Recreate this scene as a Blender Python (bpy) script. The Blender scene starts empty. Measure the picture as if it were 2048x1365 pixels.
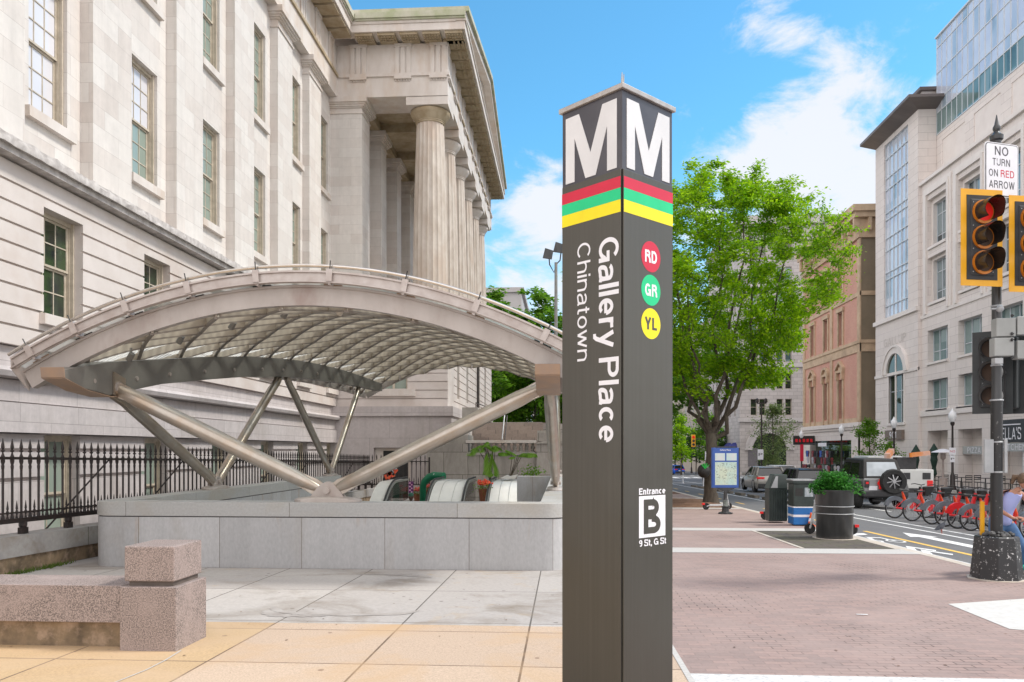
import bpy, math, random
import numpy as np
from mathutils import Vector, Matrix
R = math.radians
PI = math.pi
SC = bpy.context.scene
# ------------------------------------------------------------------ camera
FPX, CX, HY, CH, YAW = 1600.0, 1024.0, 900.0, 1.65, R(3.61)
cam_d = bpy.data.cameras.new('camera'); cam = bpy.data.objects.new('camera', cam_d)
SC.collection.objects.link(cam); SC.camera = cam
cam.location = (0, 0, CH); cam.rotation_euler = (R(90), 0, YAW)
cam_d.sensor_width = 36; cam_d.lens = FPX / 2048 * 36
cam_d.shift_y = (HY - 682.5) / 2048; cam_d.clip_end = 4000; cam_d.clip_start = .05
# ------------------------------------------------------------------ sun, sky, exposure
SUN_EL, SUN_AZ = R(52), R(84)          # azimuth measured from +Y (down the street) towards +X
BACK_FILL = (12.4, 11.8, 11.6, 1)      # bright cloud added as fill in the unseen sky behind and beside the viewer
SKY_STRENGTH, SUN_STRENGTH, EXPOSURE = .125, 2.65, 0.25
sd = bpy.data.lights.new('sun', 'SUN'); so = bpy.data.objects.new('sun', sd); SC.collection.objects.link(so)
sd.energy = SUN_STRENGTH; sd.angle = R(9); sd.color = (1, .95, .87)
sv = Vector((math.sin(SUN_AZ)*math.cos(SUN_EL), math.cos(SUN_AZ)*math.cos(SUN_EL), math.sin(SUN_EL)))
so.rotation_euler = sv.to_track_quat('Z', 'Y').to_euler(); so.location = (20, 20, 60)
W = bpy.data.worlds.new('World'); SC.world = W; W.use_nodes = True
SC.view_settings.view_transform = 'Standard'; SC.view_settings.look = 'None'
SC.view_settings.exposure = EXPOSURE; SC.view_settings.gamma = 1

def ray(px, py):
    u, v = (px - CX) / FPX, (HY - py) / FPX
    s, c = math.sin(YAW), math.cos(YAW)
    return Vector((-s + c*u, c + s*u, v))
def onX(px, py, X):
    d = ray(px, py); t = X / d.x; return Vector((X, d.y*t, CH + d.z*t))
def onY(px, py, Y):
    d = ray(px, py); t = Y / d.y; return Vector((d.x*t, Y, CH + d.z*t))
def YP(px, X): return onX(px, HY, X).y
def XP(px, Y): return onY(px, HY, Y).x
def gz(y): return -.017 * max(-60, min(y, 200))
def G(px, py, drop=0):
    d = ray(px, py); t = (CH + drop) / (-d.z - .017*d.y); return Vector((d.x*t, d.y*t, -.017*d.y*t - drop))

def sky_world():
    nt = W.node_tree; nt.nodes.clear(); N = nt.nodes.new; L = nt.links.new
    out = N('ShaderNodeOutputWorld'); bg = N('ShaderNodeBackground'); L(bg.outputs[0], out.inputs[0])
    bg.inputs[1].default_value = SKY_STRENGTH
    sky = N('ShaderNodeTexSky'); sky.sky_type = 'NISHITA'; sky.sun_disc = False
    sky.sun_elevation = SUN_EL; sky.sun_rotation = SUN_AZ; sky.air_density = 1.0; sky.dust_density = .25; sky.ozone_density = 1.6
    hs = N('ShaderNodeVectorMath'); hs.operation = 'MULTIPLY'; hs.inputs[1].default_value = (.76, 1.5, 1.6); L(sky.outputs[0], hs.inputs[0])
    tc = N('ShaderNodeTexCoord')
    mp = N('ShaderNodeMapping'); mp.inputs['Scale'].default_value = (1, 1, 1.7); L(tc.outputs['Generated'], mp.inputs[0])
    n1 = N('ShaderNodeTexNoise'); n1.inputs['Scale'].default_value = 8.5; n1.inputs['Detail'].default_value = 9; n1.inputs['Roughness'].default_value = .62
    n1.inputs['Distortion'].default_value = .35
    L(mp.outputs[0], n1.inputs['Vector'])
    n2 = N('ShaderNodeTexNoise'); n2.inputs['Scale'].default_value = 2.1; n2.inputs['Detail'].default_value = 3; L(mp.outputs[0], n2.inputs['Vector'])
    def M(op, a, b=None, clamp=False):
        m = N('ShaderNodeMath'); m.operation = op; m.use_clamp = clamp
        for i, x in enumerate((a, b)):
            if x is None: continue
            if isinstance(x, (int, float)): m.inputs[i].default_value = x
            else: L(x, m.inputs[i])
        return m.outputs[0]
    # cloud banks: direction, angular radius, amount
    banks = [((1760, 20), .06, .20), ((1490, 40), .06, .36), ((1570, 70), .06, .32), ((1760, 170), .08, .42), ((1680, 120), .04, .26), ((1620, 200), .04, .2), ((1640, 320), .10, .48), ((1540, 330), .06, .3), ((1760, 330), .08, .34), ((1460, 230), .05, .16),
             ((1085, 320), .05, .42), ((1110, 400), .05, .30), ((1020, 520), .08, .38), ((1100, 560), .10, .30), ((1200, 620), .14, .3), ((1430, 420), .09, .25),
             ((1070, 5), .025, .30), ((1250, 120), .16, -.22), ((980, 150), .13, -.40), ((1390, 130), .05, -.3), ((1540, 150), .04, -.30), ((1830, 90), .035, -.35), ((1650, 30), .035, -.30), ((1720, 250), .03, -.18), ((1490, 130), .03, -.2)]
    acc = None
    for (p, r, a) in banks:
        d = ray(*p).normalized()
        dp = N('ShaderNodeVectorMath'); dp.operation = 'DISTANCE'; L(tc.outputs['Generated'], dp.inputs[0]); dp.inputs[1].default_value = d
        q = M('DIVIDE', dp.outputs['Value'], r); q = M('MULTIPLY', q, q); q = M('MULTIPLY', q, -1.0); e = M('EXPONENT', q); e = M('MULTIPLY', e, a*.85)
        acc = e if acc is None else M('ADD', acc, e)
    s = M('ADD', M('MULTIPLY', n1.outputs[0], 2.6), M('MULTIPLY', n2.outputs[0], .35))
    s = M('ADD', s, acc)
    s = M('MULTIPLY', M('SUBTRACT', s, 1.67), 1.9, True)
    ms = N('ShaderNodeMapRange'); ms.interpolation_type = 'SMOOTHSTEP'; L(s, ms.inputs[0])
    sep = N('ShaderNodeSeparateXYZ'); L(tc.outputs['Generated'], sep.inputs[0])
    hz = N('ShaderNodeMapRange'); hz.interpolation_type = 'SMOOTHSTEP'; hz.inputs[1].default_value = -.02; hz.inputs[2].default_value = .36; hz.inputs[3].default_value = 1; hz.inputs[4].default_value = 0; L(sep.outputs[2], hz.inputs[0])
    mh = N('ShaderNodeMix'); mh.data_type = 'RGBA'; L(hz.outputs[0], mh.inputs['Factor']); L(hs.outputs[0], mh.inputs['A']); mh.inputs['B'].default_value = (4.6, 6.1, 7.4, 1)
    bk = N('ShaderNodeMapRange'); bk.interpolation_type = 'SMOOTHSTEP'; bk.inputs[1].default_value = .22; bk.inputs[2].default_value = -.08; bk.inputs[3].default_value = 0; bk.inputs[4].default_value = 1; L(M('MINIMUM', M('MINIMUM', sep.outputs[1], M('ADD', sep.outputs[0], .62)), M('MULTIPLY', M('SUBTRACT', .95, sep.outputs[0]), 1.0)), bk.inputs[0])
    mx = N('ShaderNodeMix'); mx.data_type = 'RGBA'
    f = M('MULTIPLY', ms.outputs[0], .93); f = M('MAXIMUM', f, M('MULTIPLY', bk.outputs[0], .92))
    cc = N('ShaderNodeMix'); cc.data_type = 'RGBA'; L(n2.outputs[0], cc.inputs['Factor']); cc.inputs['A'].default_value = (5.9, 6.0, 6.5, 1); cc.inputs['B'].default_value = (6.7, 6.8, 7.2, 1)
    cb = N('ShaderNodeMix'); cb.data_type = 'RGBA'; L(bk.outputs[0], cb.inputs['Factor']); L(cc.outputs['Result'], cb.inputs['A']); cb.inputs['B'].default_value = BACK_FILL
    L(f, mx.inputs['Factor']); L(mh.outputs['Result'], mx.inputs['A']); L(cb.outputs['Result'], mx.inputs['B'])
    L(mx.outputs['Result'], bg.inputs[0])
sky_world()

# ------------------------------------------------------------------ mesh builder
class MB:
    def __init__(s): s.v = []; s.f = []; s.m = []; s.mi = 0; s.T = None
    def add(s, vs, fs):
        o = len(s.v)
        if s.T is not None: vs = [s.T @ Vector(p) for p in vs]
        s.v += [tuple(p) for p in vs]; s.f += [tuple(i + o for i in f) for f in fs]; s.m += [s.mi]*len(fs); return s
    def box(s, x0, x1, y0, y1, z0, z1, sk=0.0):
        if x0 > x1: x0, x1 = x1, x0
        if y0 > y1: y0, y1 = y1, y0
        v = [(x0,y0,z0),(x1,y0,z0),(x1,y1,z0),(x0,y1,z0),(x0+sk,y0+sk,z1),(x1-sk,y0+sk,z1),(x1-sk,y1-sk,z1),(x0+sk,y1-sk,z1)]
        return s.add(v, [(3,2,1,0),(4,5,6,7),(0,1,5,4),(1,2,6,5),(2,3,7,6),(3,0,4,7)])
    def gbox(s, x0, x1, y0, y1, h0, h1):      # box that follows the fall of the ground
        v = [(x0,y0,gz(y0)+h0),(x1,y0,gz(y0)+h0),(x1,y1,gz(y1)+h0),(x0,y1,gz(y1)+h0),(x0,y0,gz(y0)+h1),(x1,y0,gz(y0)+h1),(x1,y1,gz(y1)+h1),(x0,y1,gz(y1)+h1)]
        return s.add(v, [(3,2,1,0),(4,5,6,7),(0,1,5,4),(1,2,6,5),(2,3,7,6),(3,0,4,7)])
    def quad(s, a, b, c, d): return s.add([a, b, c, d], [(0,1,2,3)])
    def tube(s, p0, p1, r0, r1=None, n=10, cap=True, sx=1.0, up=(0,0,1)):
        p0, p1 = Vector(p0), Vector(p1); r1 = r0 if r1 is None else r1
        d = (p1 - p0); 
        if d.length < 1e-7: return s
        d.normalize(); u = Vector(up)
        if abs(d.dot(u)) > .98: u = Vector((1,0,0)) if abs(d.x) < .9 else Vector((0,1,0))
        a = d.cross(u).normalized(); b = a.cross(d)
        v = []
        for p, r in ((p0, r0), (p1, r1)):
            for k in range(n):
                t = 2*PI*k/n; v.append(p + a*(r*math.cos(t)*sx) + b*(r*math.sin(t)))
        f = [(k, (k+1) % n, n+(k+1) % n, n+k) for k in range(n)]
        if cap: f += [tuple(range(n-1, -1, -1)), tuple(range(n, 2*n))]
        return s.add(v, f)
    def path(s, pts, r, n=8, closed=False, cap=True):
        pts = [Vector(p) for p in pts]; m = len(pts); rs = r if isinstance(r, (list, tuple)) else [r]*m
        rings = []; prev = None
        for i, p in enumerate(pts):
            if closed: d = pts[(i+1) % m] - pts[i-1]
            else: d = pts[min(i+1, m-1)] - pts[max(i-1, 0)]
            d.normalize()
            if prev is None:
                u = Vector((0,0,1)) if abs(d.z) < .9 else Vector((1,0,0)); a = d.cross(u).normalized()
            else: a = (prev - d*prev.dot(d)).normalized()
            prev = a; b = d.cross(a)
            rings.append([p + a*(rs[i]*math.cos(2*PI*k/n)) + b*(rs[i]*math.sin(2*PI*k/n)) for k in range(n)])
        v = [q for r_ in rings for q in r_]; f = []
        for i in range(m if closed else m-1):
            j = (i+1) % m
            for k in range(n): f.append((i*n+k, i*n+(k+1) % n, j*n+(k+1) % n, j*n+k))
        if cap and not closed: f += [tuple(range(n-1,-1,-1)), tuple(range((m-1)*n, m*n))]
        return s.add(v, f)
    def bar(s, p0, p1, w, h, up=(0,0,1)):      # rectangular bar: w across, h along up
        p0, p1 = Vector(p0), Vector(p1); d = (p1-p0).normalized(); u = Vector(up)
        a = d.cross(u)
        if a.length < 1e-4: a = d.cross(Vector((1,0,0)))
        a.normalize(); b = a.cross(d); v = []
        for p in (p0, p1):
            for (i, j) in ((-1,-1),(1,-1),(1,1),(-1,1)): v.append(p + a*(i*w/2) + b*(j*h/2))
        return s.add(v, [(3,2,1,0),(4,5,6,7),(0,1,5,4),(1,2,6,5),(2,3,7,6),(3,0,4,7)])
    def lathe(s, prof, c=(0,0,0), n=20, a0=0, a1=2*PI, cap=True, sc=(1,1)):
        full = abs(a1-a0-2*PI) < 1e-6; m = n if full else n+1; v = []
        for (r, z) in prof:
            for k in range(m):
                t = a0 + (a1-a0)*k/n; v.append((c[0]+r*math.cos(t)*sc[0], c[1]+r*math.sin(t)*sc[1], c[2]+z))
        f = []
        for i in range(len(prof)-1):
            for k in range(n):
                k2 = (k+1) % m; f.append((i*m+k, i*m+k2, (i+1)*m+k2, (i+1)*m+k))
        if cap and full:
            f += [tuple(range(m-1,-1,-1)), tuple(range((len(prof)-1)*m, len(prof)*m))]
        return s.add(v, f)
    def prism(s, pts, d):          # closed polygon (list of 3-D points) extruded by vector d
        pts = [Vector(p) for p in pts]; n = len(pts); d = Vector(d)
        v = pts + [p+d for p in pts]
        return s.add(v, [tuple(range(n-1,-1,-1)), tuple(range(n, 2*n))] + [(k, (k+1) % n, n+(k+1) % n, n+k) for k in range(n)])
    def loft(s, rings, cap=True, closed=True):
        n = len(rings[0]); v = [p for r in rings for p in r]; f = []
        for i in range(len(rings)-1):
            for k in range(n if closed else n-1): f.append((i*n+k, i*n+(k+1) % n, (i+1)*n+(k+1) % n, (i+1)*n+k))
        if cap: f += [tuple(range(n-1,-1,-1)), tuple(range((len(rings)-1)*n, len(rings)*n))]
        return s.add(v, f)
    def sphere(s, c, r, n=12, m=8, sc=(1,1,1)):
        v = [(c[0], c[1], c[2]-r*sc[2])]
        for i in range(1, m):
            p = -PI/2 + PI*i/m
            for k in range(n): v.append((c[0]+r*sc[0]*math.cos(p)*math.cos(2*PI*k/n), c[1]+r*sc[1]*math.cos(p)*math.sin(2*PI*k/n), c[2]+r*sc[2]*math.sin(p)))
        v.append((c[0], c[1], c[2]+r*sc[2])); f = []
        for k in range(n): f.append((0, 1+(k+1) % n, 1+k))
        for i in range(m-2):
            for k in range(n): f.append((1+i*n+k, 1+i*n+(k+1) % n, 1+(i+1)*n+(k+1) % n, 1+(i+1)*n+k))
        b = 1+(m-2)*n
        for k in range(n): f.append((b+k, b+(k+1) % n, len(v)-1))
        return s.add(v, f)
    def build(s, name, mat, parent=None, loc=None, smooth=False, bevel=0, fix=True):
        root = parent
        while root is not None and root.parent is not None: root = root.parent
        o = Vector(BASE.get(root.name, (0,0,0))) if root else Vector(loc or (0,0,0))
        me = bpy.data.meshes.new(name)
        me.from_pydata([(a-o.x, b-o.y, c-o.z) for a, b, c in s.v], [], s.f)
        for mm in (mat if isinstance(mat, (list, tuple)) else [mat]): me.materials.append(mm)
        if any(s.m): me.polygons.foreach_set('material_index', s.m)
        if fix:
            import bmesh
            bm = bmesh.new(); bm.from_mesh(me); bmesh.ops.recalc_face_normals(bm, faces=bm.faces); bm.to_mesh(me); bm.free()
        if smooth:
            me.polygons.foreach_set('use_smooth', [True]*len(me.polygons))
            try: me.set_sharp_from_angle(angle=R(38))
            except Exception: pass
        ob = bpy.data.objects.new(name, me); SC.collection.objects.link(ob)
        if parent: ob.parent = parent
        else: ob.location = o
        if bevel:
            bv = ob.modifiers.new('edge_bevel', 'BEVEL'); bv.width = bevel; bv.segments = 2; bv.limit_method = 'ANGLE'; bv.angle_limit = R(40)
        return ob
BASE = {}
def tag(o, label=None, cat=None, group=None, kind=None):
    if label: o['label'] = label
    if cat: o['category'] = cat
    if group: o['group'] = group
    if kind: o['kind'] = kind
    return o
def thing(name, label, cat, loc=(0,0,0), group=None, rz=0):
    o = bpy.data.objects.new(name, None); SC.collection.objects.link(o); o.location = loc; o.rotation_euler = (0,0,rz)
    o.empty_display_size = .2; BASE[o.name] = tuple(loc) if rz == 0 else (0,0,0)
    return tag(o, label, cat, group)
def proto(name, label, cat, group=None):
    o = thing(name, label, cat, (0,0,0), group); return o
def copy_tree(o, parent=None):
    c = o.copy(); SC.collection.objects.link(c); c.parent = parent
    for ch in list(o.children): copy_tree(ch, c)
    return c
def place(o, loc, rz=0, label=None, group=None, sc=None):
    o.location = loc; o.rotation_euler = (0,0,rz)
    if sc: o.scale = (sc, sc, sc)
    if label: o['label'] = label
    if group: o['group'] = group
    return o
def series(o, spots):
    """first spot uses the prototype, the rest are copies: (loc, rz, label[, scale])"""
    for i, sp in enumerate(spots):
        c = o if i == 0 else None
        if c is None: c = copy_tree(o)
        SERIES.append((c, sp))
SERIES = []
def flush():
    for c, sp in SERIES: place(c, sp[0], sp[1], sp[2], None, sp[3] if len(sp) > 3 else None)
    SERIES.clear()
# ------------------------------------------------------------------ materials
MATS = {}
def _n(nt, t, **kw):
    n = nt.nodes.new(t)
    for k, v in kw.items():
        if k in n.inputs: n.inputs[k].default_value = v
        else: setattr(n, k, v)
    return n
def base_mat(name, col, rough=.7, metal=0, spec=.5):
    m = bpy.data.materials.new(name); m.use_nodes = True; b = m.node_tree.nodes['Principled BSDF']
    b.inputs['Base Color'].default_value = (*col, 1); b.inputs['Roughness'].default_value = rough; b.inputs['Metallic'].default_value = metal
    b.inputs['Specular IOR Level'].default_value = spec
    MATS[name] = m; return m, m.node_tree, b
def noisy(name, c1, c2, scale=6, rough=.7, metal=0, detail=6, bump=0, c3=None, s3=1.2, spec=.5, coord='pos', stretch=(1,1,1), lo=.35, hi=.65, r2=None):
    m, nt, b = base_mat(name, c1, rough, metal, spec); L = nt.links.new
    src = _n(nt, 'ShaderNodeNewGeometry').outputs['Position'] if coord == 'pos' else _n(nt, 'ShaderNodeTexCoord').outputs['Object']
    mp = _n(nt, 'ShaderNodeMapping'); mp.inputs['Scale'].default_value = stretch; L(src, mp.inputs[0])
    n = _n(nt, 'ShaderNodeTexNoise', Scale=scale, Detail=detail, Roughness=.6); L(mp.outputs[0], n.inputs['Vector'])
    r = _n(nt, 'ShaderNodeMapRange'); r.inputs[1].default_value = lo; r.inputs[2].default_value = hi; L(n.outputs[0], r.inputs[0])
    x = _n(nt, 'ShaderNodeMix', data_type='RGBA'); x.inputs['A'].default_value = (*c1, 1); x.inputs['B'].default_value = (*c2, 1)
    L(r.outputs[0], x.inputs['Factor']); col = x.outputs['Result']
    if c3:
        n3 = _n(nt, 'ShaderNodeTexNoise', Scale=s3, Detail=5, Roughness=.65); L(mp.outputs[0], n3.inputs['Vector'])
        r3 = _n(nt, 'ShaderNodeMapRange'); r3.inputs[1].default_value = .5; r3.inputs[2].default_value = .72; L(n3.outputs[0], r3.inputs[0])
        x3 = _n(nt, 'ShaderNodeMix', data_type='RGBA'); L(r3.outputs[0], x3.inputs['Factor']); L(col, x3.inputs['A']); x3.inputs['B'].default_value = (*c3, 1); col = x3.outputs['Result']
    L(col, b.inputs['Base Color'])
    if r2 is not None:
        rr = _n(nt, 'ShaderNodeMapRange'); rr.inputs[3].default_value = rough; rr.inputs[4].default_value = r2; L(n.outputs[0], rr.inputs[0]); L(rr.outputs[0], b.inputs['Roughness'])
    if bump:
        bp = _n(nt, 'ShaderNodeBump', Strength=bump); bp.inputs['Distance'].default_value = .02; L(n.outputs[0], bp.inputs['Height']); L(bp.outputs[0], b.inputs['Normal'])
    return m
def brick_vec(nt, mode):
    """'wall': (x+y, z); 'ground': (x, y)"""
    L = nt.links.new
    g = _n(nt, 'ShaderNodeNewGeometry'); sp = _n(nt, 'ShaderNodeSeparateXYZ'); L(g.outputs['Position'], sp.inputs[0])
    cb = _n(nt, 'ShaderNodeCombineXYZ')
    if mode == 'wall':
        a = _n(nt, 'ShaderNodeMath', operation='ADD'); L(sp.outputs[0], a.inputs[0]); L(sp.outputs[1], a.inputs[1]); L(a.outputs[0], cb.inputs[0]); L(sp.outputs[2], cb.inputs[1])
    elif mode == 'groundT': L(sp.outputs[1], cb.inputs[0]); L(sp.outputs[0], cb.inputs[1])
    else: L(sp.outputs[0], cb.inputs[0]); L(sp.outputs[1], cb.inputs[1])
    return g, cb
def masonry(name, c1, c2, mort, bw, bh, ms=.01, mode='wall', rough=.75, offs=.5, bump=.3, stain=None, stain_scale=.5, stain_amt=(.45,.75), fine=.12, fscale=14, off=(0,0,0), bias=0, stretch=(1,1,1), smooth=.1, sq=1, warp=0, spec=.4, gaps=None, spots=None, stain2=None, streak=0, drip=None):
    m, nt, b = base_mat(name, c1, rough, 0, spec); L = nt.links.new
    g, cb = brick_vec(nt, mode)
    mp = _n(nt, 'ShaderNodeMapping'); mp.inputs['Location'].default_value = off; L(cb.outputs[0], mp.inputs[0])
    vec = mp.outputs[0]
    if warp:
        nw = _n(nt, 'ShaderNodeTexNoise', Scale=.9, Detail=2); L(g.outputs['Position'], nw.inputs['Vector'])
        vm = _n(nt, 'ShaderNodeVectorMath', operation='SCALE'); vm.inputs['Scale'].default_value = warp; L(nw.outputs['Color'], vm.inputs[0])
        va = _n(nt, 'ShaderNodeVectorMath', operation='ADD'); L(vec, va.inputs[0]); L(vm.outputs[0], va.inputs[1]); vec = va.outputs[0]
    br = _n(nt, 'ShaderNodeTexBrick', offset=offs, squash=sq); L(vec, br.inputs['Vector'])
    br.inputs['Color1'].default_value = (*c1, 1); br.inputs['Color2'].default_value = (*c2, 1); br.inputs['Mortar'].default_value = (*mort, 1)
    br.inputs['Scale'].default_value = 1; br.inputs['Brick Width'].default_value = bw; br.inputs['Row Height'].default_value = bh
    br.inputs['Mortar Size'].default_value = ms; br.inputs['Mortar Smooth'].default_value = smooth; br.inputs['Bias'].default_value = bias
    col = br.outputs['Color']
    def noise_mask(scale, lo, hi, detail=5, dist=0):
        nn_ = _n(nt, 'ShaderNodeTexNoise', Scale=scale, Detail=detail, Roughness=.6, Distortion=dist); L(g.outputs['Position'], nn_.inputs['Vector'])
        rr_ = _n(nt, 'ShaderNodeMapRange'); rr_.inputs[1].default_value = lo; rr_.inputs[2].default_value = hi; L(nn_.outputs[0], rr_.inputs[0]); return rr_.outputs[0]
    def mixc(fac, A, Bc):
        x_ = _n(nt, 'ShaderNodeMix', data_type='RGBA'); L(fac, x_.inputs['Factor'])
        if isinstance(A, tuple): x_.inputs['A'].default_value = (*A, 1)
        else: L(A, x_.inputs['A'])
        x_.inputs['B'].default_value = (*Bc, 1); return x_.outputs['Result']
    if gaps: L(mixc(noise_mask(.55, .48, .62, 3), mort, gaps), br.inputs['Mortar'])
    if streak:
        ns_ = _n(nt, 'ShaderNodeTexNoise', Scale=3.2, Detail=6, Roughness=.7); ms_ = _n(nt, 'ShaderNodeMapping'); ms_.inputs['Scale'].default_value = (1,1,.06); L(g.outputs['Position'], ms_.inputs[0]); L(ms_.outputs[0], ns_.inputs['Vector'])
        rs_ = _n(nt, 'ShaderNodeMapRange'); rs_.inputs[1].default_value = .42; rs_.inputs[2].default_value = .75; rs_.inputs[3].default_value = 1.0; rs_.inputs[4].default_value = 1-streak; L(ns_.outputs[0], rs_.inputs[0])
        vs_ = _n(nt, 'ShaderNodeVectorMath', operation='MULTIPLY'); L(col, vs_.inputs[0]); L(rs_.outputs[0], vs_.inputs[1]); col = vs_.outputs[0]
    if drip:
        nd_ = _n(nt, 'ShaderNodeTexNoise', Scale=2.6, Detail=4, Roughness=.6); md_ = _n(nt, 'ShaderNodeMapping'); md_.inputs['Scale'].default_value = (1,1,.12); L(g.outputs['Position'], md_.inputs[0]); L(md_.outputs[0], nd_.inputs['Vector'])
        rd_ = _n(nt, 'ShaderNodeMapRange'); rd_.inputs[1].default_value = .61; rd_.inputs[2].default_value = .72; rd_.inputs[4].default_value = .6; L(nd_.outputs[0], rd_.inputs[0]); col = mixc(rd_.outputs[0], col, drip)
    if stain2: col = mixc(noise_mask(1.1, .60, .78, 7, 1.5), col, stain2)
    if spots:
        vo = _n(nt, 'ShaderNodeTexVoronoi', Scale=2.6); vo.inputs['Randomness'].default_value = 1; L(g.outputs['Position'], vo.inputs['Vector'])
        lt = _n(nt, 'ShaderNodeMapRange'); lt.inputs[1].default_value = .06; lt.inputs[2].default_value = .075; lt.inputs[3].default_value = .75; lt.inputs[4].default_value = 0; L(vo.outputs['Distance'], lt.inputs[0]); col = mixc(lt.outputs[0], col, spots)
    if fine:
        nf = _n(nt, 'ShaderNodeTexNoise', Scale=fscale, Detail=8, Roughness=.7); mpf = _n(nt, 'ShaderNodeMapping'); mpf.inputs['Scale'].default_value = stretch
        L(g.outputs['Position'], mpf.inputs[0]); L(mpf.outputs[0], nf.inputs['Vector'])
        rf = _n(nt, 'ShaderNodeMapRange'); rf.inputs[1].default_value = .25; rf.inputs[2].default_value = .75; rf.inputs[3].default_value = 1-fine; rf.inputs[4].default_value = 1+fine
        L(nf.outputs[0], rf.inputs[0])
        vm = _n(nt, 'ShaderNodeVectorMath', operation='MULTIPLY'); L(col, vm.inputs[0]); L(rf.outputs[0], vm.inputs[1]); col = vm.outputs[0]
    if stain:
        ns = _n(nt, 'ShaderNodeTexNoise', Scale=stain_scale, Detail=6, Roughness=.62, Distortion=.6); mps = _n(nt, 'ShaderNodeMapping'); mps.inputs['Scale'].default_value = stretch
        L(g.outputs['Position'], mps.inputs[0]); L(mps.outputs[0], ns.inputs['Vector'])
        rs = _n(nt, 'ShaderNodeMapRange'); rs.inputs[1].default_value = stain_amt[0]; rs.inputs[2].default_value = stain_amt[1]; L(ns.outputs[0], rs.inputs[0])
        xs = _n(nt, 'ShaderNodeMix', data_type='RGBA'); L(rs.outputs[0], xs.inputs['Factor']); L(col, xs.inputs['A']); xs.inputs['B'].default_value = (*stain, 1); col = xs.outputs['Result']
    L(col, b.inputs['Base Color'])
    if bump:
        bp = _n(nt, 'ShaderNodeBump', Strength=bump, invert=True); bp.inputs['Distance'].default_value = .01; L(br.outputs['Fac'], bp.inputs['Height']); L(bp.outputs[0], b.inputs['Normal'])
    return m
def glass(name, col=(.05,.06,.06), rough=.04, metal=0, spec=.8, c2=None, sc=.6):
    if c2: m = noisy(name, col, c2, scale=sc, rough=rough, spec=spec, detail=2)
    else: m, nt, b = base_mat(name, col, rough, metal, spec)
    return m
def glass_cells(name, cols, cy, cz, rough=.05, metal=.2, oy=0, oz=0, vary=.25):
    """window glass whose panes differ a little in tone, as different rooms and blinds behind them do"""
    m, nt, b = base_mat(name, cols[0], rough, metal, .8); L = nt.links.new
    g = _n(nt, 'ShaderNodeNewGeometry'); mp = _n(nt, 'ShaderNodeMapping'); mp.inputs['Scale'].default_value = (.001, 1/cy, 1/cz); mp.inputs['Location'].default_value = (0, oy, oz); L(g.outputs['Position'], mp.inputs[0])
    fl = _n(nt, 'ShaderNodeVectorMath', operation='FLOOR'); L(mp.outputs[0], fl.inputs[0]); wn = _n(nt, 'ShaderNodeTexWhiteNoise', noise_dimensions='3D'); L(fl.outputs[0], wn.inputs['Vector'])
    ns = _n(nt, 'ShaderNodeTexNoise', Scale=.22, Detail=4, Distortion=.8); L(g.outputs['Position'], ns.inputs['Vector'])
    ad = _n(nt, 'ShaderNodeMath', operation='MULTIPLY_ADD'); L(wn.outputs['Value'], ad.inputs[0]); ad.inputs[1].default_value = vary; L(ns.outputs[0], ad.inputs[2])
    cr = _n(nt, 'ShaderNodeValToRGB'); L(ad.outputs[0], cr.inputs[0]); el = cr.color_ramp.elements; n = len(cols)
    el[0].position = .38; el[0].color = (*cols[0], 1); el[1].position = .85; el[1].color = (*cols[-1], 1)
    for i in range(1, n-1): e = el.new(.38+.47*i/(n-1)); e.color = (*cols[i], 1)
    L(cr.outputs[0], b.inputs['Base Color']); return m
def clear(name, col, alpha, rough=.05):
    m, nt, b = base_mat(name, col, rough, 0, .6); b.inputs['Alpha'].default_value = alpha; return m
def emit(name, col, s):
    m, nt, b = base_mat(name, col, .5); b.inputs['Emission Color'].default_value = (*col, 1); b.inputs['Emission Strength'].default_value = s; return m
def leafmat(name, c1, c2, trans=.45, s=1.1):
    m, nt, b = base_mat(name, c1, .55, 0, .25); L = nt.links.new
    g = _n(nt, 'ShaderNodeNewGeometry'); n = _n(nt, 'ShaderNodeTexNoise', Scale=s, Detail=5); L(g.outputs['Position'], n.inputs['Vector'])
    a = _n(nt, 'ShaderNodeMath', operation='ADD'); L(g.outputs['Random Per Island'], a.inputs[0]); L(n.outputs[0], a.inputs[1])
    r = _n(nt, 'ShaderNodeMapRange'); r.inputs[1].default_value = .5; r.inputs[2].default_value = 1.5; L(a.outputs[0], r.inputs[0])
    x = _n(nt, 'ShaderNodeMix', data_type='RGBA'); x.inputs['A'].default_value = (*c1, 1); x.inputs['B'].default_value = (*c2, 1); L(r.outputs[0], x.inputs['Factor'])
    L(x.outputs['Result'], b.inputs['Base Color'])
    tr = _n(nt, 'ShaderNodeBsdfTranslucent'); L(x.outputs['Result'], tr.inputs[0]); ms = _n(nt, 'ShaderNodeMixShader'); ms.inputs[0].default_value = trans
    out = nt.nodes['Material Output']; L(b.outputs[0], ms.inputs[1]); L(tr.outputs[0], ms.inputs[2]); L(ms.outputs[0], out.inputs[0])
    return m

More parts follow.
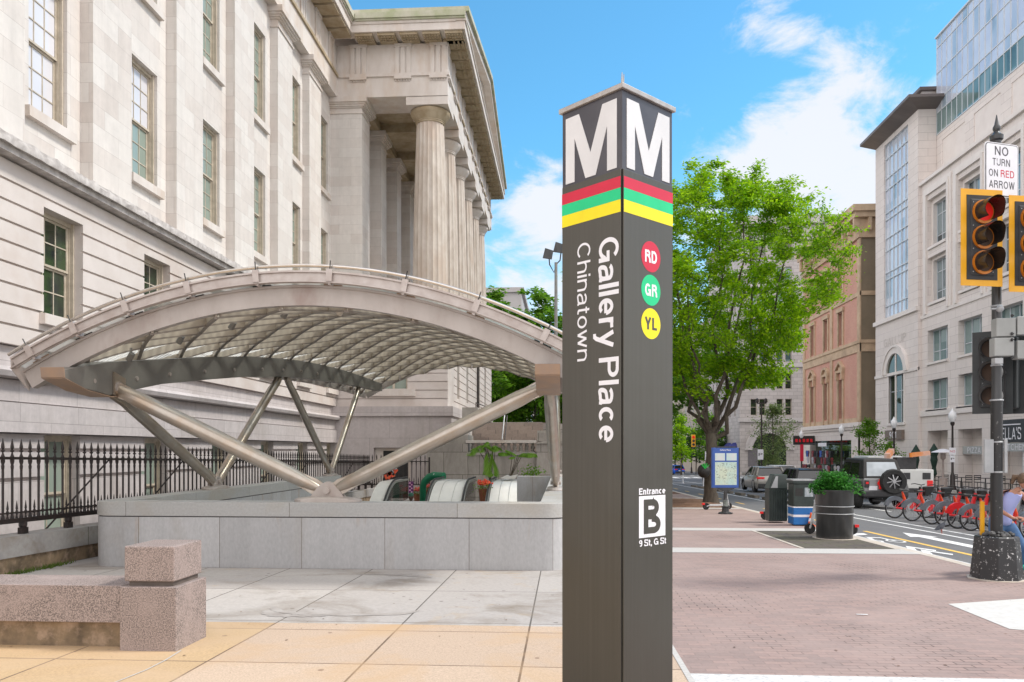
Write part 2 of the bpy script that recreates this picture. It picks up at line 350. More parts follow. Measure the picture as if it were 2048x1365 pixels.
marble = masonry('marble', (.70,.66,.62), (.60,.535,.49), (.47,.42,.39), 1.15, .46, .005, streak=.12, stain=(.66,.62,.58), stain_scale=.35, fine=.09, fscale=3, bump=.15, bias=-.25, smooth=.3)
marble_plain = noisy('marble_plain', (.70,.645,.60), (.60,.54,.49), scale=1.6, rough=.7, c3=(.58,.47,.38), s3=.9, stretch=(1,1,.35))
marble_moss = noisy('marble_moss', (.55,.52,.44), (.36,.38,.24), scale=1.3, rough=.8, stretch=(1,1,.6))
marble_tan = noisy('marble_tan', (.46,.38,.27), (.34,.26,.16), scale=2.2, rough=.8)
marble_col = noisy('marble_column', (.60,.54,.48), (.46,.39,.33), scale=2.0, rough=.7, stretch=(1,1,.5), detail=8, c3=(.55,.44,.36), s3=.5)
marble_wet = noisy('marble_weathered', (.60,.56,.53), (.38,.345,.325), scale=5, rough=.8, detail=9, bump=.5)
rust = noisy('marble_rusticated', (.66,.60,.565), (.58,.52,.48), scale=1.1, rough=.75, detail=7, c3=(.55,.47,.42), s3=.7)
granite_base = masonry('granite_base', (.54,.495,.485), (.49,.445,.435), (.30,.27,.26), 1.9, 1.2, .006, streak=.14, fine=.12, fscale=7, stain=(.36,.32,.29), stain_scale=.6, stain_amt=(.5,.85), bump=.15, off=(.3,.2,0))
granite_grey = masonry('granite_grey', (.48,.48,.485), (.39,.39,.395), (.19,.17,.15), 1.32, 8, .005, streak=.12, drip=(.36,.24,.14), fine=.14, fscale=26, stain=(.29,.24,.19), stain_scale=.9, stain_amt=(.55,.95), bump=.1, stretch=(1,1,.45), off=(.35,4,0))
granite_coping = noisy('granite_coping', (.44,.44,.43), (.33,.33,.32), scale=30, rough=.7, c3=(.40,.36,.29), s3=1.0)
granite_pink = noisy('granite_pink', (.40,.325,.30), (.11,.09,.085), scale=95, rough=.6, detail=3, c3=(.36,.29,.27), s3=1.6, lo=.40, hi=.62)
tanstone = noisy('base_stone_stained', (.33,.24,.15), (.12,.09,.06), scale=3.5, rough=.9, detail=10, bump=.6, c3=(.45,.33,.24), s3=5)
oldstone = noisy('old_wall_stone', (.30,.26,.22), (.15,.135,.11), scale=2.5, rough=.9, detail=8, bump=.3)
iron = noisy('black_iron', (.018,.016,.016), (.035,.022,.02), scale=18, rough=.42, spec=.5)
frame_cream = noisy('window_cream_paint', (.60,.53,.43), (.44,.38,.30), scale=4, rough=.5)
pane_sky = glass('pane_reflecting_sky', (.66,.65,.68), .08, 0, .6, c2=(.72,.71,.74))
pane_blind = glass('pane_green_blind', (.30,.36,.31), .08, 0, .6, c2=(.24,.29,.25))
pane_dark = glass('pane_dark', (.018,.025,.024), .04, 0, .9, c2=(.04,.07,.03), sc=2)
pane_blue = glass_cells('pane_blue', [(.22,.30,.36),(.42,.52,.62),(.58,.62,.74),(.66,.70,.78)], .8, 2.05, oz=-.2, vary=.45)
pane_teal = glass_cells('pane_teal', [(.03,.06,.07),(.13,.22,.22),(.24,.33,.33)], 1.1, 1.4, vary=.6)
pane_office = glass_cells('pane_office', [(.02,.03,.035),(.07,.10,.11),(.26,.32,.34)], 1.1, 1.4, vary=.7)
print('materials a')
# ------------------------------------------------------------------ setting: ground, pavements, road
def struct(mb, name, mat, **k): return tag(mb.build(name, mat, None, **k), kind='structure')
def gsheet(mb, x0, x1, y0, y1, h, nx=1):
    ys = [y for y in (-60, -20, 0, 10, 20, 40, 80, 120, 200) if y0 < y < y1]; ys = [y0] + ys + [y1]
    for a, b in zip(ys[:-1], ys[1:]): mb.quad((x0,a,gz(a)+h), (x1,a,gz(a)+h), (x1,b,gz(b)+h), (x0,b,gz(b)+h))
    return mb
def gpoly(mb, pts, h): return mb.add([(x, y, gz(y)+h) for x, y in pts], [tuple(range(len(pts)))])
PX0, PX1, PY0, PY1 = -7.1, -.36, 12.75, 29.0      # escalator well
asphalt = noisy('asphalt', (.15,.15,.155), (.11,.11,.115), scale=34, rough=.85, c3=(.19,.185,.185), s3=.35, detail=8, bump=.2)
asphalt_far = noisy('asphalt_far', (.22,.22,.22), (.17,.17,.175), scale=3, rough=.85, c3=(.27,.26,.25), s3=.2)
g = MB()
for (a, b) in ((-1500, -60), (-60, PY0), (PY0, PY1), (PY1, 62), (62, 200), (200, 1500)):
    xs = [(-8.6, PX0), (PX0, PX1), (PX1, 1500)]
    if a == PY0: xs = [(-8.6, PX0), (PX1, 1500)]
    if a >= 62 or b <= -60: xs = [(-1500, -8.6)] + xs
    for x0, x1 in xs: gsheet(g, x0, x1, a, b, -.14)
struct(g, 'ground', asphalt_far)
g = MB(); gsheet(g, 6.82, 23.5, -60, 200, -.1); gsheet(g, 23.5, 300, 104, 118, -.1); gsheet(g, -300, 6.82, 104, 118, -.1); struct(g, 'road', asphalt)
# white / yellow paint on the road
paint_w = noisy('road_paint_white', (.78,.78,.77), (.40,.40,.40), scale=22, rough=.7, detail=9, lo=.5, hi=.75)
paint_y = noisy('road_paint_yellow', (.80,.50,.10), (.42,.30,.14), scale=22, rough=.7, detail=9, lo=.52, hi=.8)
mk = MB()
gsheet(mk, 9.36, 9.46, 2, 100, -.096); gsheet(mk, 9.95, 10.05, 16, 60, -.096)
for y in (12, 16, 20.5): gsheet(mk, 10.9, 11.0, y, y+2.6, -.096)
gsheet(mk, 11.9, 12.02, 30, 100, -.096)
gpoly(mk, [(8.62,20.9), (8.95,19.7), (8.78,19.7), (8.78,17.2), (8.5,17.2), (8.5,19.7), (8.3,19.7)], -.096)
for (yy, hh) in ((98, 103.4), (119, 121.5)):
    for x in np.arange(7.2, 23, 1.3): gsheet(mk, x, x+.6, yy, hh, -.096)
gsheet(mk, 17.1, 17.2, 30, 96, -.096)
# bicycle symbol and chevrons in the near bike lane
def ring(mb, cx, cy, r, w, h, n=18, ky=1.9):
    for k in range(n):
        a, b = 2*PI*k/n, 2*PI*(k+1)/n
        gpoly(mb, [(cx+(r-w)*math.cos(a), cy+(r-w)*ky*math.sin(a)), (cx+r*math.cos(a), cy+r*ky*math.sin(a)), (cx+r*math.cos(b), cy+r*ky*math.sin(b)), (cx+(r-w)*math.cos(b), cy+(r-w)*ky*math.sin(b))], h)
ring(mk, 7.03, 18.6, .19, .05, -.096); ring(mk, 7.52, 18.6, .19, .05, -.096)
gpoly(mk, [(7.03,18.6), (7.1,18.6), (7.3,19.5), (7.2,19.5)], -.096); gpoly(mk, [(7.2,19.4), (7.46,19.3), (7.46,19.5), (7.2,19.6)], -.096); gpoly(mk, [(7.44,19.5), (7.52,19.5), (7.56,18.6), (7.48,18.6)], -.096)
gpoly(mk, [(7.0,16.7), (7.28,17.5), (7.55,16.7), (7.45,16.5), (7.28,17.1), (7.1,16.5)], -.096)
gpoly(mk, [(7.0,16.0), (7.28,16.8), (7.55,16.0), (7.45,15.8), (7.28,16.4), (7.1,15.8)], -.096)
gpoly(mk, [(7.0,19.9), (7.5,20.2), (7.55,20.6), (7.05,20.5)], -.096)
struct(mk, 'road_markings', paint_w)
mk = MB(); gsheet(mk, 7.76, 7.88, 11.5, 21.3, -.096)
for y in range(25, 60, 5): gsheet(mk, 7.76, 7.87, y, y+1.7, -.096)
struct(mk, 'road_centre_line', paint_y)
# near pavement: tan slabs, grey slabs, brick field with stone bands, kerb
slab_tan = masonry('slab_tan', (.50,.355,.205), (.45,.315,.19), (.16,.11,.075), 1.31, 1.31, .010, spots=(.12,.07,.05), stain2=(.36,.24,.14), mode='ground', offs=0, rough=.85, off=(.33,-1.55+.31,0), fine=.26, fscale=55, stain=(.52,.38,.25), stain_scale=.45, stain_amt=(.48,.7), bump=.3)
slab_grey = masonry('slab_grey', (.45,.425,.405), (.38,.355,.34), (.12,.11,.10), 1.31, 2.05, .009, spots=(.13,.11,.10), stain2=(.42,.31,.18), mode='ground', offs=0, rough=.85, off=(.33,0,0), fine=.16, fscale=22, stain=(.22,.185,.15), stain_scale=.75, stain_amt=(.50,.72), bump=.3)
brickpave = masonry('brick_paving', (.34,.245,.22), (.265,.205,.19), (.26,.195,.18), .21, .092, .007, gaps=(.05,.035,.03), spots=(.13,.10,.09), mode='ground', rough=.85, fine=.14, fscale=30, stain=(.38,.29,.265), stain_scale=.55, stain_amt=(.4,.8), bump=.35, warp=.03, bias=-.1)
band = noisy('stone_band', (.54,.52,.50), (.44,.43,.41), scale=28, rough=.85, c3=(.48,.45,.42), s3=1)
bandw = noisy('white_granite_band', (.72,.72,.71), (.46,.46,.46), scale=26, rough=.8, detail=6)
curb = noisy('kerb_granite', (.55,.49,.42), (.46,.40,.34), scale=9, rough=.85, c3=(.60,.58,.55), s3=.9)
slab_pink = masonry('slab_pink', (.52,.40,.30), (.47,.36,.275), (.16,.11,.075), 1.31, 1.31, .010, spots=(.12,.07,.05), mode='ground', offs=0, rough=.85, off=(.33,-1.55+.31,0), fine=.34, fscale=70, stain=(.50,.335,.19), stain_scale=.5, stain_amt=(.5,.72), bump=.3)
g = MB(); gsheet(g, -8.6, -2.945, -6, 8.1, 0); struct(g, 'pavement_tan_slabs', slab_tan)
g = MB(); gsheet(g, -2.945, .95, -6, 8.1, 0); struct(g, 'pavement_pink_slabs', slab_pink)
g = MB(); gsheet(g, -8.6, .95, 8.1, PY0-.1, 0); gsheet(g, .1, .95, PY0-.1, 60, 0); gsheet(g, -8.6, -7.5, PY0-.1, 60, 0); gsheet(g, -7.5, .1, PY1-1.5, 60, 0)
struct(g, 'pavement_grey_slabs', slab_grey)
g = MB(); gsheet(g, .95, 6.5, -6, 100, 0); struct(g, 'pavement_brick', brickpave)
g = MB(); gsheet(g, 23.5, 28.6, -20, 103, .02); gsheet(g, 6.82-13, 6.5, 119, 200, .02); struct(g, 'far_pavement', noisy('far_concrete', (.42,.39,.37), (.34,.31,.30), scale=1.5, rough=.85))
g = MB(); gsheet(g, .95, 1.0, -6, 60, .004)
for a, b in ((15.0, 15.85), (19.95, 20.75), (29.6, 30.2), (38, 38.6)): gsheet(g, 1.0, 6.5, a, b, .004)
struct(g, 'pavement_stone_bands', band)
g = MB(); gsheet(g, 1.0, 6.2, 5.35, 6.35, .004); struct(g, 'pavement_white_granite_band', bandw)
g = MB(); gpoly(g, [(4.52,9.7), (7.0,10.7), (7.0,8.0), (5.2,7.9), (4.45,8.28)], .004); struct(g, 'kerb_ramp', noisy('ramp_concrete', (.60,.59,.57), (.52,.51,.49), scale=12, rough=.8, c3=(.56,.55,.52), s3=1.2))
g = MB(); g.gbox(6.5, 6.68, -6, 100, -.2, .004); struct(g, 'kerb', curb)
g = MB(); g.gbox(6.68, 6.82, -6, 60, -.2, -.02); struct(g, 'gutter', bandw)
g = MB(); g.gbox(23.5, 23.75, -20, 103, -.2, .03); struct(g, 'far_kerb', curb)
# tree pits
pitm = masonry('pit_grate_paving', (.115,.095,.085), (.085,.075,.07), (.04,.035,.03), .5, .25, .012, mode='ground', rough=.9, fine=.3, fscale=30, stain=(.12,.12,.07), stain_scale=1.5, bump=.3)
g = MB(); gsheet(g, 4.7, 6.45, 15.9, 19.9, .004); struct(g, 'planting_pit', pitm)
g = MB(); gsheet(g, 4.62, 4.7, 15.85, 19.95, .008); gsheet(g, 6.4, 6.5, 15.85, 19.95, .008); struct(g, 'planting_pit_edge', curb)
mulch_m = noisy('mulch', (.19,.10,.055), (.10,.05,.03), scale=30, rough=.95, detail=8, bump=1.0, c3=(.26,.15,.09), s3=5)
def mulch_pit(x0, x1, y0, y1, seed):
    rnd = random.Random(seed); g = MB(); nx, ny = 14, 26; v = []; f = []
    for i in range(nx+1):
        for j in range(ny+1):
            x = x0+(x1-x0)*i/nx; y = y0+(y1-y0)*j/ny; e = min(i, nx-i, j, ny-j)
            v.append((x + rnd.uniform(-.03,.03), y, gz(y) + (.005 if e == 0 else .05*min(e, 3)/3 + rnd.uniform(0,.035))))
    for i in range(nx):
        for j in range(ny): f.append((i*(ny+1)+j, (i+1)*(ny+1)+j, (i+1)*(ny+1)+j+1, i*(ny+1)+j+1))
    g.add(v, f); return g.build('mulch', mulch_m, smooth=True)
for k, (a, b) in enumerate(((30.3, 37.6), (44, 52), (60, 68))): tag(mulch_pit(3.6, 6.45, a, b, k), kind='structure')
# short kerb blocks and islands that separate the bike lane
g = MB()
for y in np.arange(32, 62, 3.1): g.gbox(9.75, 9.98, y, y+1.7, -.1, .03)
struct(g, 'bike_lane_separators', noisy('separator_rubber', (.12,.11,.10), (.25,.22,.18), scale=4, rough=.9))
# areaway floor below the museum fence
g = MB(); g.quad((-12, -60, -1.6), (-8.5, -60, -1.6), (-8.5, 62, -1.9), (-12, 62, -1.9)); struct(g, 'areaway_floor', oldstone)
# leaf litter / weeds at the foot of the fence wall
rnd = random.Random(4); g = MB()
for k in range(420):
    y = rnd.choice([11.2, 11.6, 12.0, 12.3, 9.0]) + rnd.gauss(0, .22); x = -8.1 + abs(rnd.gauss(0, .06)); h = rnd.uniform(.02, .09); a = rnd.uniform(0, 6.3)
    dx, dy = math.cos(a)*.03, math.sin(a)*.03; z = gz(y)+.003
    g.add([(x-dx*.3, y-dy*.3, z), (x+dx*.3, y+dy*.3, z), (x+dx+.02, y+dy, z+h)], [(0,1,2)])
tag(g.build('weeds', leafmat('weed_leaf', (.10,.16,.03), (.16,.24,.05))), kind='stuff')

# ------------------------------------------------------------------ museum
def wall_x(mb, face, back, a0, a1, z0, z1, holes=()):
    """wall normal to X between Y a0..a1 with rectangular openings"""
    cuts = sorted({a0, a1} | {h[0] for h in holes} | {h[1] for h in holes}); cuts = [c for c in cuts if a0 <= c <= a1]
    for p, q in zip(cuts[:-1], cuts[1:]):
        hs = sorted([(max(h[2], z0), min(h[3], z1)) for h in holes if h[0] <= p+1e-6 and h[1] >= q-1e-6 and h[3] > z0 and h[2] < z1]); z = z0
        for b, t in hs:
            if b > z: mb.box(face, back, p, q, z, b)
            z = max(z, t)
        if z < z1: mb.box(face, back, p, q, z, z1)
def wall_y(mb, face, back, a0, a1, z0, z1, holes=()):
    cuts = sorted({a0, a1} | {h[0] for h in holes} | {h[1] for h in holes}); cuts = [c for c in cuts if a0 <= c <= a1]
    for p, q in zip(cuts[:-1], cuts[1:]):
        hs = sorted([(max(h[2], z0), min(h[3], z1)) for h in holes if h[0] <= p+1e-6 and h[1] >= q-1e-6 and h[3] > z0 and h[2] < z1]); z = z0
        for b, t in hs:
            if b > z: mb.box(p, q, face, back, z, b)
            z = max(z, t)
        if z < z1: mb.box(p, q, face, back, z, z1)
MU = thing('museum_building', 'pale marble museum with fluted columns, pediment and rusticated ground storey behind an iron fence', 'museum', (-11.1, 16, 0))
WX = -11.1
K = range(-2, 7)
WC = [16.65 + 4*k for k in range(-2, 6)]           # window centres
YE = 37.6                                          # start of the portico
up_holes = [(c-.65, c+.65, 8.78, 11.9) for c in WC] + [(c-.65, c+.65, 13.72, 17.1) for c in WC]
w = MB(); wall_x(w, WX, WX-1, 3, YE+2, 7.6, 18.42, up_holes); w.build('upper_wall', marble, MU)
def grooved(mb, fx, back, a0, a1, zs, holes, gd=.07, gh=.05, axis='x'):
    fn = wall_x if axis == 'x' else wall_y
    for i, (z0, z1) in enumerate(zip(zs[:-1], zs[1:])):
        fn(mb, fx, back, a0, a1, z0, z1-gh, holes)
        sgn = 1 if back > fx else -1
        fn(mb, fx+sgn*gd, back+sgn*.01, a0+.002, a1-.002, z1-gh, z1, holes)
RZ = [3.72 + .4*k for k in range(10)]
gr_holes = [(c-.68, c+.68, 4.47, 6.7) for c in WC]
w = MB(); grooved(w, -10.75, -11.9, 3, YE-.1, RZ, gr_holes); w.build('rusticated_wall', rust, MU)
w = MB()
for (z0, z1, x) in ((7.32, 7.45, -10.5), (7.45, 7.62, -10.42)): w.box(x, -11.6, 3, YE-.15, z0, z1)
lg = w.build('string_course', marble_wet, MU)
# rough weathered face of the ledge
rnd = random.Random(7); w = MB(); n = 240; v = []; f = []
for i in range(n+1):
    y = 3 + (YE-3.2)*i/n
    for j, (x, z) in enumerate(((-10.41, 7.44), (-10.40, 7.53), (-10.43, 7.63), (-10.55, 7.66), (-10.78, 7.70))):
        a = .025 if 0 < j < 4 else .008
        v.append((x + rnd.uniform(-a, a), y, z + rnd.uniform(-a, a)))
for i in range(n):
    for j in range(4): f.append((i*5+j, (i+1)*5+j, (i+1)*5+j+1, i*5+j+1))
w.add(v, f); w.build('worn_edge', marble_wet, lg, smooth=True)
# basement courses
ba_holes = [(c-.62, c+.62, -.6, 1.98) for c in WC]
w = MB(); w.box(-10.88, -11.9, 3, YE, 3.24, 3.70); w.build('granite_course', granite_base, MU)
w = MB(); v = []
for y in (3, YE-.4): v.append([(-10.9, y, 3.02), (-10.5, y, 3.06), (-10.46, y, 3.16), (-10.52, y, 3.24), (-10.9, y, 3.243)])
w.loft(v); w.build('water_table', granite_base, MU, smooth=True)
w = MB(); w.box(-10.72, -11.9, 3, YE-.2, 2.60, 3.02); w.box(-10.63, -11.9, 3, YE-.2, 1.99, 2.57); w.box(-10.78, -11.85, 3, YE-.2, 2.56, 2.61)
w.build('plinth_course', granite_base, MU)
w = MB()
for z0, z1 in ((-1.9, .30), (.38, 1.02), (1.10, 1.60), (1.68, 1.96)): wall_x(w, -10.78, -11.9, 3, YE-.2, z0, z1, ba_holes)
for z in (.30, 1.02, 1.60): wall_x(w, -10.86, -11.9, 3, YE-.2, z, z+.08, ba_holes)
wall_x(w, -10.9, -11.9, 3, YE-.2, 1.96, 1.99, []); w.build('basement_wall', granite_base, MU)
# pilasters
def cap_profile(mb, x0, x1, y0, y1, z, faces_out=.0):
    for (o, a, b) in ((.05, .0, .06), (.0, .06, .30), (.07, .30, .36), (.14, .36, .42), (.2, .42, .50), (.27, .50, .72)):
        mb.box(x0, x1+o, y0-o, y1+o, z+a, z+b)
for k in K:
    y0 = 13.8 + 4*k + (0 if k < 5 else -.2)
    if k == 6: continue
    w = MB(); w.box(WX-.1, -10.8, y0, y0+1.65, 7.66, 17.72); p = w.build('pilaster', marble, MU)
    w = MB(); cap_profile(w, WX-.1, -10.8, y0, y0+1.65, 17.72); w.build('capital', marble_plain, p)
# windows
def window_x(parent, X, yc, hw, z0, z1, cols, rows, pmat, sill=True, depth=.3, sash=True, top_pane=None):
    """window in a wall facing +X; X is the wall face"""
    xr = X - depth
    f = MB(); t = .07
    for s in (-1, 1):
        f.box(xr-.12, xr+.02, yc+s*hw, yc+s*(hw-t), z0, z1)
        f.box(xr-.02, xr+.10, yc+s*hw, yc+s*(hw-.05), z0, z1)
    f.box(xr-.12, xr+.05, yc-hw, yc+hw, z1-.09, z1); f.box(xr-.12, xr+.05, yc-hw, yc+hw, z0, z0+.07)
    fo = f.build('window', frame_cream, parent)
    zm = (z0+z1)/2
    for (a, b, x, pm) in ((z0+.07, zm, xr-.075, pmat), (zm, z1-.09, xr-.03, top_pane or pmat)):
        s_ = MB(); y0, y1 = yc-hw+t, yc+hw-t
        s_.box(x-.02, x+.02, y0, y0+.05, a, b); s_.box(x-.02, x+.02, y1-.05, y1, a, b); s_.box(x-.02, x+.025, y0, y1, a, a+.05); s_.box(x-.02, x+.025, y0, y1, b-.045, b)
        for i in range(1, cols): yy = y0+.05+(y1-y0-.1)*i/cols; s_.box(x-.01, x+.012, yy-.013, yy+.013, a+.05, b-.045)
        for i in range(1, rows): zz = a+.05+(b-a-.095)*i/rows; s_.box(x-.01, x+.014, y0+.05, y1-.05, zz-.013, zz+.013)
        s_.build('sash', frame_cream, fo)
        q = MB(); q.box(x-.006, x-.002, y0, y1, a, b); q.build('pane', pm, fo)
    if sill:
        q = MB(); q.box(X-.35, X+.13, yc-hw-.15, yc+hw+.17, z0-.22, z0); q.build('sill', marble_plain, fo)
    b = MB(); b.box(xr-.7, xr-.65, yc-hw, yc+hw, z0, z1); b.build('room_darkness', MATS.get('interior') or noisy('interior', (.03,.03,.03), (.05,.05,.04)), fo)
    return fo
for i, c in enumerate(WC):
    pm = pane_sky if c < 21 else pane_blind
    window_x(MU, WX, c, .65, 8.78, 11.9, 3, 3, pane_blind if c > 17 else pane_sky, top_pane=pm, depth=.19)
    window_x(MU, WX, c, .65, 13.72, 17.1, 3, 3, pane_blind, depth=.19)
    window_x(MU, -10.75, c, .68, 4.47, 6.7, 3, 2, pane_dark, sill=True, depth=.30)
    window_x(MU, -10.78, c, .62, -.6, 1.96, 2, 1, pane_blind, sill=False, depth=.3)
# entablature of the long wall
EX = -10.72
def entab(mb_a, mb_f, mb_c, seg, axis):
    pass
w = MB(); w.box(EX, WX-1, 3, YE+.02, 18.44, 19.38); w.build('architrave', marble_plain, MU)
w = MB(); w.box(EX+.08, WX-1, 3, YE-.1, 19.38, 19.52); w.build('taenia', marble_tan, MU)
w = MB(); w.box(EX-.06, WX-1, 3, YE, 19.52, 20.95)
yy = YE-1.3
while yy > 6:
    for j in range(3): w.box(EX+.0, EX-.05, yy+.27*j, yy+.27*j+.2, 19.53, 20.8)
    w.box(EX+.03, EX-.05, yy-.03, yy+.78, 20.8, 20.96); yy -= 2.0
w.build('frieze', marble_plain, MU)
def gutta(mb, axis, pos, a, z):
    for j in range(6):
        q = a + .13*j+.05
        if axis == 'x': mb.tube((pos-.04, q, z-.09), (pos-.04, q, z), .035, .025, n=6)
        else: mb.tube((q, pos+.04, z-.09), (q, pos+.04, z), .035, .025, n=6)
CXo = -9.8      # outer edge of the long cornice
def cornice_x(parent, xi, xo, y0, y1, zb, name='cornice'):
    w = MB(); w.box(xi, xo, y0, y1, zb+.12, zb+.5); w.box(xi, xo+.06, y0, y1, zb+.5, zb+.58); w.build(name, marble_plain, parent)
    w = MB(); w.box(xi, xo+.12, y0, y1, zb+.58, zb+.66); w.box(xi, xo+.18, y0, y1, zb+.66, zb+.9); w.build('gutter_edge', marble_moss, parent)
    w = MB(); y = y1-.3
    while y > max(y0, 6):
        w.box(xi, xo-.08, y-.82, y, zb+.0, zb+.13)
        y -= 1.0
    y = y1-.3
    while y > max(y0, 12):
        for i in range(6):
            for j in range(3): w.box(xi+.2+.2*j, xi+.28+.2*j, y-.78+.13*i, y-.71+.13*i, zb-.05, zb+.002)
        y -= 1.0
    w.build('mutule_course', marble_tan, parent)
cornice_x(MU, WX-1, CXo, 3, YE-.35, 20.95)
# portico -------------------------------------------------------------
PXF, PYE = -5.42, 61.0      # face towards the street, far end
w = MB()
pw = [(-11.2, PXF)]
pz = [3.70 + .4*k for k in range(12)]
grooved(w, YE, YE+2.2, -11.3, PXF, pz, [(-8.75, -7.35, 4.55, 6.6)], axis='y')
grooved(w, PXF-.003, PXF-2, YE+2.2, PYE, pz, [(41, 41.9, 4.3, 7.4), (45, 45.9, 4.3, 7.4), (51.5, 52.4, 4.3, 7.4), (55.5, 56.4, 4.3, 7.4)])
w.box(PXF-1.9, -11, YE+2.2, PYE, 3.7, 8.05)
w.build('podium_wall', rust, MU)
w = MB(); w.box(-11.3, PXF+.12, YE-.12, PYE+.1, 8.1, 8.36); w.build('stylobate', marble_plain, MU)
w = MB(); w.box(-11.3, PXF+.3, YE-.45, PYE+.3, 3.24, 3.69); w.build('podium_ledge', granite_base, MU)
w = MB(); wall_y(w, YE-.3, YE+3, -11.3, PXF+.22, -2, 3.24, [(-8.9, -7.15, -.9, 1.75)]); w.box(PXF+.2, PXF-2, YE+3, PYE, -3, 3.24); w.build('podium_base', granite_base, MU)
w = MB(); w.box(-8.5, -7.3, YE+.0, YE+.1, -.9, 1.6); wb = w.build('basement_opening', noisy('opening_dark', (.02,.02,.02), (.03,.03,.03)), MU)
w = MB(); w.box(-8.89, -8.5, YE-.05, YE+.5, -.9, 1.60); w.box(-7.3, -7.16, YE-.05, YE+.5, -.9, 1.60); w.box(-8.88, -7.17, YE-.04, YE+.5, 1.602, 1.74); w.build('opening_frame', marble_plain, MU)
w = MB(); w.box(-8.78, -8.6, YE+.15, YE+.5, 4.5, 6.6)
for x in (-8.7, -8.05, -7.4): w.box(x-.05, x+.05, YE+.2, YE+.3, 4.55, 6.6)
w.box(-8.75, -7.35, YE+.2, YE+.3, 5.55, 5.62); fo = w.build('window', frame_cream, MU)
w = MB(); w.box(-8.75, -7.35, YE+.3, YE+.32, 4.55, 6.6); w.build('pane', pane_blind, fo)
w = MB(); w.box(-9.15, -6.95, YE-.18, YE+.3, 4.2, 4.5); w.build('sill', marble_plain, fo)
w = MB()
for y in (41, 45, 51.5, 55.5): w.box(PXF-.55, PXF-.5, y, y+.9, 4.3, 7.4)
w.build('side_window_panes', pane_blind, MU)
w = MB(); w.tube((PXF+.12, 50, 2.5), (PXF+.12, 50, 8), .07, n=8); w.build('downpipe', iron, MU)
# piers of the rear row (frontal pier at the corner and the ones behind it)
def pier(x0, x1, y0, y1, m):
    w = MB(); w.box(x0, x1, y0, y1, 8.36, 17.72); p = w.build('pier', m, MU)
    w = MB()
    for (o, a, b) in ((.05, .0, .06), (.0, .06, .26), (.07, .26, .32), (.14, .32, .40), (.2, .40, .48), (.27, .48, .72)):
        w.box(x0-(o if x0 > -11 else 0), x1+o, y0-o, y1+o, 17.72+a, 17.72+b)
    w.build('capital', marble_plain, p)
pier(-11.6, -9.56, YE+.1, YE+1.6, marble)
for k in range(1, 6): pier(-10.9, -9.56, YE+.2+4*k, YE+1.4+4*k, marble)
w = MB(); wall_x(w, -13.2, -13.8, YE, PYE, 8.36, 18.4, []); w.box(-11.3, -13.6, YE, YE+.6, 8.36, 18.4); w.build('portico_back_wall', marble, MU)
def column(y):
    n = 20; sub = 4; rings = []; xc = -6.42
    for i in range(19):
        t = i/18; z = 8.36 + (17.42-8.36)*t; r = .86 - .19*t**1.5 + .012*math.sin(PI*t)
        ring_ = []
        for k in range(n*sub):
            a = 2*PI*k/(n*sub); q = (k % sub)/sub; rr = r*(1-.055*math.sin(PI*q)**.8) if q else r
            ring_.append((xc+rr*math.cos(a), y+rr*math.sin(a), z))
        rings.append(ring_)
    w = MB(); w.loft(rings); c = w.build('column', marble_col, MU)
    w = MB(); w.lathe([(.67,17.40), (.70,17.43), (.685,17.48), (.72,17.50), (.71,17.54), (.74,17.56), (.80,17.68), (.90,17.80), (.955,17.90), (.96,17.98), (.90,18.04)], (xc, y, 0), 36)
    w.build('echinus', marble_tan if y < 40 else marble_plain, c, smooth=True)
    w = MB(); w.box(xc-1.0, xc+1.0, y-1.0, y+1.0, 18.04, 18.42); w.build('abacus', marble_plain, c)
for k in range(6): column(YE+1.03 + 4.02*k)
# portico entablature: near end, street side and far end
def end_entab(y, sgn):
    w = MB(); w.box(-11.1, PXF, y, y+sgn*1.9, 18.44, 19.38); w.build('architrave', marble_plain, MU)
    w = MB(); w.box(-11.1, PXF+.08, y-sgn*.08, y+sgn*1.8, 19.38, 19.52); w.build('taenia', marble_plain, MU)
end_entab(YE, 1); end_entab(PYE, -1)
w = MB(); w.box(PXF-1.9, PXF, YE+1.9, PYE-1.9, 18.44, 19.38); w.build('architrave', marble_plain, MU)
w = MB(); w.box(PXF-1.7, PXF+.08, YE+1.8, PYE-1.8, 19.38, 19.52)
w.build('taenia', marble_tan, MU)
w = MB(); w.box(-10.8, PXF-.06, YE+.06, PYE-.06, 19.52, 20.95)
for xs in (-10.1, -7.95, PXF-.84):
    for j in range(3): w.box(xs+.28*j, xs+.28*j+.2, YE+.0, YE+.1, 19.53, 20.8)
    w.box(xs-.03, xs+.81, YE-.03, YE+.1, 20.8, 20.96); w.box(xs-.02, xs+.8, YE-.12, YE+.02, 19.24, 19.375); gutta(w, 'y', YE-.08, xs, 19.24)
y = YE+.05
while y < PYE-.8:
    for j in range(3): w.box(PXF-.1, PXF, y+.27*j, y+.27*j+.2, 19.53, 20.8)
    w.box(PXF-.1, PXF+.03, y-.03, y+.78, 20.8, 20.96); w.box(PXF-.02, PXF+.12, y-.02, y+.76, 19.24, 19.375); gutta(w, 'x', PXF+.08, y, 19.24); y += 2.01
w.build('frieze', marble_plain, MU)
# portico ceiling with coffers
w = MB(); w.box(-13.3, PXF-1.5, YE+1.7, PYE-1.7, 18.9, 19.3)
for k in range(6): w.box(-13.2, PXF-1.8, YE+4*k+.3, YE+4*k+1.6, 18.45, 18.92)
w.box(-10.9, -9.6, YE+.4, PYE-.4, 18.442, 18.93)
w.build('portico_ceiling', marble_tan, MU)
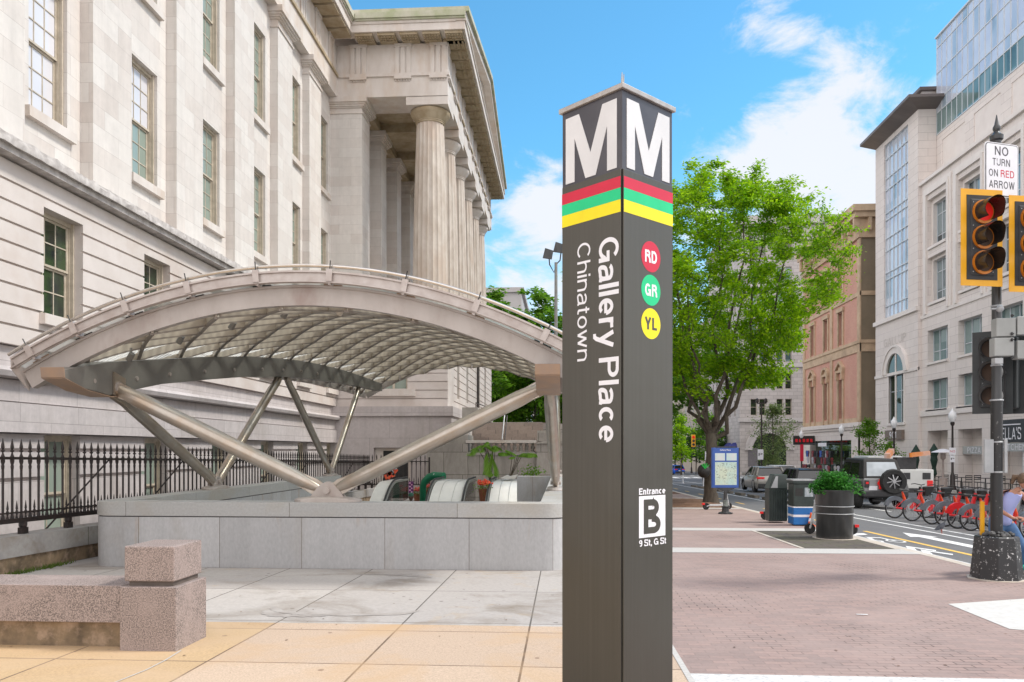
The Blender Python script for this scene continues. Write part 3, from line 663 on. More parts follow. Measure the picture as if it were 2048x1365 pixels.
# cornices: near end (faces -Y) and street side (faces +X)
zc = 20.95; xo = PXF+.92; yo = YE-.92
w = MB(); w.box(CXo, xo, yo, YE+1, zc+.12, zc+.5); w.box(CXo, xo+.06, yo-.06, YE+1, zc+.5, zc+.58); w.box(PXF-1, xo, YE+1, PYE+.9, zc+.12, zc+.5); w.box(PXF-1, xo+.06, YE+1, PYE+.96, zc+.5, zc+.58)
w.build('cornice', marble_plain, MU)
w = MB(); w.box(CXo+.2, xo+.02, yo-.13, YE+1, zc+.58, zc+.66); w.box(CXo+.2, xo+.02, yo-.2, YE+1, zc+.66, zc+.92); w.build('gutter_edge', marble_moss, MU)
w = MB(); gw = MB(); x = xo-.12
while x > CXo:
    w.box(x-.82, x, yo+.1, YE+.2, zc, zc+.13)
    for i in range(6):
        for j in range(3): gw.box(x-.78+.13*i, x-.71+.13*i, yo+.18+.2*j, yo+.26+.2*j, zc-.05, zc+.002)
    x -= 1.06
y = YE-.1
while y < PYE:
    w.box(PXF-.2, xo-.1, y, y+.82, zc, zc+.13)
    for i in range(6):
        for j in range(3): gw.box(xo-.25-.2*j, xo-.17-.2*j, y+.04+.13*i, y+.11+.13*i, zc-.05, zc+.002)
    y += 1.005
w.v += []; o_ = len(w.v); w.v += gw.v; w.f += [tuple(i+o_ for i in f) for f in gw.f]; w.m += gw.m; w.build('mutule_course', marble_tan, MU)
# pediment over the street side
ym = (yo+PYE+.9)/2; za = zc+.62; zt = 24.2
def rake(x0, x1, o0, o1, mat, name):
    w = MB(); pts = []
    a = [(yo-.05, za+o0), (ym, zt+o0), (PYE+.95, za+o0), (PYE+.95, za+o1), (ym, zt+o1), (yo-.05, za+o1)]
    w.prism([(x0, y, z) for y, z in a], (x1-x0, 0, 0)); return w.build(name, mat, MU)
rake(PXF-6, xo+.05, 0, .30, marble_plain, 'raking_cornice'); rake(PXF-6, xo+.2, .30, .52, marble_moss, 'raking_gutter')
w = MB(); w.prism([(PXF-.25, yo+.6, za), (PXF-.25, PYE+.4, za), (PXF-.25, ym, zt+.02)], (-.4, 0, 0)); w.build('tympanum', marble_plain, MU)
rake(PXF-6, PXF+.5, -.16, -.002, marble_plain, 'raking_soffit')
w = MB(); w.box(-22, -6.9, 40.5, 58, 21.0, 23.2); w.box(-22, -6.85, 40.4, 58.1, 23.2, 23.34); w.build('attic', marble_plain, MU)
w = MB(); w.box(CXo+.3, xo-.5, YE-.6, YE-.45, zc+.9, zc+1.12); w.build('roof_flashing', noisy('lead_flashing', (.28,.26,.34), (.20,.19,.24), scale=2), MU)
w = MB(); w.box(-40, -11.95, 3, 62, -2, 21.6); w.build('building_core', marble_plain, MU)

g = MB()
def gline(mb, a, b_, w_, h):
    a, b_ = Vector(a), Vector(b_); d = (b_-a).normalized(); n_ = Vector((-d.y, d.x))*w_/2; gpoly(mb, [(a.x+n_.x, a.y+n_.y), (a.x-n_.x, a.y-n_.y), (b_.x-n_.x, b_.y-n_.y), (b_.x+n_.x, b_.y+n_.y)], h)
pl = [G(362, 1302), G(330, 1322), G(290, 1342), G(240, 1362), G(180, 1385)]
for a, b_ in zip(pl[:-1], pl[1:]): gline(g, (a.x, a.y), (b_.x, b_.y), .014, .004)
struct(g, 'chalk_line', band)
rnd = random.Random(12); g = MB()
for k in range(150):
    x, y = (rnd.uniform(1.2, 6.2), rnd.uniform(6.5, 14.8)) if k % 2 else (rnd.uniform(-5, .8), rnd.uniform(5.8, 12)); a = rnd.uniform(0, 3.14); r = rnd.uniform(.006, .02)
    gpoly(g, [(x+r*math.cos(a), y+r*math.sin(a)), (x-r*.6*math.sin(a), y+r*.6*math.cos(a)), (x-r*math.cos(a), y-r*math.sin(a)), (x+r*.6*math.sin(a), y-r*.6*math.cos(a))], .006)
tag(g.build('leaf_litter', noisy('litter_brown', (.20,.09,.04), (.08,.05,.03), scale=9)), kind='stuff')
p = G(1725, 1231); g = MB(); gpoly(g, [(p.x-.06, p.y), (p.x+.06, p.y-.01), (p.x+.06, p.y+.03), (p.x-.06, p.y+.035)], .008); tag(g.build('paper_scrap', paint_w, loc=tuple(p)), 'small white paper scrap lying on the brick pavement', 'litter')

rnd = random.Random(21); g = MB(); stn = noisy('dry_stain', (.30,.27,.25), (.40,.375,.355), scale=5, rough=.85, detail=8, lo=.35, hi=.6)
for (px, py, r0, r1, a0, a1) in ((690, 1222, .62, .70, 200, 330), (735, 1168, .5, .56, 20, 120), (600, 1236, .3, .36, 180, 300)):
    c_ = G(px, py); n_ = 26; v = []
    for k in range(n_+1):
        a_ = R(a0+(a1-a0)*k/n_); w_ = max(0, math.sin(PI*k/n_))**.6*.10; rr_ = (r0+r1)/2*(1+.05*math.sin(5*a_)); 
        for r_ in (rr_-w_*(.5+.5*rnd.random()), rr_+w_*(.4+.6*rnd.random())): v.append((c_.x+r_*1.5*math.cos(a_), c_.y+.4+r_*math.sin(a_), gz(c_.y+.4+r_*math.sin(a_))+.004))
    g.add(v, [(2*k, 2*k+1, 2*k+3, 2*k+2) for k in range(n_)])
struct(g, 'pavement_stains', stn)
# ------------------------------------------------------------------ text helper
def text_mesh(txt, bold=0.0, spacing=1.0):
    cu = bpy.data.curves.new('t', 'FONT'); cu.body = txt; cu.size = 1; cu.offset = bold; cu.space_character = spacing; cu.resolution_u = 4; cu.fill_mode = 'FRONT'
    ob = bpy.data.objects.new('t', cu); SC.collection.objects.link(ob)
    dg = bpy.context.evaluated_depsgraph_get(); dg.update(); me = bpy.data.meshes.new_from_object(ob.evaluated_get(dg))
    v = [tuple(p.co) for p in me.vertices]; f = [tuple(p.vertices) for p in me.polygons]
    bpy.data.objects.remove(ob); bpy.data.curves.remove(cu); bpy.data.meshes.remove(me); return v, f
def put_text(mb, txt, org, ux, uy, w, h, bold=0.0, spacing=1.0, n_off=0.0):
    """text fitted to a w x h box whose lower-left corner is org; ux, uy are unit directions of the writing"""
    v, f = text_mesh(txt, bold, spacing); a = np.array(v); lo, hi = a.min(0), a.max(0); ux, uy = Vector(ux), Vector(uy); n = ux.cross(uy)
    vs = [Vector(org) + ux*((p[0]-lo[0])/(hi[0]-lo[0])*w) + uy*((p[1]-lo[1])/(hi[1]-lo[1])*h) + n*n_off for p in v]
    return mb.add(vs, f)
def disc(mb, c, ux, uy, rx, ry, n=28):
    c, ux, uy = Vector(c), Vector(ux), Vector(uy)
    return mb.add([c + ux*(rx*math.cos(2*PI*k/n)) + uy*(ry*math.sin(2*PI*k/n)) for k in range(n)], [tuple(range(n))])
# ------------------------------------------------------------------ plain grotesque lettering drawn with strokes (cap height 1)
def _arc(cx, cy, rx, ry, a0, a1, n=None):
    n = n or max(4, int(abs(a1-a0)/12)); return [(cx+rx*math.cos(R(a0+(a1-a0)*k/n)), cy+ry*math.sin(R(a0+(a1-a0)*k/n))) for k in range(n+1)]
def _cat(P, m=6):
    P = [P[0]] + P + [P[-1]]; out = []
    for i in range(1, len(P)-2):
        for k in range(m):
            t = k/m; out.append(tuple(.5*((2*P[i][j]) + (-P[i-1][j]+P[i+1][j])*t + (2*P[i-1][j]-5*P[i][j]+4*P[i+1][j]-P[i+2][j])*t*t + (-P[i-1][j]+3*P[i][j]-3*P[i+1][j]+P[i+2][j])*t**3) for j in (0,1)))
    return out + [P[-2]]
def glyph(ch, t):
    h = t/2; x = .73
    def rnd_(w, top, a0, a1): return _arc(w/2, top/2, w/2-h, top/2-h, a0, a1)
    G_ = {
     'C': (.74, [rnd_(.74,1,42,318)]), 'O': (.78, [rnd_(.78,1,0,360)]), 'G': (.78, [rnd_(.76,1,42,330)+[(.76-h,.30)], [(.42,.47),(.78-h,.47),(.78-h,0)]]),
     'P': (.66, [[(h,0),(h,1)], [(h,1-h),(.38,1-h)]+_arc(.38,.725,.275-h,.275-h,90,-90)+[(h,.45+h)]]),
     'R': (.70, [[(h,0),(h,1)], [(h,1-h),(.40,1-h)]+_arc(.40,.735,.265-h,.265-h,90,-90)+[(h,.47+h)], [(.40,.47+h)]+[(.56,.40),(.61,.28),(.62,.1),(.66,0)]]),
     'D': (.72, [[(h,0),(h,1)], [(h,1-h),(.34,1-h)]+_arc(.34,.5,.38-h,.5-h,90,-90)+[(h,h)]]),
     'B': (.70, [[(h,0),(h,1)], [(h,1-h),(.38,1-h)]+_arc(.38,.755,.25-h,.245-h,90,-90)+[(h,.51+h)], [(h,.51),(.42,.51)]+_arc(.42,.26,.28-h,.26-h,90,-90)+[(h,h)]]),
     'Y': (.68, [[(h*.8,1),(.34,.42)], [(.68-h*.8,1),(.34,.42)], [(.34,.46),(.34,0)]]), 'L': (.54, [[(h,1),(h,0)], [(h,h),(.54,h)]]), 'E': (.60, [[(h,0),(h,1)], [(h,h),(.60,h)], [(h,.52),(.55,.52)], [(h,1-h),(.59,1-h)]]),
     'S': (.64, [_cat([(.64-h,.74),(.58,.90),(.33,1-h),(.10,.92),(h+.02,.73),(.12,.57),(.34,.51),(.54,.44),(.64-h,.28),(.56,.10),(.33,h),(.08,.09),(h,.29)])]),
     'N': (.70, [[(h,0),(h,1)], [(h,.98),(.70-h,.02)], [(.70-h,0),(.70-h,1)]]), 'T': (.60, [[(0,1-h),(.60,1-h)], [(.30,1-h),(.30,0)]]),
     'U': (.70, [[(h,1),(h,.34)]+_arc(.35,.34,.35-h,.34-h,180,360)+[(.70-h,1)]]), 'A': (.72, [[(h*.7,0),(.36,.97)], [(.36,.97),(.72-h*.7,0)], [(.15,.30),(.57,.30)]]), 'W': (1.0, [[(h*.7,1),(.27,.02)], [(.27,.02),(.5,.98)], [(.5,.98),(.73,.02)], [(.73,.02),(1-h*.7,1)]]),
     'K': (.68, [[(h,0),(h,1)], [(h,.36),(.62,1)], [(.26,.58),(.64,0)]]), 'I': (t, [[(h,0),(h,1)]]), 'H': (.70, [[(h,0),(h,1)], [(.70-h,0),(.70-h,1)], [(h,.52),(.70-h,.52)]]), 'Z': (.62, [[(0.02,1-h),(.60,1-h)], [(.58,.96),(.04,.04)], [(0.02,h),(.62,h)]]),
     '9': (.54, [_arc(.27,.70,.27-h,.30-h,0,360), [(.54-h,.70),(.54-h,.45)]+_arc(.28,.36,.26-h,.36-h,15,-130)]), '0': (.54, [rnd_(.54,1,0,360)]), '1': (.34, [[(.34-h,0),(.34-h,1)], [(.04,.76),(.34-h,.90)]]),
     'a': (.55, [_arc(.26,x-.20,.20,.20-h,165,0,8)+[(.46,.14),(.49,h+.01),(.55,h)], _cat([(.46,x-.30),(.34,.41),(.14,.35),(h,.20),(.10,.05),(.25,h),(.40,.10),(.46,.24)])]),
     'c': (.52, [rnd_(.54,x,48,312)]), 'e': (.55, [_arc(.275,x/2,.275-h,x/2-h,0,312), [(h,x/2-.015),(.55-h*.9,x/2-.015)]]), 'o': (.57, [rnd_(.57,x,0,360)]),
     'l': (t, [[(h,0),(h,1)]]), 'i': (t, [[(h,0),(h,x)], [(h,.86),(h,1)]]), 'n': (.53, [[(h,0),(h,x)], _arc(.265,x-.25,.265-h,.25-h,180,0)+[(.53-h,0)]]), 'h': (.53, [[(h,0),(h,1)], _arc(.265,x-.25,.265-h,.25-h,180,0)+[(.53-h,0)]]),
     'r': (.34, [[(h,0),(h,x)], _cat([(h,x-.28),(.12,x-.09),(.22,x-h-.01),(.34,x-h)])]), 't': (.30, [[(.13,.92),(.13,.14)]+_arc(.23,.14,.10,.14-h,180,270,5)+[(.30,h)], [(0,x-h*.8),(.30,x-h*.8)]]),
     'y': (.54, [[(h*.7,x),(.27,.06)], [(.54-h*.7,x),(.27,.03),(.22,-.13),(.16,-.22),(.05,-.22)]]), 'w': (.78, [[(h*.6,x),(.21,.03)], [(.21,.03),(.39,x-.03)], [(.39,x-.03),(.57,.03)], [(.57,.03),(.78-h*.6,x)]]),
     ',': (t, [[(h,t),(h,0),(h*.4,-.16)]]), "'": (t, [[(h,1),(h,.72)]]), ' ': (.16, [])}
    return G_[ch]
def put_strokes(mb, txt, org, ux, uy, width, cap, t=.14, track=.10):
    """letters of cap height cap starting at the baseline point org, fitted to width"""
    ux, uy = Vector(ux), Vector(uy); n = ux.cross(uy); x = 0; items = []
    for ch in txt:
        w_, st = glyph(ch, t); items.append((x, st)); x += w_ + track
    tot = x-track; sx = width/tot; k_ = 0
    for x0, st in items:
        for pl in st:
            closed = math.dist(pl[0], pl[-1]) < 1e-6; P = pl[:-1] if closed else pl; m = len(P); Lp, Rp = [], []
            for i in range(m):
                a = P[i-1] if (i or closed) else None; b_ = P[(i+1) % m] if (i < m-1 or closed) else None; c_ = P[i]
                def dn(p, q): d = (q[0]-p[0], q[1]-p[1]); l = math.hypot(*d) or 1; return (-d[1]/l, d[0]/l)
                n1 = dn(a, c_) if a else dn(c_, b_); n2 = dn(c_, b_) if b_ else n1; mx_, my_ = n1[0]+n2[0], n1[1]+n2[1]; l = math.hypot(mx_, my_) or 1; mx_ /= l; my_ /= l; s_ = min(1.6, 1/max(.3, mx_*n1[0]+my_*n1[1]))*t/2
                Lp.append((c_[0]+mx_*s_, c_[1]+my_*s_)); Rp.append((c_[0]-mx_*s_, c_[1]-my_*s_))
            k_ += 1; off = n*(.00012*(k_ % 5)); v = [Vector(org)+ux*((x0+p[0])*sx)+uy*(p[1]*cap)+off for p in Lp] + [Vector(org)+ux*((x0+p[0])*sx)+uy*(p[1]*cap)+off for p in Rp]
            mb.add(v, [(m+i, m+(i+1) % m, (i+1) % m, i) for i in range(m if closed else m-1)])
    return mb
# ------------------------------------------------------------------ station pylon
bronze, nt_, b_ = base_mat('bronze_panel', (.13,.122,.11), .34, .55, .5)
def _bronze():
    nt, b = nt_, b_; L = nt.links.new
    gp = _n(nt, 'ShaderNodeNewGeometry'); mp = _n(nt, 'ShaderNodeMapping'); mp.inputs['Scale'].default_value = (1,1,.015); L(gp.outputs['Position'], mp.inputs[0])
    n = _n(nt, 'ShaderNodeTexNoise', Scale=60, Detail=3, Roughness=.6); L(mp.outputs[0], n.inputs['Vector'])
    n2 = _n(nt, 'ShaderNodeTexNoise', Scale=1.6, Detail=3); L(gp.outputs['Position'], n2.inputs['Vector'])
    n3 = _n(nt, 'ShaderNodeTexNoise', Scale=300, Detail=1); L(gp.outputs['Position'], n3.inputs['Vector'])
    x = _n(nt, 'ShaderNodeMix', data_type='RGBA'); x.inputs['A'].default_value = (.088,.084,.072,1); x.inputs['B'].default_value = (.100,.095,.083,1)
    r = _n(nt, 'ShaderNodeMapRange'); r.inputs[1].default_value = .38; r.inputs[2].default_value = .85; L(n.outputs[0], r.inputs[0]); L(r.outputs[0], x.inputs['Factor'])
    L(x.outputs['Result'], b.inputs['Base Color'])
    r2 = _n(nt, 'ShaderNodeMapRange'); r2.inputs[3].default_value = .30; r2.inputs[4].default_value = .36; L(n.outputs[0], r2.inputs[0]); L(r2.outputs[0], b.inputs['Roughness'])
    ad = _n(nt, 'ShaderNodeMath', operation='MULTIPLY_ADD'); L(n3.outputs[0], ad.inputs[0]); ad.inputs[1].default_value = .02; L(n2.outputs[0], ad.inputs[2])
    bp = _n(nt, 'ShaderNodeBump', Strength=.5); bp.inputs['Distance'].default_value = .02; L(ad.outputs[0], bp.inputs['Height']); L(bp.outputs[0], b.inputs['Normal'])
_bronze()
sign_dark = noisy('sign_face_dark', (.045,.043,.055), (.07,.068,.08), scale=3, rough=.28)
sign_white = noisy('sign_white', (.70,.70,.71), (.62,.62,.63), scale=3, rough=.35)
vinyl_white = noisy('vinyl_white', (.80,.80,.84), (.74,.74,.78), scale=9, rough=.4)
c_red = noisy('line_red', (.60,.008,.045), (.54,.007,.04), scale=5, rough=.4); c_green = noisy('line_green', (.0,.58,.23), (.0,.52,.2), scale=5, rough=.4); c_yel = noisy('line_yellow', (.88,.74,.0), (.80,.66,.0), scale=5, rough=.4)
black_seam = noisy('black_seam', (.012,.011,.011), (.03,.028,.026), scale=40, rough=.5)
alu = noisy('aluminium_trim', (.36,.33,.31), (.46,.44,.42), scale=12, rough=.4, metal=.4)
def pylon():
    d = 4.4; sd_ = .471; yaw = YAW
    near_c = Vector((.138*d, d)); ld, rd = Vector((-.675, .738)), Vector((.738, .675))
    rot = lambda p: Vector((p.x*math.cos(yaw) - p.y*math.sin(yaw), p.x*math.sin(yaw) + p.y*math.cos(yaw)))
    n2, l2, r2 = rot(near_c), rot(ld).normalized(), rot(rd).normalized()
    N = Vector((n2.x, n2.y, 0)); Lv = Vector((l2.x, l2.y, 0)); Rv = Vector((r2.x, r2.y, 0)); U = Vector((0,0,1))
    cen = N + Lv*sd_/2 + Rv*sd_/2; zb = gz(cen.y)
    t = thing('station_pylon', 'tall square bronze metro pylon with illuminated white M panels and red, green and yellow bands', 'pylon', (cen.x, cen.y, zb))
    def col(mb, i0, i1, z0, z1):    # square column inset by i0
        a = [N + Lv*i0 + Rv*i0, N + Lv*i0 + Rv*(sd_-i0), N + Lv*(sd_-i0) + Rv*(sd_-i0), N + Lv*(sd_-i0) + Rv*i0]
        mb.prism([p + U*z0 for p in a], U*(z1-z0))
    w = MB(); col(w, .012, 0, zb, 3.19); w.build('core', black_seam, t)
    faces = [(N, Lv, -Rv), (N, Rv, -Lv), (N + Lv*sd_, Rv, Lv), (N + Rv*sd_, Lv, Rv)]      # origin, along, outward
    for (o, a, nn) in faces:
        w = MB(); p = o + a*.012; w.prism([p+U*(zb+.01), p+a*(sd_-.024)+U*(zb+.01), p+a*(sd_-.024)+U*3.2, p+U*3.2], -nn*.011)
        fo = w.build('panel', bronze, t, bevel=.002)
        for (z0, z1, m) in ((3.097, 3.160, c_red), (3.032, 3.0965, c_green), (2.963, 3.0315, c_yel)):
            q = MB(); q.prism([p+U*z0+nn*.0005, p+a*(sd_-.024)+U*z0+nn*.0005, p+a*(sd_-.024)+U*z1+nn*.0005, p+U*z1+nn*.0005], nn*.0008); q.build('colour_band', m, fo)
        q = MB(); col(q, .008, 0, 3.2, 3.64) if a is Lv and o is N else None
        if q.v: q.build('head', sign_dark, t)
        # M
        m_ = [(0,0),(0,1),(.27,1),(.5,.36),(.73,1),(1,1),(1,0),(.82,0),(.82,.66),(.6,0),(.4,0),(.18,.66),(.18,0)]
        x0, x1 = .045, .435
        q = MB(); mp_ = [o + a*(x0+(x1-x0)*mx) + U*(3.215+(3.600-3.215)*mz) - nn*.0078 for mx, mz in m_]
        q.prism(mp_, nn*.003); q.build('letter_m', sign_white, t)
    q = MB()
    a = [N + Lv*.0 + Rv*.0, N + Rv*sd_, N + Lv*sd_ + Rv*sd_, N + Lv*sd_]
    a = [cen + (p + U*0 - Vector((cen.x, cen.y, 0))).normalized()*((p - Vector((cen.x, cen.y, 0))).length+.013) - U*0 for p in a]
    a = [Vector((p.x, p.y, 0)) for p in a]
    cc = Vector((cen.x, cen.y, 0))
    q.loft([[p + U*3.640 for p in a], [p + U*3.668 for p in a]]); b2 = [cc + (p-cc)*.12 + U*3.70 for p in a]; q.loft([[p + U*3.668 for p in a], b2])
    q.build('cap', alu, t, bevel=.003)
    q = MB(); q.tube(N+(cc-N)*.06+U*3.665, N+(cc-N)*.06+U*3.735, .007, .002); q.tube(N+(cc-N)*.06+Rv*.01+U*3.665, N+(cc-N)*.06+Rv*.016+U*3.73, .006, .002); q.build('finial', alu, t)
    # vertical lettering on the left face (reads downwards)
    fo = None; nn = -Rv
    def lp(qd, z): return N + Lv*qd*sd_ + U*z + nn*.0012
    # glyph x direction = down, glyph y direction = towards the near edge
    q = MB(); put_strokes(q, 'Gallery Place', lp(.362, 2.837), -U, -Lv, 1.145, .146, .148, .09); q.build('lettering', vinyl_white, t)
    q = MB(); put_strokes(q, 'Chinatown', lp(.713, 2.842), -U, -Lv, .68, .101, .105, .10); q.build('lettering', vinyl_white, t)
    nn = -Lv
    def rp(qd, z, o=.0012): return N + Rv*qd*sd_ + U*z + nn*o
    for z, m, s_, tm in ((2.752, c_red, 'RD', vinyl_white), (2.561, c_green, 'GR', vinyl_white), (2.370, c_yel, 'YL', bronze)):
        q = MB(); disc(q, rp(.535, z, .001), Rv, U, .088, .088, 40); cdisc = q.build('line_disc', m, t)
        q = MB(); put_strokes(q, s_, rp(.535, z-.035, .0016) - Rv*.055, Rv, U, .110, .07, .20, .12); q.build('lettering', tm, cdisc)
    q = MB(); put_strokes(q, 'Entrance', rp(.305, 1.396), Rv, U, .243, .037, .19, .09); q.build('lettering', vinyl_white, t)
    q = MB(); p = rp(.305, 1.152, .001); q.quad(p, p+Rv*.243, p+Rv*.243+U*.236, p+U*.236); pl = q.build('letter_plate', vinyl_white, t)
    q = MB(); put_strokes(q, 'B', rp(.305, 1.172, .0018)+Rv*.042, Rv, U, .155, .196, .19); q.build('lettering', bronze, pl)
    q = MB(); put_strokes(q, '9 St, G St', rp(.305, 1.104), Rv, U, .25, .037, .17, .09); q.build('lettering', vinyl_white, t)
pylon()
# ------------------------------------------------------------------ granite bench wall with its end pillar
w = MB()
t = thing('granite_pillar', 'speckled pink granite end pillar of a low wall with a separate cube cap', 'pillar', (-3.62, 7.1, gz(7.1)))
w.box(-3.885, -3.375, 6.80, 7.40, gz(7)-.02, .445); w.build('base_block', granite_pink, t, bevel=.008)
w = MB(); w.box(-3.83, -3.43, 6.86, 7.34, .44, .49); w.build('joint', noisy('joint_dark', (.10,.08,.07), (.16,.13,.11)), t)
w = MB(); w.box(-3.86, -3.405, 6.83, 7.37, .488, .800); w.build('cap_block', granite_pink, t, bevel=.012)
t = thing('low_granite_wall', 'low granite wall with pink speckled coping over stained brown stone', 'wall', (-6.5, 7.2, gz(7.1)))
w = MB(); w.box(-9.4, -3.89, 6.86, 7.42, .115, .445); w.build('coping', granite_pink, t, bevel=.006)
w = MB(); w.box(-9.4, -3.89, 6.95, 7.38, gz(7)-.02, .115); w.build('base', tanstone, t)
# ------------------------------------------------------------------ fence wall and iron fence
t = thing('fence_wall', 'low grey stone wall with flat coping carrying the spiked iron fence', 'wall', (-8.4, 12, gz(12)))
w = MB()
def ystrip(mb, x0, x1, y0, y1, h0, h1): mb.gbox(x0, x1, y0, y1, h0, h1)
ystrip(w, -8.6, -8.16, 2, 62, .24, .55); w.build('coping', masonry('fence_coping', (.37,.355,.345), (.30,.285,.27), (.15,.14,.12), 2.3, 4, .01, fine=.16, fscale=14, stain=(.22,.17,.12), stain_scale=1.3, stain_amt=(.5,.8), off=(.6,0,0)), t)
w = MB(); ystrip(w, -8.58, -8.2, 2, 62, -.3, .24); w.build('base', tanstone, t)
fence = thing('iron_fence', 'black iron fence with spear tips running along the museum, braced from behind', 'fence', (-8.36, 12, gz(12)+.55))
FX = -8.36
def picket_mb(mb, x, y, g0, tall=True):
    if tall:
        mb.tube((x,y,g0+.76), (x,y,g0+1.72), .018, n=6)
        mb.lathe([(.013,1.53),(.021,1.56),(.024,1.60),(.018,1.62),(.030,1.665),(.030,1.70),(.03,1.74),(.022,1.76),(.013,1.79),(.011,1.81),(.030,1.825),(.030,1.84),(.013,1.85),(.026,1.88),(.022,1.92),(.003,2.02)], (x,y,g0), 8)
        mb.lathe([(.013,.9),(.02,.86),(.03,.80),(.02,.76)], (x,y,g0), 8)
    else:
        mb.tube((x,y,g0+.76), (x,y,g0+.94), .010, n=5)
        mb.lathe([(.010,.84),(.024,.90),(.012,.93),(.02,.95),(.017,.97),(.003,1.07)], (x,y,g0), 6)
        mb.lathe([(.012,.84),(.026,.79),(.012,.76)], (x,y,g0), 6)
SP = .205
ys = [8.6 + SP*k for k in range(int((34.6-8.6)/SP))]
def picket_copies(name, tall, off):
    q = MB(); y0 = ys[0]+off; picket_mb(q, FX, y0, gz(y0), tall); first = q.build(name, iron, fence, smooth=True)
    rest = MB()
    for i, y in enumerate(ys[1:], 1):
        if i < 100:
            c = first.copy(); SC.collection.objects.link(c); c.parent = fence; c.location = (0, y-ys[0], gz(y+off)-gz(y0))
        else: picket_mb(rest, FX, y+off, gz(y+off), tall)
    tag(rest.build(name, iron, fence), kind='stuff')
picket_copies('picket', True, 0); picket_copies('short_picket', False, SP/2)
w = MB()
for y in ys: 
    pass
for (h, ww, hh) in ((1.72, .05, .042), (.765, .09, .07), (.885, .03, .028)):
    for a, b in ((8, 20), (20, 34.6)): w.bar((FX, a, gz(a)+h), (FX, b, gz(b)+h), ww, hh)
w.build('rail', iron, fence)
for k in range(int(28/1.1)):
    y = 8.5+1.14*k; w = MB(); w.box(FX-.04, FX+.04, y-.07, y+.07, gz(y)+.55, gz(y)+.65); w.lathe([(.05,.65),(.06,.68),(.06,.74)], (FX,y,gz(y)), 8); w.build('foot', iron, fence)
for k in range(9):
    y = 10.2+2.9*k; w = MB(); w.bar((FX, y+1.2, gz(y)+1.70), (FX-.5, y+.1, gz(y)+.50), .022, .022); w.build('brace', iron, fence)
# cross fence at the far end
cf = thing('iron_cross_fence', 'short return of black iron fence between the museum wall and the stair pier', 'fence', (-7, 33.0, gz(33)+.55))
x = -8.3; k = 0
while x < -5.55:
    q = MB(); picket_mb(q, x, 33.0, gz(33), True); q.build('picket', iron, cf); q = MB(); picket_mb(q, x+.09, 33.0, gz(33), False); q.build('short_picket', iron, cf); x += .185
w = MB()
for h in (1.72, .755): w.box(-8.36, -5.5, 32.97, 33.03, gz(33)+h-.02, gz(33)+h+.02)
w.box(-5.56, -5.5, 32.96, 33.04, gz(33), gz(33)+1.9); w.build('rail', iron, cf)
# ------------------------------------------------------------------ parapet round the escalator well
PZ = .823
def corner(cx, cy, r, a0, a1, n=8): return [(cx+r*math.cos(a0+(a1-a0)*k/n), cy+r*math.sin(a0+(a1-a0)*k/n)) for k in range(n+1)]
def upath(o, yb=25.4):
    """U-shaped plan offset inwards by o"""
    x0, x1, y0 = -7.56+o, .10-o, 12.30+o; r = max(.38-o, .04)
    return [(x0, yb)] + [(x0, yy) for yy in (22, 18, 15)] + corner(x0+r, y0+r, r, PI, 1.5*PI) + [(x0+1.5, y0), (-3.7, y0), (x1-1.5, y0)] + corner(x1-r, y0+r, r, 1.5*PI, 2*PI) + [(x1, yy) for yy in (15, 18, 22)] + [(x1, yb)]
par = thing('stairwell_parapet', 'grey granite parapet with rounded corners around the station escalator well', 'parapet', (-3.7, 12.5, gz(12.5)))
def uwall(oo, oi, z0, z1):
    A, B = upath(oo), upath(oi); m = MB()
    m.loft([[(a[0],a[1],z0), (a[0],a[1],z1), (b[0],b[1],z1), (b[0],b[1],z0)] for a, b in zip(A, B)]); return m
w = uwall(.012, .44, -3.5, .583); w.build('wall', granite_grey, par, smooth=True)
w = uwall(.03, .42, .58, .60); w.build('joint', black_seam, par)
w = uwall(0, .45, .598, PZ); w.build('coping', masonry('coping_granite', (.42,.42,.41), (.37,.37,.365), (.17,.16,.14), 2.65, 18, .005, fine=.16, fscale=30, stain=(.36,.31,.24), stain_scale=.8, stain_amt=(.5,.9), bump=.1, off=(1.25,9,0)), par, smooth=True, bevel=.008)
w = MB(); w.box(-1.42, -.34, 25.0, 25.4, -3.5, PZ-.004); w.build('return_wall', granite_grey, par)
w = MB(); w.box(-7.1, -.36, 12.75, 13.0, -6, -3.4); w.box(-7.4, 0, 12.6, 29.5, -6.2, -6); w.box(-7.5, -7.1, 12.7, 29, -6, -3.4); w.box(-.36, .05, 12.7, 29, -6, -3.4)
w.build('well_lining', granite_grey, par)
# ------------------------------------------------------------------ escalators
steel = noisy('brushed_steel', (.62,.61,.58), (.50,.49,.46), scale=7, rough=.38, metal=.65, stretch=(1,1,.3))
white_clad = noisy('white_cladding', (.74,.73,.70), (.66,.65,.62), scale=2, rough=.35)
dark_rubber = noisy('handrail_rubber', (.015,.015,.015), (.03,.03,.03), rough=.4)
tint_glass = clear('tinted_glass', (.06,.05,.05), .48, .05)
def esc_prof(h, y_end=30.2, ye=24.0):
    """profile (y, z) of an incline that curves over to level; h above the landing"""
    L_ = -.45; pts = []
    for k in range(9): a = R(30)*(1-k/8); pts.append((26.6 + 1.6*(1-math.sin(a)/math.sin(R(30))), L_+h - .42*(1-math.cos(a))/(1-math.cos(R(30)))))
    p0 = pts[0]; pts = [(p0[0]-8, p0[1]-8*math.tan(R(30)))] + pts + [(y_end, L_+h)]; return pts
def strip_yz(mb, prof, x0, x1, th):
    v = [[(x0,y,z), (x1,y,z), (x1,y,z-th), (x0,y,z-th)] for y, z in prof]; mb.loft(v)
esc = thing('escalator_bank', 'white clad escalators with black handrails rising out of the station entrance', 'escalator', (-4.5, 27, -3))
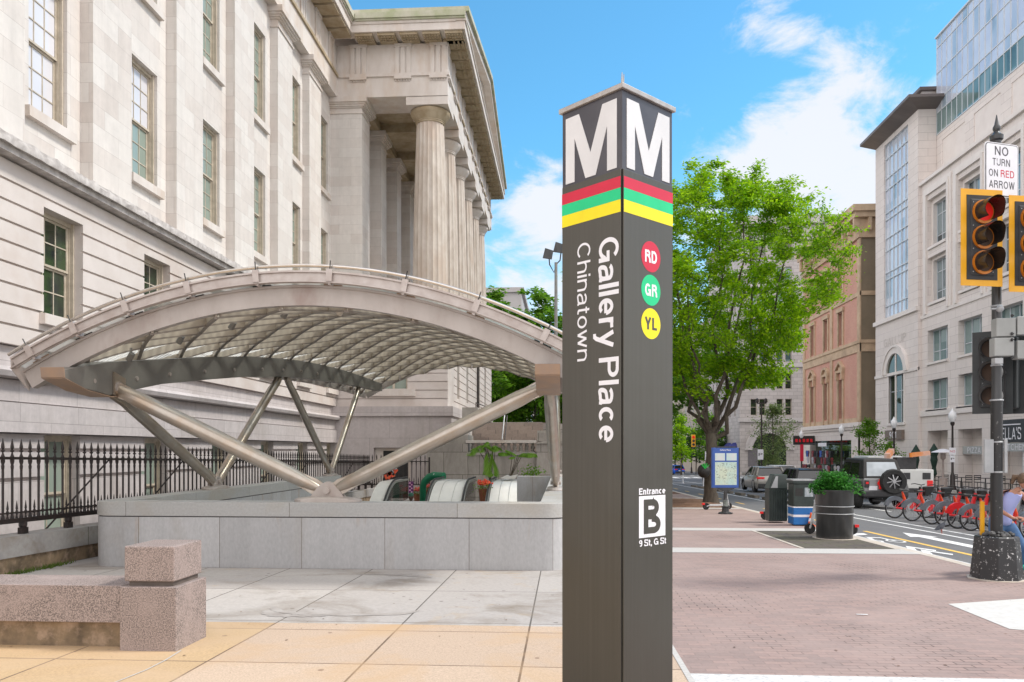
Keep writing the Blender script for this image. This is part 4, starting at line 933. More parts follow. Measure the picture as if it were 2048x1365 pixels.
for (a, b) in ((-6.42, -5.95), (-4.42, -3.36), (-2.42, -1.48)):
    w = MB(); strip_yz(w, esc_prof(.98), a, b, .5); w.build('side_cladding', white_clad, esc, smooth=True)
    if b-a > .6:
        w = MB(); strip_yz(w, esc_prof(.99), a+.3, a+.32, .02); strip_yz(w, esc_prof(.99), b-.32, b-.30, .02); w.build('cladding_seam', steel, esc)
for x in (-5.90, -4.50, -3.30, -2.5):
    w = MB(); pr = esc_prof(1.06); w.path([(x, y, z) for y, z in pr], .035, n=6); w.build('handrail', dark_rubber, esc, smooth=True)
    w = MB(); strip_yz(w, esc_prof(1.0), x-.05, x+.05, .06); w.build('handrail_base', steel, esc, smooth=True)
    w = MB(); strip_yz(w, esc_prof(.96), x-.006, x+.006, .75); w.build('balustrade_glass', tint_glass, esc)
for (a, b) in ((-5.85, -4.56), (-3.24, -2.56)):
    w = MB(); strip_yz(w, esc_prof(.05), a, b, .1); w.build('steps', noisy('step_metal', (.16,.15,.15), (.24,.23,.22), scale=10, rough=.4, metal=.6), esc)
w = MB(); w.box(-5.0, -4.2, 31, 31.3, -.55, .12); w.build('landing_wall', granite_coping, esc)
# ------------------------------------------------------------------ station canopy
can_metal = noisy('canopy_painted_steel', (.485,.44,.41), (.41,.365,.335), scale=2.5, rough=.45, metal=.25, detail=8, c3=(.34,.27,.24), s3=1.5, stretch=(1,1,.5))
can_rib = noisy('canopy_rib_steel', (.52,.455,.375), (.44,.385,.32), scale=2.5, rough=.5, metal=.0)
can_flange = noisy('canopy_flange', (.27,.235,.20), (.22,.185,.16), scale=3, rough=.5)
can_grey = noisy('canopy_beam_grey', (.23,.22,.20), (.19,.18,.165), scale=3, rough=.5, metal=.25)
can_rust = noisy('canopy_rusty', (.36,.24,.16), (.30,.22,.17), scale=4, rough=.55, metal=.2)
strut_m = noisy('strut_steel', (.50,.46,.41), (.42,.36,.30), scale=3, rough=.30, metal=.75, c3=(.46,.36,.27), s3=1.6)
fascia_m = noisy('fascia_aluminium', (.52,.47,.44), (.42,.36,.33), scale=5, rough=.4, metal=.45)
def frit():
    m, nt, b = base_mat('frosted_roof_glass', (.72,.75,.72), .25, 0, .6); L = nt.links.new
    g_ = _n(nt, 'ShaderNodeNewGeometry'); wv = _n(nt, 'ShaderNodeTexWave', Scale=2.4); wv.bands_direction = 'Y'; L(g_.outputs['Position'], wv.inputs['Vector'])
    r = _n(nt, 'ShaderNodeMapRange'); r.inputs[1].default_value = .55; r.inputs[2].default_value = .7; L(wv.outputs[0], r.inputs[0])
    tr = _n(nt, 'ShaderNodeBsdfTranslucent'); tr.inputs[0].default_value = (.92,.94,.90,1); ms = _n(nt, 'ShaderNodeMixShader'); ms.inputs[0].default_value = .72
    L(b.outputs[0], ms.inputs[1]); L(tr.outputs[0], ms.inputs[2])
    tp = _n(nt, 'ShaderNodeBsdfTransparent'); tp.inputs[0].default_value = (.86,.92,.90,1); m2 = _n(nt, 'ShaderNodeMixShader')
    q = _n(nt, 'ShaderNodeMath', operation='MULTIPLY'); q.inputs[1].default_value = .55; L(r.outputs[0], q.inputs[0]); aq = _n(nt, 'ShaderNodeMath', operation='ADD'); L(q.outputs[0], aq.inputs[0]); aq.inputs[1].default_value = .22; L(aq.outputs[0], m2.inputs[0]); L(ms.outputs[0], m2.inputs[1]); L(tp.outputs[0], m2.inputs[2])
    L(m2.outputs[0], nt.nodes['Material Output'].inputs[0]); return m
glass_roof = frit()
XC, XH, YF, YR = -3.75, 4.06, 11.2, 31.2
XL, XR = -7.1, -.20
def S(x, y):
    t_ = (y-11)/20; ze = 2.75 + 2.95*t_ - 1.78*t_*t_; h = 1.19 + .08*t_
    return ze + h*(1-((x-XC)/XH)**2)
CAN = thing('station_canopy', 'arched steel and glass canopy with a diamond lattice over the escalator entrance', 'canopy', (XC, 20, PZ))
def sweep(mb, pts, w, d, top=0.0, up=Vector((0,0,1))):
    """rectangular section: w across, d downwards from the point"""
    pts = [Vector(p) for p in pts]; rings = []
    for i, p in enumerate(pts):
        dr = (pts[min(i+1, len(pts)-1)] - pts[max(i-1, 0)]).normalized(); a = dr.cross(up).normalized(); b = a.cross(dr).normalized()
        dd = d[i] if isinstance(d, list) else d
        rings.append([p - a*w/2 + b*top, p + a*w/2 + b*top, p + a*w/2 - b*dd, p - a*w/2 - b*dd])
    mb.loft(rings)
def arc(y, n=48, x0=None, x1=None, off=0):
    x0 = XC-XH if x0 is None else x0; x1 = XC+XH if x1 is None else x1; out = []
    for k in range(n+1):
        x = x0+(x1-x0)*k/n; sl = -2*(x-XC)/XH**2*1.19; nv = Vector((-sl, 0, 1)).normalized(); out.append(Vector((x, y, S(x, y))) + nv*off)
    return out
w = MB(); sweep(w, arc(YF), .12, .27); sweep(w, arc(YF), .20, .02, top=.012); w.build('front_arch', can_metal, CAN, smooth=True)
w = MB(); sweep(w, arc(YR), .10, .26); w.build('rear_arch', can_metal, CAN, smooth=True)
for x in (XC-XH, XC+XH):
    w = MB(); sweep(w, [(x, YF+(YR-YF)*k/24, S(x, YF+(YR-YF)*k/24)) for k in range(25)], .10, .22); w.build('side_edge', can_metal, CAN, smooth=True)
# diamond lattice
NX = .95; SL = .64
def rib(sx, c):
    pts = []
    for k in range(81):
        y = YF + (YR-YF)*k/80; x = XC-XH + c*NX + sx*(y-YF)*SL
        if XC-XH+.02 <= x <= XC+XH-.02: pts.append(Vector((x, y, S(x, y)-.02)))
    return pts
for sx in (1, -1):
    for c in range(-16, 26):
        p = rib(sx, c*1.0)
        if len(p) > 2: w = MB(); dp = [.12+.17*min(1, max(0, (min(abs(q_.x-XL), abs(q_.x-XR))-.15)/1.1)) if XL < q_.x < XR else .12 for q_ in p]; sweep(w, p, .03, dp); w.mi = 1; sweep(w, [q_-Vector((0,0,d_)) for q_, d_ in zip(p, dp)], .058, .024); w.build('lattice_rib', [can_rib, can_flange], CAN)
w = MB(); nx_, ny_ = 34, 84; v = [(XC-XH+2*XH*i/nx_, YF+.05+(YR-YF-.1)*j/ny_) for i in range(nx_+1) for j in range(ny_+1)]; v = [(x, y, S(x, y)+.03) for x, y in v]
w.add(v, [(i*(ny_+1)+j, (i+1)*(ny_+1)+j, (i+1)*(ny_+1)+j+1, i*(ny_+1)+j+1) for i in range(nx_) for j in range(ny_)]); w.build('glazing', glass_roof, CAN, smooth=True)
# fascia, pipe and brackets over the front arch
w = MB(); ga = arc(YF-.22, x0=XC-XH+.05, off=.205); sweep(w, ga, .03, .15); sweep(w, ga, .10, .015, top=.01); sweep(w, [p - Vector((0,0,.135)) for p in ga], .10, .015); w.build('gutter', fascia_m, CAN, smooth=True)
w = MB(); w.path([p for p in arc(YF-.2, x0=XC-XH+.02, off=.29)], .026, n=8); w.build('front_pipe', noisy('pipe_steel', (.66,.62,.58), (.55,.52,.48), scale=5, rough=.25, metal=.85), CAN, smooth=True)
for px in (90, 175, 275, 395, 527, 668, 812, 950, 1083):
    x = XP(px, YF); z = S(x, YF); sl = -2*(x-XC)/XH**2*1.19; nv = Vector((-sl,0,1)).normalized(); tv = Vector((1,0,sl)).normalized(); p = Vector((x, YF-.26, z))
    w = MB(); w.bar(p+nv*.04, p+nv*.21, .085, .05, up=(0,1,0)); w.bar(p+nv*.0+Vector((0,.1,0)), p+nv*.12+Vector((0,.1,0)), .04, .16, up=(0,1,0)); w.build('gutter_bracket', fascia_m, CAN)
    w = MB(); w.tube(p+nv*.18, p+nv*.33, .008, n=5); w.build('pipe_clip', black_seam, CAN); w = MB(); w.bar(p+nv*.015-tv*.12+Vector((0,.2,0)), p+nv*.015+tv*.14+Vector((0,.2,0)), .07, .03); w.build('bolt_plate', black_seam if int(px) % 2 else can_rust, CAN)
w = MB(); A_, B_ = arc(YF-.03, off=.015), arc(YF-.21, off=.14)
for k in range(len(A_)-1): w.quad(A_[k], A_[k+1], B_[k+1], B_[k])
w.build('edge_glazing', clear('edge_glass', (.70,.78,.77), .62), CAN)
for e_ in (0, -1):
    a_ = arc(YF)[e_]; g_ = arc(YF-.22, x0=XC-XH+.05, off=.22)[e_]; g2 = g_-Vector((0,0,.16)); s_ = 1 if e_ == 0 else -1
    w = MB(); w.prism([a_-Vector((-s_*.05,0,.27)), a_+Vector((s_*.05,0,0)), g_+Vector((s_*.03,0,0)), g_-Vector((s_*.02,0,0)), g2-Vector((s_*.01,0,0)), a_-Vector((s_*.03,0,.2))], (0,.02,0)); w.build('tip_plate', can_metal, CAN)
# side beams
BT = [(10.75,2.76),(11.2,2.86),(11.9,3.0),(13.5,3.22),(15.5,3.5),(17.5,3.74),(19.5,3.92),(21,4.03),(22.6,4.11),(25,4.19),(28,4.22),(30.6,4.20)]
BB = [(10.75,2.67),(11.2,2.55),(11.9,2.49),(13.5,2.79),(15.5,3.05),(17.5,3.29),(19.5,3.47),(21,3.58),(22.6,3.66),(25,3.76),(28,3.86),(30.6,3.92)]
def beam(x):
    w = MB(); w.loft([[(x-.13,yt,zt_), (x+.13,yt,zt_), (x+.13,yb_,zb_), (x-.13,yb_,zb_)] for (yt, zt_), (yb_, zb_) in zip(BT[2:], BB[2:])]); b = w.build('arched_beam', can_grey, CAN, smooth=False)
    w = MB(); w.loft([[(x-.15,yt,zt_), (x+.15,yt,zt_), (x+.15,yb_,zb_), (x-.15,yb_,zb_)] for (yt, zt_), (yb_, zb_) in zip(BT[:3], BB[:3])]); w.build('beam_nose', can_grey, CAN); w = MB(); w.loft([[(x-.17,y,z), (x+.17,y,z), (x+.17,y+.02,z-.015), (x-.17,y+.02,z-.015)] for y, z in ((10.72,2.80),(10.74,2.66),(11.28,2.53),(11.9,2.475),(12.3,2.52))]); w.build('nose_plate', can_rust, CAN)
    for y in (11.5, 12.7, 13.8, 15.2, 16.6, 18.2, 19.6, 21, 22.4):
        zt_ = np.interp(y, [p[0] for p in BT], [p[1] for p in BT]); zb_ = np.interp(y, [p[0] for p in BB], [p[1] for p in BB]); s_ = 1
        w = MB(); w.tube((x+.13, y, zb_+(zt_-zb_)*.38), (x+.155, y, zb_+(zt_-zb_)*.38), .035, n=10); w.build('bolt', fascia_m, b)
beam(XL); beam(XR)
def strut(a, b, r=.122, re=.055):
    a, b = Vector(a), Vector(b); L_ = (b-a).length; ts = [0, .03, .09, .15, .5, .85, .91, .97, 1]; rr = [re, re*1.5, r*.85, r*.98, r, r*.98, r*.85, re*1.5, re]
    w = MB(); w.path([a.lerp(b, t_) for t_ in ts], rr, n=16); o = w.build('strut', strut_m, CAN, smooth=True)
    d = (b-a).normalized(); n_ = d.cross(Vector((0,0,1))).normalized(); up_ = n_.cross(d)
    for e, s_ in ((a, 1), (b, -1)):
        w = MB(); p0, p1 = e - d*s_*.02, e + d*s_*L_*.12
        w.prism([p0-up_*.10-n_*.035, p0+d*s_*.12-up_*.125-n_*.035, p1-up_*.10-n_*.02, p1+d*s_*.2-n_*.02, p1+up_*.10-n_*.02, p0+d*s_*.12+up_*.125-n_*.035, p0+up_*.10-n_*.035], n_*.055+n_*0.015)
        w.build('end_plate', strut_m, o)
    return o
LH, RH = (XL, 12.1, 2.67), (XR+.05, 12.1, 2.67)
FP = (-3.72, 12.52, PZ+.20)
def ped(x, y, rot, s=1.0):
    w = MB(); v = []
    T = Matrix.Translation((x,y,PZ)) @ Matrix.Rotation(rot, 4, 'Z') @ Matrix.Scale(s, 4); w.T = T
    w.loft([[(r*.52*math.cos(t_), min(.19, max(-.19, r*.26*math.sin(t_))), z) for t_ in [2*PI*k/24 for k in range(24)]] for r, z in ((1,0),(1,.035),(.9,.06),(.45,.085),(.3,.09))])
    for yy in (-.07, .03):
        w.prism([(-.26,yy,.07), (.26,yy,.07), (.20,yy,.16), (.10,yy,.27), (0,yy,.31), (-.10,yy,.27), (-.20,yy,.16)], (0,.04,0))
    w.tube((0,-.12,.17), (0,.12,.17), .05, n=12)
    w.build('pedestal', can_metal, CAN, bevel=.004)
ped(-3.72, 12.52, 0, 1.05)
strut((-3.85, 12.52, PZ+.2), LH, .128); strut((-3.60, 12.52, PZ+.2), RH, .128)
for X in (XL, XR):
    xp = X-.22 if X < -3 else X+.06
    ped(xp, 16.5, R(90), .9); ped(xp, 24.9, R(90), .9)
    zz = lambda y: float(np.interp(y, [p[0] for p in BB], [p[1] for p in BB]))
    strut((X-.02 if X < -3 else X, 12.2, 2.62), (xp, 16.4, PZ+.17), .105)
    strut((xp, 16.6, PZ+.17), (X, 19.7, zz(19.7)), .105); strut((xp, 24.8, PZ+.17), (X, 20.2, zz(20.2)), .10); strut((xp, 25.0, PZ+.17), (X, 27.6, zz(27.6)), .10)
    for (y, z) in ((12.1, 2.62),):
        w = MB(); w.tube((X-.2, y, z) if X < -3 else (X-.05, y-.2, z), (X+.2, y, z) if X < -3 else (X-.05, y+.2, z), .09, n=14); w.build('hinge_pin', can_metal, CAN, smooth=True)
    if X < -3: w = MB(); w.prism([(X+.135, 12.0, 2.50), (X+.135, 12.32, 2.56), (X+.135, 12.32, 2.78), (X+.135, 12.0, 2.86)], (.03,0,0)); w.build('hinge_plate', strut_m, CAN)
# post plate on the right hinge facing the viewer
w = MB(); w.box(XP(1103, 11.9), XP(1103, 11.9)+.42, 11.9, 12.0, 2.50, 3.12); w.build('end_plate', can_metal, CAN)
# lamps below the roof
for px, py, y in ((262, 682, 12.3), (362, 645, 12.6), (466, 622, 12.8), (571, 613, 12.5), (683, 618, 11.9)):
    x = XP(px, y); z = S(x, y)-.27
    w = MB(); w.tube((x,y,z+.1), (x,y,z), .02); w.tube((x+.03,y-.02,z+.01), (x-.05,y+.02,z-.09), .045, .05, n=12); w.build('floodlight', can_grey if px < 680 else can_rib, CAN)
# ------------------------------------------------------------------ buildings across the street
lime = masonry('limestone', (.73,.67,.635), (.68,.62,.585), (.42,.37,.35), 1.5, .62, .012, fine=.06, fscale=2, stain=(.68,.62,.585), stain_scale=.2, bump=.3)
lime_plain = noisy('limestone_plain', (.73,.675,.64), (.68,.62,.585), scale=1.2, rough=.75)
lime_trim = noisy('limestone_trim', (.76,.71,.675), (.70,.65,.615), scale=1.2, rough=.75)
mull = noisy('pale_mullion', (.58,.62,.66), (.52,.56,.60), scale=2, rough=.4)
dark_soffit = noisy('eave_brown_metal', (.11,.09,.085), (.16,.135,.125), scale=.8, rough=.5, stretch=(.2,1,1))
def win_mx(parent, X, y0, y1, z0, z1, cols, rows, pm, depth=.3, sill=None, fm=None, rowz=None, name='window'):
    """window in a wall that faces -X"""
    xr = X+depth; f = MB(); b = .07; fm = fm or mull
    f.box(xr-.03, xr+.08, y0, y0+b, z0, z1); f.box(xr-.03, xr+.08, y1-b, y1, z0, z1); f.box(xr-.03, xr+.08, y0+b, y1-b, z0, z0+b); f.box(xr-.03, xr+.08, y0+b, y1-b, z1-b, z1)
    for i in range(1, cols): y = y0+(y1-y0)*i/cols; f.box(xr-.025, xr+.06, y-.035, y+.035, z0+b, z1-b)
    for z in (rowz if rowz else [z0+(z1-z0)*j/rows for j in range(1, rows)]): f.box(xr-.02, xr+.06, y0+b, y1-b, z-.03, z+.03)
    fo = f.build(name, fm, parent)
    q = MB(); q.box(xr+.02, xr+.03, y0+.02, y1-.02, z0+.02, z1-.02); q.build('pane', pm, fo)
    if sill: q = MB(); q.box(X-.12, X+.4, y0-.1, y1+.1, z0-sill, z0); q.build('sill', lime_trim, fo)
    return fo
def win_my(parent, Y, x0, x1, z0, z1, cols, rows, pm, depth=.3, sill=None, fm=None, name='window'):
    yr = Y+depth; f = MB(); b = .08; fm = fm or mull
    f.box(x0, x0+b, yr-.03, yr+.08, z0, z1); f.box(x1-b, x1, yr-.03, yr+.08, z0, z1); f.box(x0+b, x1-b, yr-.03, yr+.08, z0, z0+b); f.box(x0+b, x1-b, yr-.03, yr+.08, z1-b, z1)
    for i in range(1, cols): x = x0+(x1-x0)*i/cols; f.box(x-.04, x+.04, yr-.025, yr+.06, z0+b, z1-b)
    for j in range(1, rows): z = z0+(z1-z0)*j/rows; f.box(x0+b, x1-b, yr-.02, yr+.06, z-.03, z+.03)
    fo = f.build(name, fm, parent)
    q = MB(); q.box(x0+.02, x1-.02, yr+.02, yr+.03, z0+.02, z1-.02); q.build('pane', pm, fo)
    if sill: q = MB(); q.box(x0-.1, x1+.1, Y-.1, Y+.4, z0-sill, z0); q.build('sill', lime_trim, fo)
    return fo
OF = thing('office_building', 'pale limestone office block with a glazed corner tower, dark overhanging eave and glass attic', 'office building', (28.2, 60, gz(60)))
LX, UX = 28.25, 29.4
WA, PIT = 62.3, 4.8; cols_ = [WA - PIT*k for k in range(-0, 5)]
gnd = -1.2
holes = []
for c in cols_:
    holes += [(c-1.62, c+1.62, gnd, 3.1), (c-1.62, c+1.62, 4.7, 7.0), (c-1.62, c+1.62, 8.3, 10.85), (c-1.65, c+1.65, 12.7, 16.45), (c-1.65, c+1.65, 17.1, 20.95)]
w = MB(); wall_x(w, LX, LX+1, 40, 65.0, gnd-.4, 22.4, holes); w.build('lower_wall', lime, OF)
w = MB()
for c in cols_:
    for z0, z1 in ((7.0, 8.3), (16.45, 17.1)): w.box(LX+.28, LX+.9, c-1.62, c+1.62, z0, z1)
w.build('spandrel', lime_trim, OF)
w = MB(); w.box(LX-.12, LX+.3, 40, 65, 4.25, 4.7); w.box(LX-.08, LX+.3, 40, 65, 11.9, 12.15); w.build('string_course', lime_trim, OF)
for c in cols_[:4]:
    w = MB()
    for o, d in ((0, .16), (.28, .08)):
        a, b, z = c-1.95-o, c+1.95+o, 21.35+o
        w.box(LX-d, LX+.1, a, a+.28, 12.15, z); w.box(LX-d, LX+.1, b-.28, b, 12.15, z); w.box(LX-d, LX+.1, a, b, z, z+.28)
    w.build('window_surround', lime_trim, OF)
    win_mx(OF, LX, c-1.62, c+1.62, 4.75, 7.0, 3, 1, pane_teal, .45, .14, rowz=[5.5]); win_mx(OF, LX, c-1.62, c+1.62, 8.35, 10.85, 3, 1, pane_teal, .45, .16, rowz=[9.2])
    win_mx(OF, LX, c-1.35, c+1.35, 12.95, 16.2, 3, 1, pane_office, .6, .2, rowz=[13.8, 15.3]); win_mx(OF, LX, c-1.35, c+1.35, 17.25, 20.6, 3, 1, pane_office, .6, .2, rowz=[18.1, 19.7])
    w = MB()
    for (a, b) in ((c-1.65, c-1.35), (c+1.35, c+1.65)): w.box(LX+.3, LX+.9, a, b, 12.7, 20.95)
    w.box(LX+.3, LX+.9, c-1.35, c+1.35, 12.7, 12.95); w.box(LX+.3, LX+.9, c-1.35, c+1.35, 20.6, 20.95); w.box(LX+.3, LX+.9, c-1.35, c+1.35, 16.2, 16.45); w.box(LX+.3, LX+.9, c-1.35, c+1.35, 17.1, 17.25); w.build('window_reveal', lime_plain, OF)
    win_mx(OF, LX, c-1.62, c+.2, gnd+.2, 3.1, 1, 1, pane_office, 1.0, rowz=[1.6]); 
    w = MB(); w.box(LX+.98, LX+1.1, c+.2, c+1.62, gnd, 3.1); w.build('shop_bay', lime, OF)
    w = MB(); w.box(LX-.03, LX+.02, c-1.9, c+1.9, gnd-.3, gnd+1.0) if False else w.box(LX+.9, LX+.97, c-1.62, c+1.62, gnd-.3, gnd+.2); w.build('shop_plinth', granite_grey, OF)
w = MB(); w.box(LX-.02, LX+.05, 40, 65, gnd-.5, .2)
for c in cols_: pass
# upper block with glass attic
w = MB(); uh = [(c-1.75, c+1.75, 23.0, 25.7) for c in cols_]; wall_x(w, UX, UX+1, 40, 64.95, 22.0, 26.35, uh); w.box(UX+1, UX+8, 64.2, 64.95, 22, 26.3); w.build('upper_wall', lime, OF)
w = MB(); w.box(LX-.2, UX+.1, 40, 65, 22.4, 22.65); w.build('parapet_ledge', lime_trim, OF)
for c in cols_[:4]: win_mx(OF, UX, c-1.75, c+1.75, 23.0, 25.7, 4, 2, pane_blue, .25)
GY = [64.92 - .8*k for k in range(32)]; GZ = [26.4, 28.1, 29.05, 31.2, 33.2, 34.0]
w = MB()
for y in GY: w.box(UX-.03, UX+.07, y-.03, y+.03, 26.4, 34.0)
for z in GZ: w.box(UX-.04, UX+.08, 40, 64.96, z-.04, z+.04)
w.box(UX-.12, UX+9, 40, 65.05, 34.0, 34.12)
att = w.build('glass_attic', mull, OF)
for i, (z0, z1) in enumerate(zip(GZ[:-1], GZ[1:])):
    w = MB(); w.box(UX, UX+.02, 40.2, 64.9, z0, z1); w.build('pane', pane_blue if i != 0 else pane_teal, att)
w = MB(); w.box(UX+.03, UX+8, 64.8, 64.9, 26.35, 34); w.build('attic_end', pane_blue, att)
# tower
TX, TY0, TY1 = 28.0, 65.0, 73.6
by0, by1 = YP(1816, TX), YP(1768, TX)
ac = (YP(1773, TX)+YP(1812, TX))/2; ar = 1.75
w = MB(); th = [(by0, by1, 13.05, 28.1), (ac-ar, ac+ar, 3.9, 8.1)]; wall_x(w, TX, TX+.9, TY0, TY1, gnd-.5, 9.9, th[1:]) ; wall_x(w, TX, TX+.9, TY0, TY1, 9.9, 28.6, th[:1]); w.box(TX+.9, TX+6, TY0, TY0+.8, gnd-.5, 28.6); w.box(TX+.9, TX+6, TY1-.8, TY1, gnd-.5, 28.6); w.build('tower_wall', lime, OF)
w = MB(); n = 16     # arch over the tower window
w2 = MB()
for k in range(n):
    a0, a1 = PI*k/n, PI*(k+1)/n
    for (r0, r1, x0, x1, mb) in ((ar, ar+.55, TX-.16, TX+.1, w), (ar+.55, ar+.75, TX-.24, TX+.1, w)):
        mb.prism([(x0, ac+r0*math.cos(a0), 8.1+r0*math.sin(a0)*.95), (x0, ac+r1*math.cos(a0), 8.1+r1*math.sin(a0)*.95), (x0, ac+r1*math.cos(a1), 8.1+r1*math.sin(a1)*.95), (x0, ac+r0*math.cos(a1), 8.1+r0*math.sin(a1)*.95)], (x1-x0, 0, 0))
w.build('arch_moulding', lime_trim, OF)
w = MB(); pts = [(TX-.01, ac+ar*math.cos(PI*k/20), 8.1+ar*.95*math.sin(PI*k/20)) for k in range(21)]; w.prism(pts, (.005,0,0)); w.build('arch_pane', pane_dark, OF)
w = MB(); w.box(TX-.05, TX+.02, ac-.12, ac+.12, 3.9, 9.75); w.box(TX-.07, TX+.03, ac-ar, ac+ar, 7.95, 8.15); w.box(TX-.03, TX+.02, ac-ar, ac-ar+.25, 3.9, 8.0); w.box(TX-.03, TX+.02, ac+ar-.25, ac+ar, 3.9, 8.0); w.build('arch_mullion', lime_trim, OF)
win_mx(OF, TX, ac-ar, ac+ar, 3.9, 8.0, 3, 1, pane_dark, .25, .2, rowz=[6.6])
MB().box(TX-.2, TX+.1, TY0-.05, TY1+.1, 12.65, 13.0).build('tower_course', lime_trim, OF); MB().box(TX-.1, TX+.1, TY0, TY1, 7.95, 8.2).build('tower_course', lime_trim, OF)
w = MB()
for i in range(7): y = by0+(by1-by0)*i/6; w.box(TX+.12, TX+.25, y-.04, y+.04, 13.05, 28.1)
tz = [13.05, 14.1, 16.4, 17.0, 18.9, 20.0, 21.6, 22.2, 24.2, 25.2, 26.9, 28.1]
for z in tz: w.box(TX+.11, TX+.26, by0, by1, z-.045, z+.045)
tg = w.build('tower_glazing', mull, OF); w = MB(); w.box(TX+.2, TX+.22, by0, by1, 13.05, 28.1); w.build('pane', pane_blue, tg)
w = MB(); w.prism([(26.7, 63.6, 28.9), (26.7, 73.8, 28.9), (31, 75, 28.9), (31, 63.6, 28.9)], (0,0,.22)); w.add([(26.7,63.6,28.9),(26.7,73.8,28.9),(TX,TY1,28.5),(TX,TY0,28.5)], [(0,1,2,3)]); w.add([(26.7,63.6,28.9),(TX,TY0,28.5),(30.9,TY0,28.5),(30.9,63.6,28.9)], [(0,1,2,3)])
w.build('eave', dark_soffit, OF)
w = MB(); w.box(28.4, 33, 65.2, 73, 29.1, 30.0); w.build('roof_curb', lime_plain, OF); w = MB(); w.box(28.1, 33, 64.9, 73.2, 30.0, 30.25); w.build('roof_edge', dark_soffit, OF)
w = MB(); put_strokes(w, 'GALLUP', (TX-.02, YP(1768, TX), 10.55), (0,-1,0), (0,0,1), YP(1768, TX)-YP(1812, TX), .72, .12, .2); w.build('carved_name', noisy('carved_shadow_stone', (.60,.54,.50), (.55,.50,.46)), OF)
w = MB(); w.box(TX-.25, TX+.1, ac-1.7, ac+1.7, 2.5, 3.3); w.build('door_canopy', noisy('bronze_canopy', (.16,.12,.10), (.22,.18,.15)), OF)
w = MB(); put_strokes(w, '901', (TX-.27, ac+.7, 2.62), (0,-1,0), (0,0,1), 1.4, .55, .13, .2); w.build('street_number', vinyl_white, OF)
w = MB(); w.box(LX+1.2, 60, 40, 65, gnd-2, 33.9); w.box(TX+1, 60, 65.3, 73.4, gnd-2, 28.4); w.build('building_core', lime_plain, OF)
# restaurant signs on the office building
sg = MB(); c = cols_[2]; sgn = thing('restaurant_sign', 'dark square sign with tall white letters above a grey fascia at the restaurant', 'sign', (LX, 52.5, 2.5))
y1 = YP(2003, LX); y0 = y1-3.4
sg.box(LX-.12, LX-.02, y0, y1, 2.12, 3.55); sg.build('sign_board', noisy('sign_charcoal', (.03,.035,.04), (.05,.055,.06)), sgn)
sg = MB(); put_strokes(sg, "ELLA'S", (LX-.14, y1-.25, 2.3), (0,-1,0), (0,0,1), 2.2, .75, .12, .12); sg.box(LX-.15, LX-.14, y1-2.4, y1-.3, 3.2, 3.27); sg.build('lettering', vinyl_white, sgn)
sg = MB(); sg.box(LX-.1, LX, y0, y1, 1.55, 2.08); sg.build('fascia', noisy('fascia_grey', (.36,.38,.38), (.42,.44,.44)), sgn)
sg = MB(); put_strokes(sg, 'KITCHEN', (LX-.12, y1-.35, 1.63), (0,-1,0), (0,0,1), 2.6, .38, .11, .14); sg.build('lettering', vinyl_white, sgn)
s2 = thing('pizza_sign', 'grey fascia sign with white capitals over the recessed shop bay', 'sign', (LX, 57.5, 1.8)); sg = MB(); c = cols_[1]; sg.box(LX+.3, LX+.4, c-1.6, c+1.6, 1.35, 1.9); sg.build('fascia', noisy('fascia_grey2', (.36,.38,.38), (.42,.44,.44)), s2)
sg = MB(); put_strokes(sg, 'PIZZA', (LX+.28, c+.9, 1.43), (0,-1,0), (0,0,1), 1.8, .38, .11, .14); sg.build('lettering', vinyl_white, s2)
# pink brick building
pinkb = masonry('pink_brick', (.60,.30,.225), (.54,.26,.195), (.50,.33,.27), .24, .08, .008, fine=.1, stain=(.60,.35,.26), stain_scale=.5, bump=.1)
tanw = noisy('tan_stone', (.58,.43,.29), (.50,.36,.24), scale=1.5, rough=.8, c3=(.38,.27,.18), s3=.6)
tanwall = noisy('olive_stucco', (.24,.19,.13), (.20,.16,.11), scale=.8, rough=.85)
redbrick = noisy('dark_red_brick', (.20,.07,.055), (.15,.05,.04), scale=9, rough=.85)
PK = thing('pink_brick_building', 'pink brick building with tan pilasters, pedimented windows and bracketed cornice', 'building', (28, 85, gz(85)))
BX, BY0, BY1 = 28.0, 77.2, 95.0
wc = [YP(p, BX) for p in (1682, 1652.5, 1626)]
w = MB(); ph = [(c-.62, c+.62, a, b) for c in wc for a, b in ((4.8, 8.7), (12.2, 15.4), (17.6, 20.4))]; wall_x(w, BX, BX+.8, BY0, BY1, 3.9, 23, ph); w.build('brick_wall', pinkb, PK)
w = MB(); w.box(BX, BX+8, BY0+.001, BY1, 24.0, 24.02); w.box(BX+.0, BX+2.9, BY0-.02, BY0+.6, 3.9, 23); w.build('end_wall', tanwall, PK)
w = MB(); w.box(BX+2.9, BX+9, BY0-.06, BY0+.6, -3, 23); w.build('brick_strip', redbrick, PK)
for y in [BY0+.25, (wc[0]+wc[1])/2+.45, BY1-.4]:
    w = MB(); w.box(BX-.12, BX+.02, y-.35, y+.35, 4.4, 22); w.build('pilaster', tanw, PK)
w = MB(); w.box(BX-.1, BX+3.0, BY0-.1, BY0-.02, 4.4, 22) if False else w.box(BX-.1, BX+3, BY0-.1, BY1, 10.9, 11.9)
w.box(BX-.2, BX+3, BY0-.2, BY1, 11.7, 12.0); w.box(BX-.1, BX+3, BY0-.1, BY1, 16.2, 16.6); w.box(BX-.04, BX+.02, BY0, BY1, 4.2, 4.7); w.build('band_course', tanw, PK)
w = MB(); w.box(BX-.35, BX+3, BY0-.35, BY1, 3.85, 4.25); w.box(BX-.2, BX+3, BY0-.2, BY1, 3.6, 3.86); w.build('shop_cornice', lime_plain, PK)
